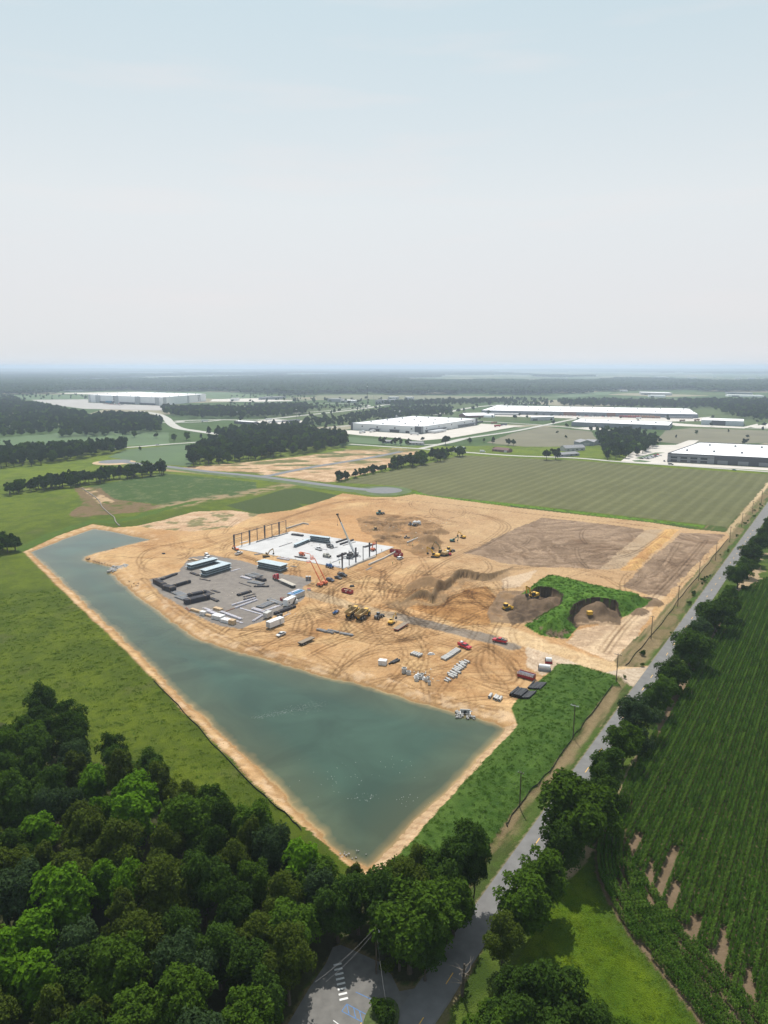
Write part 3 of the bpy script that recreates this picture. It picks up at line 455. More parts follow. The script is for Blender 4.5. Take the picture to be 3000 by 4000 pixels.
# ------------------------------------------------------------------ roads, yards, fields further out
asph=mat('old_asphalt',(.150,.147,.142),.9,var=.16,scale=.35,bump=.15); asphN=mat('new_asphalt',(.135,.14,.145),.85,var=.10,scale=.2); conc=mat('pale_concrete',(.50,.46,.41),.9,var=.08,scale=.05)
lotm=mat('car_park_asphalt',(.14,.135,.125),.9,var=.16,scale=.6,bump=.2); gravR=mat('pale_gravel',(.46,.41,.34),.95,var=.12,scale=.1); yel=mat('yellow_paint',(.75,.42,.05),.7,var=.12,scale=3); wht=mat('white_paint',(.62,.62,.60),.7,var=.12,scale=3); blu=mat('blue_paint',(.045,.16,.38),.7,var=.25,scale=3)
hb=RP-U*62; far=RP+U*1000
rd=ribbon('county_road',[RP+U*s+PN*(-.2) for s in np.arange(-66,900,12.0)],6.3,.008,asph,sm=1,world=True)
dash=MB(); dash.box(0,0,0,3.0,.16,.004); dm_=dash.mesh('lane_marking',yel); RA=math.atan2(U[1],U[0])
for k in range(33):
    s=.5+12.2*k; p=RP+U*s-PN*.2; inst('lane_marking',dm_,rd,(p[0],p[1],.012),RA)
for e_,dd in (('left',-3.3),('right',2.9)): pass
lot=sheet('car_park',LOTP,.0,lotm); lot['kind']='structure'
# lot road curve joins
bar=MB(); bar.box(0,0,0,1.55,.42,.004); bm_=bar.mesh('crosswalk_bar',wht)
a_,b_=G(1319,3767),G(1343,3902); ang=math.atan2((b_-a_)[1],(b_-a_)[0])+R(90)
for k in range(8):
    p=a_+(b_-a_)*k/7; inst('crosswalk_bar',bm_,lot,(p[0],p[1],.005),ang+R(4))
def line(par,name,p,q,w,m,z=.005): a,b=G(*p),G(*q); B=MB(); c=(a+b)/2; d=b-a; B.box(0,0,0,float(np.hypot(*d)),w,.004); return B.obj(name,m,par,loc=(c[0],c[1],z),rz=math.atan2(d[1],d[0]))
for p,q in (((1355,3922),(1335,3950)),((1355,3922),(1440,3968)),((1335,3950),(1415,3992)),((1355,3926),(1364,3962)),((1382,3938),(1390,3978)),((1404,3950),(1414,3990)),((1390,3875),(1475,3915)),((1432,3966),(1437,4000)),((1440,3968),(1480,3990))): line(lot,'hatch_line',p,q,.13,blu,.005)
line(lot,'stall_line',(1302,3986),(1345,4018),.16,wht,.006); line(lot,'stall_line',(1445,3952),(1463,3927),.16,wht,.006); line(lot,'stall_line',(1403,4010),(1412,3995),.14,yel,.006)
line(rd,'lane_marking',(1742,3844),(1770,3800),.14,yel,.016); line(rd,'lane_marking',(1636,4003),(1655,3974),.14,yel,.016)
# planted island
isl=MB(); n=20; ci=G(1490,3985); vs=[]
for z,r in ((-.05,1),(.16,1),(.16,.93),(.30,0.7),(.38,.0)):
    for i in range(n): t=2*math.pi*i/n; vs.append((math.cos(t)*2.9*r,math.sin(t)*4.6*r,z))
isl.add(vs,[(k*n+i,k*n+(i+1)%n,(k+1)*n+(i+1)%n,(k+1)*n+i) for k in range(4) for i in range(n)]); 
isg=mat('island_grass',(.06,.085,.02),.95,var=.4,scale=2.5,bump=.8); isl.obj('kerbed_island',isg,loc=(ci[0],ci[1],0),rz=R(-20),label='oval planted island with grass in the car park',cat='traffic island')
nr=ribbon('new_road',[(448,1803),(560,1812),(640,1821),(820,1843),(1000,1860),(1130,1876),(1280,1896),(1400,1910),(1480,1917)],10.5,.14,asphN)
ribbon('new_road',[(1010,1861),(1060,1857),(1110,1846),(1230,1823),(1400,1796),(1500,1778),(1566,1764)],9.5,.16,asphN)
def disc(name,px,py,r,z,m):
    c=G(px,py); b=MB(); b.add([(c[0]+r*math.cos(t*math.pi/16),c[1]+r*math.sin(t*math.pi/16),z) for t in range(32)],[tuple(range(32))]); return b.obj(name,m,kind='structure')
gsh=mat('roadside_grass',(.065,.10,.022),.95,var=.35,scale=.15,bump=.4); sand=mat('bare_sand',(.44,.31,.185),.95,var=.15,scale=.05)
disc('verge',1496,1917,26,.08,gsh); disc('cul_de_sac',1500,1916,16.5,.18,asphN); disc('verge',446,1806,24,.06,sand); disc('cul_de_sac',448,1803,18,.18,asphN)
ribbon('verge',[(520,1812),(640,1824),(820,1847),(1000,1866),(1130,1882),(1280,1903),(1400,1918)],19,.06,gsh)
pale_road=mat('pale_road',(.40,.385,.35),.9,var=.07,scale=.05)
ribbon('road',[(1366,1735),(1542,1747),(1639,1753),(1796,1765),(2000,1780),(2241,1789),(2422,1804),(2603,1816),(3000,1843),(3300,1866)],8.5,.16,pale_road)
ribbon('road',[(1640,1753),(1753,1728),(1814,1713),(2000,1686),(2121,1662),(2277,1630)],10,.18,pale_road)
ribbon('road',[(1860,1644),(2000,1653),(2108,1660),(2301,1676),(2400,1682)],9,.20,pale_road); ribbon('road',[(2640,1660),(2800,1667),(3000,1675),(3200,1682)],9,.16,pale_road); ribbon('road',[(1650,1738),(1740,1733),(1815,1715)],7,.21,pale_road)
ribbon('road',[(-200,1740),(0,1744),(54,1748),(300,1752),(494,1748),(650,1736),(808,1724),(1000,1702),(1207,1680),(1368,1662),(1420,1655)],10,.16,pale_road)
ribbon('highway',[(-200,1668),(640,1650),(700,1644),(850,1640),(1000,1641),(1100,1632),(1181,1623),(1295,1611),(1422,1596),(1512,1581),(1600,1577),(1675,1577)],15,.20,pale_road)
ribbon('highway',[(1100,1620),(1181,1612),(1300,1603),(1422,1590),(1440,1584),(1400,1580),(1300,1576),(1181,1575),(1000,1572)],10,.24,pale_road)
ribbon('highway',[(1700,1620),(1760,1608),(1844,1592),(1976,1580),(2100,1574)],16,.2,pale_road)
ribbon('road',[(520,1604),(560,1609),(615,1618),(650,1635),(668,1655),(700,1673),(760,1683),(844,1695),(904,1702),(1000,1702)],17,.22,pale_road)
ribbon('road',[(668,1652),(720,1650),(790,1648),(860,1642)],11,.26,pale_road)
c=G(677,1651)
crop2=mat('brown_field',(.13,.12,.07),.95,var=.15,scale=.02); crop3=mat('olive_field',(.12,.125,.06),.95,var=.15,scale=.02); grn=mat('green_field',(.058,.105,.032),.95,var=.15,scale=.015)
sheet('field',[(2000,1693),(2121,1668),(2310,1685),(2330,1715),(2215,1745),(2050,1745),(1900,1730)],.10,crop2,1); sheet('field',[(2600,1682),(2700,1672),(3000,1682),(3300,1690),(3300,1745),(2980,1730),(2700,1738),(2560,1725)],.10,crop2,1)
sheet('field',[(0,1710),(220,1692),(420,1680),(660,1690),(660,1735),(494,1742),(300,1746),(0,1738)],.10,grn,1); sheet('field',[(500,1755),(820,1730),(790,1760),(740,1822),(560,1806),(420,1785)],.10,grn,1)
sheet('field',[(430,1545),(560,1530),(900,1532),(1150,1556),(900,1562),(800,1556)],.30,grn,2); sheet('field',[(1230,1545),(1500,1543),(2000,1549),(2000,1557),(1700,1560),(1240,1562)],.30,crop3,3); sheet('field',[(2150,1553),(2270,1533),(2390,1530),(2380,1541),(2230,1552)],.30,grn,3)
sheet('field',[(0,1540),(340,1542),(340,1560),(120,1562),(0,1552)],.30,grn,3); sheet('field',[(1000,1560),(1150,1556),(1240,1563),(1200,1566)],.34,crop3,3)
# yards
sheet('truck_yard',[(1290,1683),(1371,1681),(1645,1697),(1864,1662),(1880,1655),(1990,1662),(2050,1663),(2010,1668),(1755,1712),(1640,1722),(1560,1712),(1400,1700),(1300,1688)],.14,conc)
sheet('lawn_strip',[(1362,1707),(1560,1720),(1640,1730),(1620,1744),(1360,1728)],.12,grn); sheet('lawn_strip',[(1800,1712),(2020,1672),(2090,1663),(2060,1672),(1820,1712)],.17,grn)
sheet('truck_yard',[(2440,1790),(2500,1740),(2640,1738),(2690,1720),(2730,1720),(2610,1806),(3000,1828),(3200,1842),(3200,1848),(3000,1838),(2600,1815),(2425,1802)],.13,conc); sheet('lawn_strip',[(2480,1790),(2560,1768),(2600,1768),(2560,1775),(2500,1793)],.17,grn); sheet('lawn_strip',[(2468,1799),(2500,1797),(2545,1803),(2520,1806),(2480,1804)],.17,grn)
sheet('car_lot',[(110,1560),(344,1560),(344,1573),(633,1586),(650,1590),(640,1604),(560,1602),(326,1597),(200,1580)],.20,mat('lot_concrete',(.33,.31,.29),.9,var=.1,scale=.03)); sheet('truck_yard',[(1880,1615),(2726,1632),(2780,1628),(2740,1645),(2600,1647),(2300,1637),(2160,1632),(1890,1625)],.16,conc)
sheet('truck_yard',[(2600,1650),(2735,1660),(2904,1668),(2960,1655),(2960,1662),(2905,1674),(2640,1664)],.18,conc); sheet('truck_yard',[(2230,1672),(2330,1668),(2370,1680),(2300,1680)],.15,conc); sheet('truck_yard',[(2930,1668),(3000,1655),(3200,1660),(3200,1678),(2950,1672)],.19,conc)
sheet('truck_yard',[(1000,1645),(1070,1638),(1180,1643),(1190,1650),(1120,1668),(1000,1668)],.18,conc); sheet('truck_yard',[(830,1560),(1000,1556),(1150,1560),(1140,1567),(1000,1570),(820,1568)],.32,conc); sheet('truck_yard',[(200,1536),(560,1530),(600,1534),(340,1541)],.3,conc,3)
# ------------------------------------------------------------------ buildings
wmW=mat('white_wall_panel',(.66,.67,.68),.7,var=.05,scale=.05); wmG=mat('grey_wall_panel',(.22,.23,.25),.7,var=.08,scale=.05); wmD=mat('dark_wall_panel',(.075,.08,.095),.7,var=.08,scale=.05); wmB=mat('blue_grey_cladding',(.17,.19,.22),.6,var=.06,scale=.05); rfW=mat('white_roof_membrane',(.82,.82,.82),.8,var=.04,scale=.03); rfG=mat('grey_roof_shingle',(.26,.26,.27),.9,var=.12,scale=.5); gls=mat('dark_glass',(.03,.035,.045),.12,var=.05); rfR=mat('brown_red_roof',(.16,.09,.08),.9,var=.12,scale=.5); mtl=mat('galvanised_metal',(.50,.53,.55),.45,.3,var=.08,scale=1.5); bls=mat('bright_blue_panel',(.06,.25,.42),.6)
def warehouse(name,pA,pB,pC,h,wall,roof,label,cat='warehouse',parapet=.8,units=(0,0),feats=(),um=None,offs=0,group=None):
    A,B,Cc=[np.array(G(*p)) if len(p)==2 and not isinstance(p,np.ndarray) else p for p in (pA,pB,pC)]
    e1=A-B; e2=Cc-B; l1=np.hypot(*e1); l2=np.hypot(*e2); e1=e1/l1; e2=e2/l2; r=thing(name,(B[0],B[1],0),label=label,cat=cat,group=group)
    P=lambda s,t,o=0: e1*s+e2*t
    cs=[P(0,0),P(0,l2),P(l1,l2),P(l1,0)]
    for i in range(4):
        a,b=cs[i],cs[(i+1)%4]; w=MB(); cen=(a+b)/2; d=b-a; inw=P(l1/2,l2/2)-cen; inw=inw/np.hypot(*inw)*.25
        w.box(cen[0]+inw[0],cen[1]+inw[1],-.3,float(np.hypot(*d))-.0,.5,h+.3+parapet,math.atan2(d[1],d[0])); w.obj('wall',wall,r)
    rf=MB(); q=[P(.3,.3),P(.3,l2-.3),P(l1-.3,l2-.3),P(l1-.3,.3)]; rf.add([(p[0],p[1],h) for p in q]+[(p[0],p[1],h-.4) for p in q],[(0,1,2,3),(7,6,5,4)]+[(i,(i+1)%4,4+(i+1)%4,4+i) for i in range(4)]); ro=rf.obj('roof',roof,r)
    if units[0]:
        ub=MB(); ub.box(0,0,0,2.6,2.0,1.9); ub.box(0,0,1.9,1.6,1.2,.4); ume=ub.mesh('roof_unit',um or wmG); k=0
        for i in range(units[0]):
            for j in range(units[1]):
                p=P(l1*(i+.5)/units[0],l2*(j+.5+(.2 if i%2 else -.1))/units[1]); inst('roof_unit',ume,ro,(p[0],p[1],h),math.atan2(e2[1],e2[0]))
    fn={}
    for (face,s0,s1,z0,z1,dp,m,nm) in feats:
        # face 1: along e1 (left front), face 2: along e2 (right front); s as fractions
        ax,ln,onn=(e1,l1,-e2) if face==1 else (e2,l2,-e1); key=(face,round((s1-s0)*ln,2),z0,z1,dp,nm)
        c0=ax*ln*(s0+s1)/2+onn*(dp/2+.002)
        if key not in fn:
            f=MB(); f.box(0,0,0,(s1-s0)*ln,dp,z1-z0,math.atan2(ax[1],ax[0])); fn[key]=f.mesh(nm,m)
        inst(nm,fn[key],r,(c0[0],c0[1],z0))
    return r
ft=[]
for i,(s,w) in enumerate(((.06,.05),(.31,.07),(.60,.06),(.86,.07),(.985,.03))): ft.append((1,s-w/2,s+w/2,0,23.2,.8,mat('light_pier',(.40,.42,.44),.7),'wall_pier'))
for s in (.18,.45,.73): ft.append((1,s-.10,s+.10,0,5,3,wmD,'entrance_block'))
for k in range(4): ft+= [(1,.625+.0,.64,5+4.6*k,7.6+4.6*k,.9,gls,'window')]
ft.append((1,.66,.74,2,6.5,4,bls,'blue_entrance'))
for s,w in ((.03,.06),(.55,.04)): ft.append((2,s,s+w,0,23.2,.8,mat('light_pier',(.40,.42,.44),.7),'wall_pier'))
for k in range(4): ft+= [(2,.80,.815,4+4.8*k,7.5+4.8*k,.7,gls,'window'),(2,.84,.855,4+4.8*k,7.5+4.8*k,.7,gls,'window')]
warehouse('fulfilment_centre',(347,1571),(633,1584),(805,1567),22.5,mat('bright_wall_panel',(.78,.79,.80),.7,var=.04,scale=.05),rfW,'huge tall pale warehouse with grey wall piers behind the car lot',units=(7,5),feats=ft)
ft=[]
for k,s in enumerate((.12,.35,.60,.82)): ft.append((1,s,s+.02,6.5,8.5,.25,gls,'window'))
for s,w in ((.16,.05),(.40,.03),(.70,.03),(.30,.11),(.58,.12)): ft.append((1,s,s+w,0,3.6,.4,wmD,'dock_door'))
for s,w in ((.29,.14),(.56,.15)): ft.append((1,s,s+w,4,4.7,2.2,wmD,'dock_canopy'))
ft.append((1,0,.085,0,12.6,.5,wmD,'corner_panel')); ft.append((1,.97,1,0,12.6,.5,wmD,'corner_panel')); ft.append((2,0,.03,0,12.6,.5,wmG,'corner_panel')); ft.append((2,.965,1,0,12.6,.5,wmD,'corner_panel'))
ft.append((2,.06,.40,4.2,5.0,2.4,wmD,'dock_canopy')); ft.append((2,.62,.95,4.2,5.0,2.4,wmD,'dock_canopy'))
for k in range(14): ft.append((2,.07+.024*k,.085+.024*k,.6,3.6,.3,wmD,'dock_door'))
for k in range(13): ft.append((2,.63+.024*k,.645+.024*k,.6,3.6,.3,wmD,'dock_door'))
for s in (.08,.28,.5,.74,.9): ft.append((2,s,s+.012,7,9,.25,gls,'window'))
warehouse('distribution_warehouse',(1371,1679),(1645,1695),(1864,1660),11.4,wmW,rfW,'white low warehouse with dark corner panels and white flat roof',units=(4,4),feats=ft)
# near right warehouse: front face runs right from the near-left corner
A3=G(2729,1757); B3=G(2606,1804); C3=B3+(G(3000,1825)-B3)*1.7
ft=[(2,0,.28,0,9.2,.3,wmG,'wall_panel')]
for k in range(6): ft.append((2,.30+.118*k,.36+.118*k,.3,4.6,.5,wmG,'wall_panel'))
for k in range(4): ft+= [(2,.02+.06*k,.06+.06*k,.8,3.4,.5,gls,'window'),(2,.02+.06*k,.06+.06*k,4.6,6.6,.5,gls,'window')]
ft.append((2,0,1,6.9,7.3,.7,wmD,'ledge'))
warehouse('distribution_warehouse',A3,B3,C3,9.8,wmD,rfW,'charcoal and grey warehouse with white roof at the right edge',units=(2,6),feats=ft)
ft=[]
for k in range(24): ft.append((2,.02+.04*k,.033+.04*k,.5,3.6,.3,wmD,'dock_door'))
ft+= [(2,.40,.46,0,8,1.2,mat('brick_panel',(.20,.11,.08),.9),'entrance_block'),(2,.60,.64,0,8,1.2,MATS['brick_panel'],'entrance_block'),(2,0,.99,5.5,5.8,.4,wmG,'ledge')]
A4=G(1900,1600); B4=G(1880,1617); warehouse('long_warehouse',B4+np.array((70.,215.)),B4,G(2726,1634),8.6,wmB,rfW,'very long low warehouse with white roof and blue grey walls',units=(2,9),feats=ft,parapet=.3)
ft=[(2,.10,.16,0,5,.4,wmD,'dock_door'),(2,.22,.27,0,5,.4,wmD,'dock_door'),(2,.60,.64,0,5,.4,wmD,'dock_door'),(2,.84,.88,0,5,.4,wmD,'dock_door'),(2,0,.25,0,8.2,.9,wmB,'wall_bay')]
B5=G(2232,1665); warehouse('grey_warehouse',B5+np.array((40.,85.)),B5,G(2612,1680),8,wmB,rfW,'blue grey warehouse with stepped front behind the tree clump',units=(1,4),feats=ft,parapet=.3)
B6=G(2738,1659); warehouse('metal_warehouse',B6+np.array((30.,60.)),B6,G(2904,1665),9,mat('pale_blue_cladding',(.42,.47,.50),.6),rfW,'pale blue warehouse with dark middle wall bay by the road',feats=[(2,.25,.58,0,9.2,.35,wmD,'wall_bay')],parapet=.3)
def gable(name,pA,pB,depth,h,rise,wall,roof,label,cat,ridge_along=True,feats=(),group=None,hip=False):
    A,B=G(*pA),G(*pB); d=B-A; l=float(np.hypot(*d)); e=d/l; n_=np.array((-e[1],e[0])); 
    if n_[1]<0: n_=-n_
    rz=math.atan2(e[1],e[0]); r=thing(name,(A[0],A[1],0),rz,label=label,cat=cat,group=group); w=MB(); dz=depth if n_@np.array((-e[1],e[0]))>0 else -depth
    w.box(l/2,dz/2,-.3,l,depth,h+.3)
    if ridge_along: g0=[(0,0,h),(0,dz,h),(0,dz/2,h+rise)]; g1=[(l,0,h),(l,dz,h),(l,dz/2,h+rise)]; w.add(g0+g1,[(0,1,2),(5,4,3)])
    else: w.add([(0,0,h),(l,0,h),(l/2,0,h+rise),(0,dz,h),(l,dz,h),(l/2,dz,h+rise)],[(0,1,2),(5,4,3)])
    w.obj('wall',wall,r); ro=MB(); o=.5; s=1 if dz>0 else -1; t=.18
    if ridge_along:
        x0_,x1_=(-o,l+o); 
        for sy,ey in ((-o*s,dz/2),(dz+o*s,dz/2)):
            zz=h-(o*rise/(abs(dz)/2)); hx=depth*.35 if hip else 0
            ro.add([(x0_,sy,zz),(x1_,sy,zz),(x1_-hx,ey,h+rise),(x0_+hx,ey,h+rise),(x0_,sy,zz+t),(x1_,sy,zz+t),(x1_-hx,ey,h+rise+t),(x0_+hx,ey,h+rise+t)],[(0,1,2,3),(7,6,5,4),(0,4,5,1),(1,5,6,2),(2,6,7,3),(3,7,4,0)])
        if hip:
            ro.add([(-o,-o*s,h),(-o,dz+o*s,h),(depth*.35-o,dz/2,h+rise+t)],[(0,1,2)]); ro.add([(l+o,-o*s,h),(l+o,dz+o*s,h),(l-depth*.35+o,dz/2,h+rise+t)],[(0,1,2)])
    else:
        for sx,ex in ((-o,l/2),(l+o,l/2)):
            zz=h-(o*rise/(l/2)); ro.add([(sx,-o*s,zz),(sx,dz+o*s,zz),(ex,dz+o*s,h+rise),(ex,-o*s,h+rise),(sx,-o*s,zz+t),(sx,dz+o*s,zz+t),(ex,dz+o*s,h+rise+t),(ex,-o*s,h+rise+t)],[(0,1,2,3),(7,6,5,4),(0,4,5,1),(1,5,6,2),(2,6,7,3),(3,7,4,0)])
    ro.obj('roof',roof,r)
    for (s0,s1,z0,z1,m,nm) in feats: f=MB(); f.box((s0+s1)/2*l,-.06*s,z0,(s1-s0)*l,.12,z1-z0); f.obj(nm,m,r)
    return r
siding=mat('pale_siding',(.42,.42,.42),.8); siding2=mat('grey_siding',(.24,.26,.28),.8); fe=[(.1,.2,1,2.2,gls,'window'),(.35,.45,0,2.2,wmG,'door'),(.55,.65,1,2.2,gls,'window'),(.8,.9,1,2.2,gls,'window')]
gable('house',(2183,1786),(2263,1780),9,3,2.2,siding2,rfG,'low grey house with hedge beside the road','house',feats=fe,hip=True)
gable('house',(2208,1763),(2285,1759),12,4,3.2,siding,rfG,'pale grey gabled house behind the roadside house','house',feats=fe)
gable('barn',(2265,1742),(2318,1741),20,5,3,siding2,rfG,'blue grey metal barn beside the tree clump','barn',False,feats=[(.3,.7,0,4,siding,'door')])
gable('barn',(2318,1740),(2345,1732),14,4.4,2.4,siding,rfG,'small pale barn joined behind the blue grey barn','barn',False)
gable('house',(1492,1732),(1531,1732),9,3,1.6,siding2,rfG,'small grey house with pale drive near the crossroads','house',feats=fe)
gable('house',(1593,1737),(1651,1739),9,2.8,1.8,siding,rfG,'long pale bungalow between trees near the crossroads','house',feats=fe)
gable('shed',(1781,1757),(1808,1759),7,2.8,1.5,siding,mat('pale_blue_roof',(.40,.47,.50),.6),'small pale shed with light roof beside the road','shed')
gable('house',(1922,1762),(1985,1768),10,2.8,2.6,mat('red_brick_wall',(.20,.12,.10),.9),rfR,'brown roofed brick house with white garage door','house',feats=[(.75,.92,0,2.3,wht,'garage_door'),(.2,.3,1,2,gls,'window')],hip=True)
gable('barn',(1820,1632),(1905,1630),38,4.5,4.5,mat('dark_red_siding',(.17,.07,.06),.8),rfW,'dark red barn with wide white roof','barn')
b=MB(); n=14
for i in range(n): pass
vs=[(x_,11*math.cos(math.pi*i/12),7.5*math.sin(math.pi*i/12)) for x_ in (0,26) for i in range(13)]
b.add(vs,[(i,i+1,14+i,13+i) for i in range(12)]+[tuple(range(12,-1,-1)),tuple(range(13,26))]); p=G(1885,1629); b.obj('arched_shelter',rfW,loc=(p[0],p[1],0),rz=R(-15),label='white arched fabric shelter beside the red barn',cat='shelter')
ftw=[(2,.1,.3,0,4,.3,wmD,'dock_door')]
for i,(a,b_,h,d,m,l) in enumerate((((2072,1644),(2163,1641),7,30,siding,'small pale office building in the grass by the long warehouse'),((2505,1542),(2625,1545),9,90,siding,'large pale plant far beyond the long warehouse'),((2535,1552),(2600,1553),7,40,rfW,'white roofed shed in front of the far pale plant'),((2843,1539),(2940,1541),6,50,siding2,'farther of two flat sheds on the far right'),((2845,1549),(2985,1552),6,50,rfW,'nearer white flat shed on the far right'),((2422,1530),(2452,1530),6,40,siding,'small pale block beyond the far green field'),((1280,1569),(1330,1571),9,40,siding2,'dark roofed motel block by the highway junction'),((1330,1572),(1385,1574),7,40,siding,'pale flat store right of the motel block'),((1465,1580),(1540,1577),12,50,siding2,'grey hotel block at the highway bend'),((1515,1561),(1552,1561),8,30,siding,'far brown and white block above the grey hotel'),((1580,1561),(1610,1561),8,30,siding,'far small white block right of the brown one'),((1010,1562),(1090,1560),8,60,siding2,'wide grey store left of the highway woods'),((900,1567),(925,1566),9,20,rfW,'white cube shed right of the huge warehouse'),((1524,1622),(1565,1624),9,30,siding,'pale two storey motel behind the white warehouse'),((1515,1633),(1555,1633),4,16,siding,'low pale outbuilding in front of the pale motel'),((1125,1652),(1160,1649),5,18,siding2,'dark metal workshop at the trailer yard'),((915,1655),(990,1660),5,20,wmD,'long dark roofed shed near the interchange'),((248,1531),(330,1530),7,90,siding2,'long flat grey building far behind on the left'),((325,1527),(375,1527),9,60,siding,'pale building on the left skyline of roofs'))):
    A=G(*a); B=G(*b_); warehouse('commercial_building',A+np.array((d*.25,d*1.0)),A,B,h,m,rfW if m is not siding2 else rfG,l,'building',parapet=.4,feats=ftw if h<12 else ftw+[(2,.05+.15*k,.12+.15*k,4,6,.3,gls,'window') for k in range(6)])
# very far white roofs catching the sun
for i,(px,py,w,h) in enumerate(((880,1471,90,10),(1010,1472,60,9),(470,1470,130,8),(610,1472,60,8),(1160,1486,60,12),(1190,1486,40,18),(1250,1486,160,9),(1340,1487,150,9),(1420,1488,90,9),(2530,1478,60,10),(2580,1476,90,9),(2690,1478,80,9),(2960,1470,70,9),(2100,1492,60,9),(540,1494,30,8),(835,1497,30,8),(2240,1489,40,8),(2925,1484,40,8))):
    A=G(px,py); warehouse('distant_building',A+np.array((0,w*.5)),A,A+np.array((w*1.0,0)),h,siding,rfW,'tiny white roofed building far off in the haze','building',parapet=.3,group='tiny far buildings in the haze')
q=random.Random(77)
for i in range(46):
    py=q.choice((1466,1470,1475,1480,1487,1495,1502)); px=q.uniform(20,2980); w=q.uniform(18,70)*(1.6 if py<1480 else 1); A=G(px,py); m=MB(); m.box(0,0,0,w,w*.5,q.uniform(6,11)); m.cm=1; m.box(0,0,m.v[4][2]+.02,w+.6,w*.5+.6,.6); m.obj('distant_building',(siding,rfW),None,loc=(A[0],A[1],0),rz=q.uniform(-.4,.4),label='tiny white roofed building far off in the haze',cat='building',group='tiny far buildings in the haze')
# lattice tower
bp_=G(1435,1603); th=HT(1435,1603,1497); tw=thing('radio_tower',(bp_[0],bp_[1],0),label='tall thin lattice radio tower by the highway junction',cat='tower'); dk=mat('dark_steel',(.075,.065,.07),.6,.2,var=.1); lt=MB()
for i in range(3):
    a=2*math.pi*i/3; lt.cyl((1.6*math.cos(a),1.6*math.sin(a),0),(.5*math.cos(a),.5*math.sin(a),th),.22,n=5)
    for k in range(14):
        z0,z1=th*k/14,th*(k+1)/14; r0,r1=1.6-1.1*k/14,1.6-1.1*(k+1)/14; a2=a+2*math.pi/3; lt.cyl((r0*math.cos(a),r0*math.sin(a),z0),(r1*math.cos(a2),r1*math.sin(a2),z1),.12,n=4)
lt.obj('mast',dk,tw); an=MB(); an.box(0,0,th*.86,3,3,3); an.cyl((0,0,th),(0,0,th+5),.15); an.obj('antenna',mtl,tw)
for px,b_,tp in ((1408,1603,1555),(1460,1580,1540),(1159,1668,1600),(929,1690,1610)):
    bp_=G(px,b_); th=HT(px,b_,tp); t_=thing('light_mast',(bp_[0],bp_[1],0),label='tall thin lighting mast standing beside the highway',cat='mast',group='lighting masts along the highway'); m_=MB(); m_.cyl((0,0,0),(0,0,th),.35,.2,6); m_.obj('pole',dk,t_); m_=MB(); m_.box(0,0,th,2.4,2.4,.6); m_.obj('lamp_head',mtl,t_)
# ------------------------------------------------------------------ foliage
L_dark=leafmat('dark_leaves',(.036,.068,.011),.45); L_mid=leafmat('mid_leaves',(.054,.100,.011),.45); L_olive=leafmat('olive_leaves',(.058,.082,.012),.4); L_bright=leafmat('bright_leaves',(.080,.165,.010),.4,.3); L_grey=leafmat('grey_green_leaves',(.040,.068,.026),.4)
L_far=leafmat('far_leaves',(.032,.054,.022),.5,.1); L_corn=leafmat('corn_leaves',(.060,.122,.016),.4,.25); L_corn2=leafmat('pale_corn_leaves',(.095,.165,.025),.35,.25); L_grass=leafmat('long_grass',(.070,.140,.017),.25,.2); bark=mat('bark',(.07,.055,.04),.95,var=.3,scale=3)
def cards(P,Nn,sz,asp=1.0,jit=.9,r=rng):
    "leaf clumps: bent diamond cards at P facing roughly Nn"
    n=len(P); Nv=Nn+r.normal(0,jit,(n,3)); Nv/=np.linalg.norm(Nv,axis=1)[:,None]+1e-9; T=np.cross(Nv,r.normal(0,1,(n,3))); T/=np.linalg.norm(T,axis=1)[:,None]+1e-9; B=np.cross(Nv,T)
    s=(sz*r.uniform(.6,1.35,n))[:,None]; a=P-T*s; b=P-B*s*asp*.6+Nv*s*.15; c=P+T*s-Nv*s*.25; d=P+B*s*asp*.6+Nv*s*.15
    V=np.stack([a,b,c,d],1).reshape(-1,3); Fq=np.arange(4*n).reshape(-1,4); return V,Fq
def crown(h,rad,n,sz,lobes=14,base=.08,seed=0,top=1.0,cone=0):
    r=np.random.default_rng(seed); P=[];Nn=[]; cz=h*(base+1)/2; rz=h*(1-base)/2
    cs=[]
    for i in range(lobes):
        u=r.normal(0,1,3); u/=np.linalg.norm(u); u[2]=u[2]*.9+.12; q=r.uniform(.5,.80) if i>3 else .2; lr=r.uniform(.22,.38) if i>3 else .5
        k=1-(cone*max(0,u[2]))
        cs.append((np.array((u[0]*rad*q*k,u[1]*rad*q*k,cz+u[2]*rz*q)),lr*rad*(1-cone*.4*max(0,u[2])),lr*min(rz,rad*1.2)))
    w=np.array([c[1]**2 for c in cs]); w/=w.sum(); cnt=r.multinomial(n,w)
    for (c,lr,lz),m in zip(cs,cnt):
        u=r.normal(0,1,(m,3)); u/=np.linalg.norm(u,axis=1)[:,None]; u[:,2]=np.where(u[:,2]<-.3,-u[:,2],u[:,2]); q=(1-r.random(m)**2*.45)*(1+.16*np.sin(u[:,0]*7+c[0])*np.sin(u[:,1]*6+c[1])*1.3)
        P.append(c+u*np.array((lr,lr,lz))*q[:,None]); g=(P[-1]-np.array((0,0,cz-rz*.4))); g/=np.linalg.norm(g,axis=1)[:,None]+1e-9; Nn.append(u*.7+g*.5+np.array((0,0,.25)))
    P=np.concatenate(P);Nn=np.concatenate(Nn); V,Fq=cards(P,Nn,sz,1.0,.55,r); return V,Fq,cs
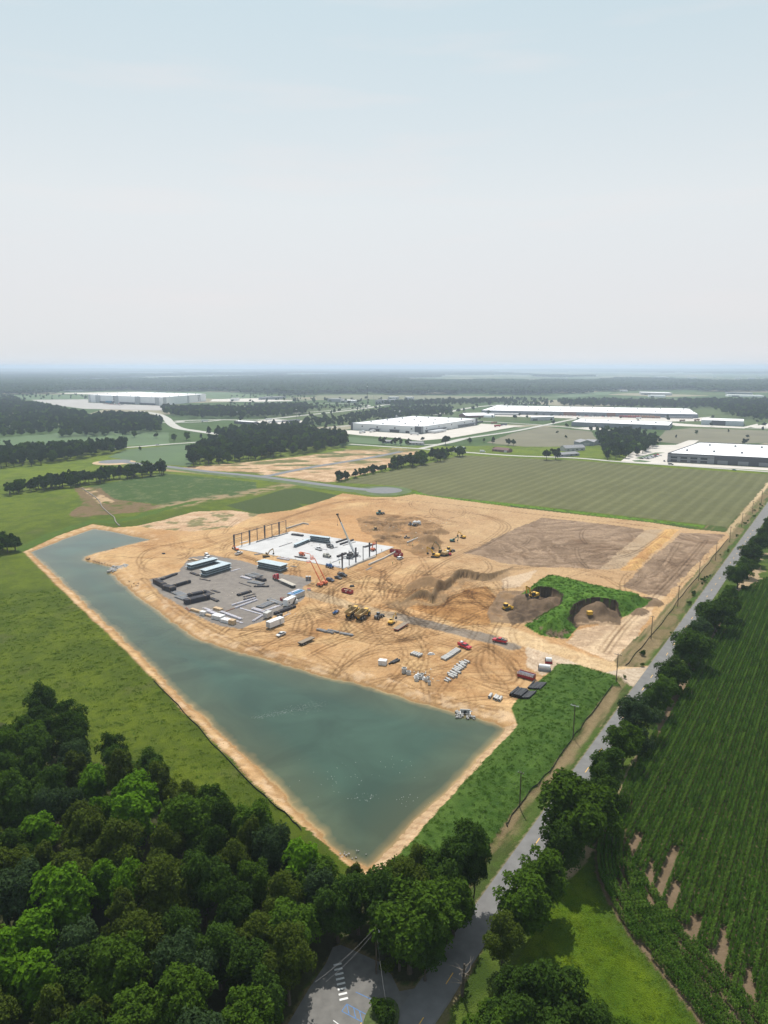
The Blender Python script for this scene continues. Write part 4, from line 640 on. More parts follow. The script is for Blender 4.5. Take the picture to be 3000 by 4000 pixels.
def tree_meshes(tag,h,rad,n,sz,leaf,seed,**k):
    k['lobes']=int(k.get('lobes',16)*1.9); V,Fq,cs=crown(h,rad,n,sz,seed=seed,**k); cm=npmesh('crown',V,Fq,[leaf]); t=MB(); r=random.Random(seed); base=k.get('base',.1); rt=.022*h
    segs=5; p=Vector((0,0,-.5)); 
    for i in range(segs):
        q=Vector((r.uniform(-.2,.2)*i,r.uniform(-.2,.2)*i,h*(.62)*(i+1)/segs)); t.cyl(p,q,rt*(1.25 if i==0 else 1)*(1-i/segs*.75),rt*(1-(i+1)/segs*.75),7,False); p=q
    for c,lr,lz in cs[3:10]:
        z0=h*r.uniform(base*.7,.5); t.cyl((0,0,z0),tuple(c*np.array((1,1,.95))),rt*.4,rt*.12,5,False)
    return cm,t.mesh('trunk',bark)
SPEC=[]
for i,(nm,leaf,n,sz,rad,kw) in enumerate((('d',L_dark,9500,.32,.33,{}),('d',L_dark,9000,.34,.35,dict(lobes=20)),('m',L_mid,9500,.33,.34,dict(lobes=18)),('m',L_mid,9000,.32,.31,dict(lobes=22)),('o',L_olive,9500,.28,.29,dict(lobes=14,cone=.5)),('o',L_olive,9500,.28,.32,dict(lobes=24)),('b',L_bright,5200,.46,.34,dict(lobes=26)),('b',L_bright,5000,.45,.30,dict(lobes=22)),('g',L_grey,9000,.32,.35,dict(lobes=18)),('t',L_dark,8500,.32,.30,dict(lobes=14,base=.40)))):
    SPEC.append((nm,)+tree_meshes(nm,1*16.0,rad*16,n,sz,leaf,100+i,**kw))
byk={}
for s in SPEC: byk.setdefault(s[0],[]).append(s)
NT=[0]
def tree(x,y,h,kind,label,group=None,wid=1.0,cat='tree',name='tree'):
    s=random.choice(byk[kind]); r=thing(name,(x,y,tz(x,y)),random.uniform(0,6.28),label=label,cat=cat,group=group); k=h/16.0; r.scale=(k*wid,k*wid,k)
    inst('crown',s[1],r); inst('trunk',s[2],r); NT[0]+=1; return r
def pois(P,d,tries=40000,rmax=None,seed=3):
    r=random.Random(seed); x0,y0=P.min(0); x1,y1=P.max(0); pts=[]; cell={}; 
    cand=np.array([(r.uniform(x0,x1),r.uniform(y0,y1)) for _ in range(tries)]); cand=cand[inpoly(cand[:,0],cand[:,1],P)]
    for p in cand:
        k=(int(p[0]//d),int(p[1]//d)); ok=True
        for i in (-1,0,1):
            for j in (-1,0,1):
                for q in cell.get((k[0]+i,k[1]+j),()):
                    if (q[0]-p[0])**2+(q[1]-p[1])**2<d*d: ok=False
        if ok: cell.setdefault(k,[]).append(p); pts.append(p)
    return pts
# the dense wood at the bottom left
WOODC=np.array([(max(-105,x),max(74,y)) for x,y in WOOD]); wp=[p for p in pois(WOODC,6.8,60000) if p[1]>80 and abs(p[0])<p[1]*.66+14]
LAB={'d':'dark green broadleaf tree in the dense wood at the near left','m':'mid green broadleaf tree in the dense wood at the near left','o':'olive green tree in the dense wood at the near left','b':'bright yellow green maple in the dense wood at the near left','g':'grey green tree in the dense wood at the near left'}
GR={k:{'d':'dark','m':'mid green','o':'olive','b':'bright','g':'grey green'}[k]+' trees of the dense wood' for k in LAB}
for p in wp:
    f=float(fbm(np.array(p[0]),np.array(p[1]),26,130)); edge_=float(dist(np.array([p[0]]),np.array([p[1]]),WOOD)[0]); q=random.random()
    low=p[1]<165
    if f>.52 and low and q<.62: k='b'
    elif q<.40: k='d'
    elif q<.62: k='m'
    elif q<.86: k='o'
    else: k='g'
    if p[1]>165: k=random.choice('ddmdg') if k!='b' or q>.1 else 'b'
    zn='at its edge beside the meadow' if edge_<11 and p[1]>118 and p[0]<-25 else 'at its right end beside the car park' if p[0]>-38 else 'at the very bottom of the view' if p[1]<112 else 'in the part nearest the left frame edge' if p[0]<-.42*p[1] else 'amid its crowded middle'
    tree(p[0],p[1],random.uniform(13,19)*(.92 if edge_<6 else 1),k,LAB[k].split(' in the dense')[0]+' of the dense wood '+zn,GR[k],random.uniform(.85,1.1))
# trees round the car park and the road junction (foot of each in the photograph, height, kind)
for px,py,h,k,l,w in ((1823,3525,18.5,'t','tall dark tree with bare trunk standing by the grass plot',.95),(1735,3560,16,'d','dark tree left of the tall bare-trunked tree',1.0),(1690,3600,13,'m','small green tree behind the car park grove',.9),(1850,3560,14,'t','slim dark tree just right of the tall bare-trunked tree',.7),
  (1600,3800,19,'m','largest green tree at the middle of the car park grove',1.15),(1520,3700,17,'d','dark tree behind the lamp pole at the car park',1.0),(1700,3740,16,'m','broad green tree overhanging the road bend',1.1),(1770,3660,14,'m','yellowish green tree at the right end of the grove',1.0),(1580,3640,17,'o','olive tree at the back of the car park grove',1.0),(1450,3600,12,'o','thin leafed olive tree near the pond tip',.9),(1390,3560,11.5,'o','feathery tree close to the pond tip',.85),(1320,3680,15,'d','dark tree over the far side of the car park',1.0),(1640,3520,13,'o','low olive tree between plot and grove',.9),(1400,3650,14,'d','dark shaded tree above the crosswalk',1.0),(1230,3590,15,'m','green tree at the wood edge near the pond tip',1.0),(1560,3580,13,'m','green tree behind the lamp pole grove',.95),(1660,3830,12,'d','dark low tree at the front of the grove',.95),(1560,3790,14,'d','dark tree at the front left of the grove',.95)):
    c=G(px,py); tree(c[0],c[1],h,k,l,None,w)
# the row along the east side of the road, from the near end to the far end
row_=[(2115,3570,15.5,'m','green tree overhanging the near road just past the grove',1.15),(2035,3680,16,'m','green tree leaning over the shaded road bend',1.2),(1960,3800,13,'o','olive tree on the road bank before the bend',1.0),(2020,4060,14,'d','dark tree at the lawn corner beside the dead trunk',1.05),(2150,4110,16,'d','round dark tree at the near end of the lime lawn',1.15),(1990,4200,14,'d','dark tree at the bottom edge beside the road',1.1),(2300,4190,13,'d','dark tree at the bottom edge of the lawn',1.15),(2440,4250,12,'m','low tree at the bottom edge right of the lawn trees',1.1),(2190,4330,14,'d','tree cut off by the bottom edge of the lawn',1.1),(1900,4200,13,'m','green tree by the road at the bottom edge',1.1),
 (2250,3330,18,'m','biggest green tree of the roadside row',1.25),(2190,3420,12,'d','shaded lower tree in front of the biggest roadside tree',1.0),(2340,3250,14,'d','dark tree behind the biggest roadside tree',.95),(2365,3120,13,'d','dark upright tree north of the biggest roadside tree',.95),(2430,3000,12.5,'m','round green tree, third north of the biggest one',1.15),(2500,2960,8,'g','small grey green bush tree at the corn edge',1.1),(2490,2890,13,'g','pale grey green willow like tree by the road',1.15),(2560,2800,11,'d','dark round tree south of the site entrance',1.15),(2600,2740,9,'m','small green tree behind the round dark one',1.0),(2620,2700,11,'d','spreading dark tree opposite the site entrance',1.25),(2690,2615,14,'d','wide dark tree overhanging the road north of the entrance',1.45),(2730,2560,9,'d','low dark tree at the corn corner north of the entrance',1.2),
 (2735,2520,10.5,'g','grey green tree beside the road gap',1.25),(2790,2470,14,'d','broad dark tree casting shadow on the corn',1.45),(2840,2430,12,'d','dark tree right of the broad shadow casting one',1.2),(2850,2350,8,'m','small round tree between road and bare patch',1.1),(2880,2300,12,'d','dark round tree left of the bare patch',1.25),(2905,2255,10,'d','dark tree behind the bare patch',1.2),(2925,2205,12,'d','dark tree at the far side of the bare patch',1.3),(2965,2165,12,'d','dark tree fourth from the far end of the row',1.25),(2985,2125,11,'d','dark tree third from the far end of the row',1.2),(3010,2090,12,'d','dark tree second from the far end of the row',1.2),(3040,2050,12,'d','dark tree at the far end of the roadside row',1.2),(3080,2010,12,'d','dark tree beyond the right edge of the row',1.2)]
for px,py,h,k,l,w in row_: c=G(px,py); tree(c[0],c[1],h*(1.12 if py<3480 else 1),k,l,None,w*(1.12 if py<3480 else .95))
# undergrowth clumps between the roadside trees
bush_me=[]
for i in range(3):
    V,Fq,cs=crown(3.0,2.2,900,.24,lobes=7,base=-.1,seed=300+i); bush_me.append(npmesh('foliage',V,Fq,[(L_mid,L_olive,L_dark)[i]]))
def bush(px,py,s,l,g=None):
    c=G(px,py); r=inst('bush',random.choice(bush_me),None,(c[0],c[1],tz(*c)),random.uniform(0,6),s,label=l,cat='bush',group=g)
for px,py,s,l in ((1490,3965,1.1,'leafy bush on the car park island'),(1505,4010,1.3,'second bush on the near end of the car park island'),(1512,3790,1.0,'yellowish bush at the foot of the lamp pole')): bush(px,py,s,l)
for i in range(46):
    s=random.uniform(8,560); d=random.uniform(6.5,15); p=RP+U*s+PN*d; inst('bush',random.choice(bush_me),None,(p[0],p[1],tz(*p)),random.uniform(0,6),random.uniform(.7,1.5),label='low green bush under the roadside tree row',cat='bush',group='undergrowth of the roadside row')
for i in range(26):
    s=random.uniform(90,520); d=-random.uniform(5,8.5); p=RP+U*s+PN*d
    if abs(s-167)<22: continue
    inst('bush',random.choice(bush_me),None,(p[0],p[1],tz(*p)),random.uniform(0,6),random.uniform(.35,.8),label='small weedy bush in the ditch beside the road',cat='bush',group='weeds in the roadside ditch')
# mid-distance trees: lighter meshes
MID=[]
for i,(leaf,rad,kw) in enumerate(((L_far,.40,{}),(L_far,.44,dict(lobes=9)),(L_dark,.38,dict(lobes=12)),(L_mid,.36,dict(lobes=12)),(L_far,.30,dict(lobes=10,cone=.5)))):
    V,Fq,cs=crown(14,rad*14,1900,.72,seed=500+i,base=-.08,**kw); MID.append(npmesh('crown',V,Fq,[leaf]))
tk=MB(); tk.cyl((0,0,-.5),(0,0,7),.35,.2,6,False); tkm=tk.mesh('trunk',bark)
def mtree(x,y,h,label,group,w=1.0,k=None):
    r=thing('tree',(x,y,tz(x,y)),random.uniform(0,6.28),label=label,cat='tree',group=group); s=h/14; r.scale=(s*w,s*w,s); inst('crown',MID[k if k is not None else random.randrange(5)],r); inst('trunk',tkm,r); NT[0]+=1
def band(pts,w,n,hr,label,group):
    c=np.array(curve(GP(pts),6)); seg=np.hypot(*(c[1:]-c[:-1]).T); cum=np.concatenate([[0],np.cumsum(seg)])
    for i in range(n):
        s=(i+.5+random.uniform(-.3,.3))/n*cum[-1]; j=min(len(c)-2,int(np.searchsorted(cum,s)-1)); p=c[j]+(c[j+1]-c[j])*((s-cum[j])/seg[j]); d=(c[j+1]-c[j])/seg[j]; nn_=np.array((-d[1],d[0]))*random.uniform(-w,w); mtree(p[0]+nn_[0],p[1]+nn_[1],random.uniform(*hr),label,group,random.uniform(.85,1.15))
band([(1310,1882),(1386,1864),(1482,1843),(1560,1830)],4,24,(7,12),'small dark tree in the thin end of the hedgerow by the crop field','thin end of the hedgerow')
band([(1560,1831),(1603,1822),(1690,1800),(1753,1786),(1790,1777)],10,30,(12,18),'tall full tree in the hedgerow at the crop field corner','tall end of the hedgerow')
band([(20,1930),(150,1915),(280,1898),(422,1876),(520,1862),(639,1848)],11,52,(10,18),'tree in the row across the left fields near the round road end','tree row near the left road end')
for px,py,h,l in ((10,2150,15,'dark tree at the left edge by the pond corner'),(30,2158,13,'second dark tree at the left edge by the pond corner'),(60,2150,13,'right hand dark tree of the left edge clump'),(-20,2165,14,'outer dark tree cut by the left edge')): c=G(px,py); mtree(c[0],c[1],h,l,None,1.2,2)
for px,py,h,l in ((2135,1797,15,'airy pale tree beside the roadside houses, left one'),(2170,1795,17,'airy pale tree beside the roadside houses, right one'),(1740,1740,17,'dark conifer like tree at the crossroads'),(1835,1732,11,'tree alone beside the crossroads drive'),(1925,1733,12,'round tree near the brick house'),(1890,1728,8,'small tree left of the round one'),(1650,1724,8,'round bush like tree below the trailers'),(1565,1740,13,'tree between the two crossroads houses'),(1545,1735,12,'left tree between the two crossroads houses'),(1590,1738,9,'low tree by the crossroads bungalow'),(1985,1740,12,'dark tree behind the brick house'),(2005,1742,12,'right dark tree behind the brick house'),(610,1712,11,'round tree alone in the left field'),(680,1722,14,'tree in a clump by the interchange, left'),(730,1720,17,'tall tree in a clump by the interchange'),(785,1715,10,'tree in a clump by the interchange, right'),(480,1705,18,'big tree at the edge of the left field'),(525,1708,14,'smaller tree at the edge of the left field'),(420,1698,17,'round tree left of the big field edge tree'),(350,1694,12,'low wide tree along the left field edge'),(130,1745,9,'small tree by the county road at far left'),(30,1748,13,'tree by the county road at the left edge'),(165,1747,8,'bush like tree by the left county road'),(547,1760,7,'small bush like tree below the county road'),(815,1700,17,'tall slim tree left of the highway wood'),(850,1706,17,'dark broad tree left of the highway wood')):
    c=G(px,py); mtree(c[0],c[1],h,l,None)
def wood(P,d,hr,label,group,lim=None,seed=1):
    pts=pois(GP(P),d,9000,seed=seed); pts.sort(key=lambda p:p[1]); return pts,hr,label,group
rest=[]
for P,d,hr,l,g,nmax in (([(2370,1798),(2480,1786),(2565,1745),(2555,1722),(2420,1702),(2330,1712),(2350,1745)],11,(13,18),'tree in the clump beside the charcoal warehouse','clump beside the charcoal warehouse',40),
   ([(745,1822),(900,1812),(1000,1795),(1181,1776),(1355,1744),(1340,1715),(1180,1692),(1000,1700),(820,1738),(760,1770)],10.5,(15,22),'tree in the large wood between the two road ends','large wood between the road ends',36),
   ([(-80,1840),(0,1832),(150,1818),(360,1788),(497,1762),(480,1750),(250,1762),(-80,1785)],10,(15,22),'tree in the belt along the left county road','belt along the left county road',22)):
    pts,hr,l,g=wood(P,d,hr,l,g)
    for i,p in enumerate(pts):
        if i<nmax: mtree(p[0],p[1],random.uniform(*hr),l,g)
        else: rest.append((p[0],p[1],random.uniform(*hr)))
for P,d,hr in (([(-400,1590),(60,1575),(200,1600),(330,1628),(338,1655),(240,1680),(60,1690),(0,1700),(-400,1720)],12,(15,22)),([(250,1680),(330,1640),(440,1628),(560,1630),(632,1655),(628,1690),(470,1700),(330,1706),(240,1708)],11,(14,21)),([(-200,1700),(0,1712),(120,1703),(220,1694),(210,1682),(0,1690),(-200,1690)],14,(10,15)),
   ([(640,1600),(1000,1605),(1190,1605),(1200,1620),(1000,1634),(860,1636),(760,1636),(640,1618)],13,(16,22)),([(1000,1590),(1180,1586),(1240,1600),(1150,1616),(1000,1620)],13,(13,19)),([(850,1695),(1000,1680),(1120,1668),(1200,1662),(1190,1700),(1100,1716),(960,1720),(860,1712)],13,(13,19)),
   ([(1190,1650),(1290,1640),(1440,1618),(1450,1640),(1370,1665),(1250,1668),(1190,1672)],15,(9,16)),([(1240,1588),(1400,1586),(1410,1594),(1250,1600)],20,(6,11)),([(1420,1622),(1560,1600),(1760,1598),(1760,1622),(1600,1632),(1500,1645)],13,(12,17)),([(1480,1578),(1700,1570),(1960,1566),(2010,1574),(1850,1580),(1700,1585),(1560,1592)],14,(12,17)),
   ([(2180,1572),(2400,1570),(2700,1578),(2790,1588),(2700,1600),(2400,1592),(2200,1588)],14,(15,21)),([(2650,1572),(3000,1570),(3400,1570),(3400,1650),(2985,1648),(2880,1632),(2830,1622),(2790,1600)],14,(16,22)),([(1960,1560),(2110,1562),(2160,1575),(2120,1590),(1980,1590)],26,(10,15)),([(1000,1540),(1100,1542),(1300,1566),(1200,1574),(900,1552)],40,(8,12)),([(-300,1548),(60,1552),(80,1570),(-300,1600)],18,(12,16)),
   ([(900,1570),(1300,1562),(2100,1560),(2150,1590),(2100,1640),(1700,1650),(1300,1690),(1150,1640),(900,1650)],48,(8,16)),([(0,1540),(340,1545),(340,1560),(0,1570)],55,(9,15)),([(2150,1600),(3000,1600),(3000,1750),(2150,1720)],75,(6,12)),([(2330,1690),(2420,1690),(2500,1700),(2480,1712),(2350,1705)],14,(12,16)),([(1470,1722),(1540,1722),(1620,1728),(1600,1742),(1490,1740)],16,(6,11))):
    for p in pois(GP(P),d,6000,seed=len(rest)): rest.append((p[0],p[1],random.uniform(*hr)))
def scatter(name,pts,meshes,label,kind='stuff',cat='woodland',mat_=None):
    "pts: x,y,z,rot,scale,pick"
    A=np.array(pts,dtype=np.float64); me=bpy.data.meshes.new(name); me.vertices.add(len(A)); me.vertices.foreach_set('co',A[:,:3].astype(np.float32).ravel())
    a=me.attributes.new('turn','FLOAT','POINT'); a.data.foreach_set('value',A[:,3].astype(np.float32)); a=me.attributes.new('size','FLOAT','POINT'); a.data.foreach_set('value',A[:,4].astype(np.float32)); a=me.attributes.new('pick','INT','POINT'); a.data.foreach_set('value',A[:,5].astype(np.int32))
    col=bpy.data.collections.new(name+'_sources')
    for i,m in enumerate(meshes): o=bpy.data.objects.new(name+'_source_%02d'%i,m); col.objects.link(o)
    ng=bpy.data.node_groups.new(name,'GeometryNodeTree'); ng.interface.new_socket('Geometry',in_out='INPUT',socket_type='NodeSocketGeometry'); ng.interface.new_socket('Geometry',in_out='OUTPUT',socket_type='NodeSocketGeometry')
    n=ng.nodes.new; gi=n('NodeGroupInput'); go=n('NodeGroupOutput'); mp=n('GeometryNodeMeshToPoints'); ci=n('GeometryNodeCollectionInfo'); ci.inputs['Collection'].default_value=col; ci.inputs['Separate Children'].default_value=True; ci.inputs['Reset Children'].default_value=True; ip=n('GeometryNodeInstanceOnPoints'); ip.inputs['Pick Instance'].default_value=True
    def na(nm,ty): q=n('GeometryNodeInputNamedAttribute'); q.data_type=ty; q.inputs['Name'].default_value=nm; return q.outputs['Attribute']
    cx=n('ShaderNodeCombineXYZ'); l=ng.links.new; l(na('turn','FLOAT'),cx.inputs['Z']); l(gi.outputs[0],mp.inputs['Mesh']); l(mp.outputs[0],ip.inputs['Points']); l(ci.outputs[0],ip.inputs['Instance']); l(na('pick','INT'),ip.inputs['Instance Index']); l(cx.outputs[0],ip.inputs['Rotation']); l(na('size','FLOAT'),ip.inputs['Scale']); l(ip.outputs[0],go.inputs[0])
    o=inst(name,me,kind=kind); m=o.modifiers.new('scatter','NODES'); m.node_group=ng; 
    if label: o['label']=label; o['category']=cat
    return o
scatter('woodland',[(x,y,tz(x,y),random.uniform(0,6.28),h/14,random.randrange(5)) for x,y,h in rest],MID,'dark green woodland filling the gaps between distant fields and roads')
# far forest: hectare tiles of crowns
def ico_crown(r,seed):
    q=np.random.default_rng(seed); th=[];V=[(0,0,1)]; F_=[]; n=7
    for ring,z in enumerate((.75,.25,-.4)):
        rr_=math.sqrt(1-z*z) if z>-.3 else .8
        for i in range(n): a=2*math.pi*(i+.5*(ring%2))/n; V.append((math.cos(a)*rr_,math.sin(a)*rr_,z))
    for i in range(n): F_.append((0,1+i,1+(i+1)%n))
    for k in range(2):
        for i in range(n):
            a=1+k*n+i; b=1+k*n+(i+1)%n; c=a+n; d=b+n; F_+= [(a,c,b),(b,c,d)]
    V=np.array(V,float); V*=(1+q.normal(0,.13,(len(V),1))); return V,np.array(F_)
TS=130.0; tiles=[]
for t in range(4):
    q=np.random.default_rng(900+t); VV_=[];FF_=[]; off=0
    for i in range(150):
        V,Fc=ico_crown(1,i+t*200); h=q.uniform(13,22); r_=q.uniform(5.5,9); V=V*np.array((r_,r_,r_*.75))+np.array((q.uniform(-TS/2,TS/2),q.uniform(-TS/2,TS/2),h-r_*.75)); VV_.append(V); FF_.append(Fc+off); off+=len(V)
    V=np.concatenate(VV_); tiles.append(npmesh('crowns',V,np.concatenate(FF_),[L_far]))
CLEAR=[GP(P) for P in ([(430,1545),(560,1530),(900,1532),(1150,1556),(900,1562),(800,1556)],[(1220,1544),(1500,1541),(2010,1549),(2010,1560),(1240,1564)],[(2150,1553),(2270,1532),(2390,1529),(2400,1545),(2230,1554)],[(0,1541),(340,1541),(340,1560),(120,1563),(-100,1560)],[(590,1505),(680,1502),(680,1512),(600,1515)],[(2380,1527),(2700,1524),(2760,1545),(2700,1560),(2400,1545)],[(2820,1536),(3010,1536),(3010,1556),(2820,1556)],[(240,1529),(600,1527),(830,1537),(600,1540),(240,1541)],[(2620,1550),(2780,1545),(2800,1565),(2640,1565)],[(1900,1553),(2150,1553),(2150,1562),(1900,1564)])]
tp=[]; y=2500.0
while y<15500:
    hw=y*.66+500; x=-hw
    while x<hw:
        jx,jy=x+random.uniform(-30,30),y+random.uniform(-30,30); a1=np.array([jx]); a2=np.array([jy])
        c1=float(fbm(a1,a2*.55,1500,140)[0]); base_=.64 if y<5200 else .58; lo=-.06 if y<5200 else 0
        inc=any(bool(inpoly(a1,a2,P)[0]) for P in CLEAR)
        fy=2880+ (300 if jx>1200 else 0)
        ok=(c1<base_-lo) and not inc and (jy>fy or (abs(jx)>jy*.60 and random.random()<.6))
        if y>5600 and float(fbm(a1,a2*.35,2400,141)[0])>.54: ok=False
        if ok: tp.append((jx,jy,0,random.choice((0,1.57,3.14,4.71)),random.uniform(.95,1.25),random.randrange(4)))
        x+=TS
    y+=TS*(1 if y<6000 else 1.3 if y<9000 else 2.0)
scatter('forest',tp,tiles,'continuous hazy forest stretching to the horizon',cat='forest')
# low wooded hills closing the horizon
hillm=mat('hill_forest',(.035,.058,.024),.95,var=.3,scale=.006,bump=0)
hx=np.linspace(-26000,26000,420); hy=np.linspace(14500,27000,40); HX,HY=np.meshgrid(hx,hy); hzz=(8+62*fbm(HX,HY,3800,150)+14*fbm(HX,HY,600,151))*ss(14500,16500,HY)*ss(27000,23000,HY)-1; hzz=np.minimum(hzz,84)
ii=np.arange(hx.size*hy.size).reshape(hy.size,hx.size); inst('hills',npmesh('hills',np.stack([HX,HY,hzz],-1).reshape(-1,3),np.stack([ii[:-1,:-1],ii[:-1,1:],ii[1:,1:],ii[1:,:-1]],-1).reshape(-1,4),[hillm],True),kind='structure')
# corn
def cornseg(seed,n=22,ln=4.0):
    q=np.random.default_rng(seed); V=[];Fq=[]; o=0
    for i in range(n):
        x=(i+.5)/n*ln-ln/2; y=q.normal(0,.05); h=q.uniform(1.9,2.35)
        for k in range(7):
            a=q.uniform(0,6.28); z=h*(.28+.10*k); l_=q.uniform(.5,.8)*(1-.03*k); dx,dy=math.cos(a)*l_*.55,math.sin(a)*l_; w=.085; px_,py_=-math.sin(a)*w,math.cos(a)*w
            V+= [(x-px_,y-py_,z),(x+px_,y+py_,z),(x+dx*.6+px_,y+dy*.6+py_,z+.28),(x+dx*.6-px_,y+dy*.6-py_,z+.28),(x+dx,y+dy,z+.02)]; Fq+= [(o,o+1,o+2),(o,o+2,o+3),(o+3,o+2,o+4)]; o+=5
        V+= [(x-.03,y,0),(x+.03,y,0),(x,y,h+.25)]; Fq.append((o,o+1,o+2)); o+=3
    return npmesh('corn_row',np.array(V),np.array(Fq),[L_corn2 if seed==2 else L_corn])
cs_=[cornseg(i) for i in range(3)]; cpts=[]
def vis(x,y): return abs(x)<y*.60+25
ang=RA; pmin,pmax=0,420
for k in range(0,560):
    off=12.5+k*.92
    for s in np.arange(-170,430,4.0):
        p=RP+U*(s+random.uniform(-.3,.3))+PN*off
        if p[1]<85 or p[1]>520 or not vis(*p): continue
        cpts.append((p[0],p[1],(k%3)))
cp=np.array(cpts); ck_=cp[:,2]; cp=cp[:,:2]; m=inpoly(cp[:,0],cp[:,1],INNER); dI=dist(cp[:,0],cp[:,1],INNER); 
combn=((np.abs(((cp-RP)@PN)%5.52-2.76)<1.15)&(dI<7.5*fbm(cp[:,0]*3,cp[:,1],4,161)+1.5)&(cp[:,1]<150)); m&=~combn
st_=GP([(2652,3310),(2620,3312),(2545,3490),(2580,3510)]); m&=~inpoly(cp[:,0],cp[:,1],st_)
CP_=[(p[0],p[1],tz(*p)-.05,RA,random.uniform(.9,1.05)*(.84 if kk_==0 else 1),(2 if random.random()<.75 else 0) if kk_==2 else random.randrange(2)) for p,kk_ in zip(cp[m],ck_[m])]
# headland rows bend along the edge of the field
Eg=np.array(curve([CORN[i] for i in range(1,19)],6)); 
for k in range(13):
    acc_=0; last=None
    for i in range(len(Eg)-1):
        d=Eg[i+1]-Eg[i]; ln=np.hypot(*d); 
        if ln<.01: continue
        d=d/ln; nr_=np.array((-d[1],d[0])); t_=0
        while acc_<=ln:
            p=Eg[i]+d*acc_+nr_*(.8+k*.82); acc_+=3.6
            if p[1]<85 or not vis(*p): continue
            if bool(inpoly(np.array([p[0]]),np.array([p[1]]),INNER)[0]): continue
            if random.random()<.06+.05*(k>8) : continue
            CP_.append((p[0],p[1],tz(*p)-.05,math.atan2(d[1],d[0]),random.uniform(.7,1.0),random.randrange(3)))
        acc_-=ln
scatter('corn',CP_,cs_,'dense rows of dark green corn in the field right of the road',cat='corn crop')
# long grass
def tuft(seed,n=26,r=.8,h=.45):
    q=np.random.default_rng(seed); P=np.stack([q.normal(0,r*.5,n),q.normal(0,r*.5,n),q.uniform(.05,h,n)],1); V,Fq=cards(P,np.tile((0,0,.7),(n,1)),.20,.6,.8,q); return npmesh('tuft',V,Fq,[L_grass])
tf=[tuft(i) for i in range(3)]; gp=[]
for P,dn in ((PLOT,.5),):
    x0,y0=P.min(0); x1,y1=P.max(0); n=int((x1-x0)*(y1-y0)*dn); q=rng.random((n,2))*np.array((x1-x0,y1-y0))+np.array((x0,y0)); q=q[inpoly(q[:,0],q[:,1],P)&~inpoly(q[:,0],q[:,1],SITE)]; gp+= [(a,b,tz(a,b)-.05,random.uniform(0,6),random.uniform(.5,.95),random.randrange(3)) for a,b in q]
q=rng.random((4500,2))*np.array((75,130))+np.array((55,260)); q=q[inpoly(q[:,0],q[:,1],MOUND)&~inpoly(q[:,0],q[:,1],BITEA)&~inpoly(q[:,0],q[:,1],BITEB)]; gp+= [(a,b,tz(a,b)-.05,random.uniform(0,6),random.uniform(.6,1.2),random.randrange(3)) for a,b in q]
scatter('tall_grass',gp,tf,'rough dark green grass on the plot and soil mound',cat='grass')
tf2=[]
for i in range(3):
    q=np.random.default_rng(50+i); n=18; P=np.stack([q.normal(0,.7,n),q.normal(0,.7,n),q.uniform(.03,.22,n)],1); V,Fq=cards(P,np.tile((0,0,1.2),(n,1)),.22,.7,.6,q); tf2.append(npmesh('tuft',V,Fq,[(leafmat('meadow_leaves',(.075,.12,.010),.35,.2),L_grass,leafmat('lime_leaves',(.10,.15,.008),.3,.2))[i]]))
q=rng.random((34000,2))*np.array((330,330))+np.array((-330,130)); MW=GP([(-800,2350),(235,2305),(549,2605),(1000,3075),(1130,3190),(1080,3400),(700,3350),(480,3150),(0,2930),(-800,2700)]); q=q[inpoly(q[:,0],q[:,1],MW)&(np.abs(q[:,0])<q[:,1]*.6+10)]; q=q[rng.random(len(q))<.35+.65*fbm(q[:,0],q[:,1],8,170)]
ql=rng.random((14000,2))*np.array((60,90))+np.array((10,78)); ql=ql[inpoly(ql[:,0],ql[:,1],LAWN)&(road_d(ql[:,0],ql[:,1])>7)]; ql=ql[rng.random(len(ql))<.25+.75*fbm(ql[:,0],ql[:,1],6,171)]
scatter('lawn_grass',[(a,b,tz(a,b)-.04,random.uniform(0,6),random.uniform(.35,.8),random.choice((0,2,2,2,1))) for a,b in ql],tf2,'bright lime green grass of the corner lawn',cat='grass')
scatter('meadow_grass',[(a,b,tz(a,b)-.02,random.uniform(0,6),random.uniform(.5,1.15),random.choice((0,0,1,2))) for a,b in q],tf2,'patchy bright green meadow grass left of the pond',cat='grass')
print('TREES',NT[0],'corn',len(CP_),'tiles',len(tp),'rest',len(rest),'wood',len(wp))
# ------------------------------------------------------------------ vehicles and machines (x forward)
def paint(n,c,r=.35): return mat(n,c,r,0,var=.06,scale=2)
p_white=paint('white_car_paint',(.70,.70,.70)); p_black=paint('black_car_paint',(.02,.022,.025)); p_navy=paint('navy_car_paint',(.03,.04,.075)); p_red=paint('red_car_paint',(.45,.025,.04)); p_sil=paint('silver_car_paint',(.55,.55,.54)); p_blue=paint('blue_machine_paint',(.03,.13,.35)); p_grey=paint('grey_car_paint',(.16,.165,.17)); p_green=paint('teal_car_paint',(.03,.16,.14))
p_yel=mat('machine_yellow',(.62,.36,.03),.5,0,var=.12,scale=1.5); p_or=mat('lift_orange',(.60,.13,.04),.5,0,var=.1,scale=1.5); p_tan=mat('dusty_yellow',(.36,.25,.11),.8,0,var=.2,scale=1.2); p_cream=mat('cream_machine_paint',(.50,.49,.42),.5); tyre=mat('tyre_rubber',(.022,.021,.02),.85,var=.15,scale=3); trk_m=mat('track_steel',(.05,.045,.04),.8,var=.2,scale=3); rim_m=mat('wheel_rim',(.35,.35,.36),.4,.3); dark=mat('dark_machine_part',(.035,.033,.033),.6); wood_m=mat('timber_deck',(.24,.19,.14),.9,var=.2,scale=2); redm=mat('skip_red',(.30,.02,.03),.6,var=.15,scale=1); lamp=mat('lamp_lens',(.6,.6,.55),.2); rlamp=mat('tail_lens',(.35,.01,.01),.3)
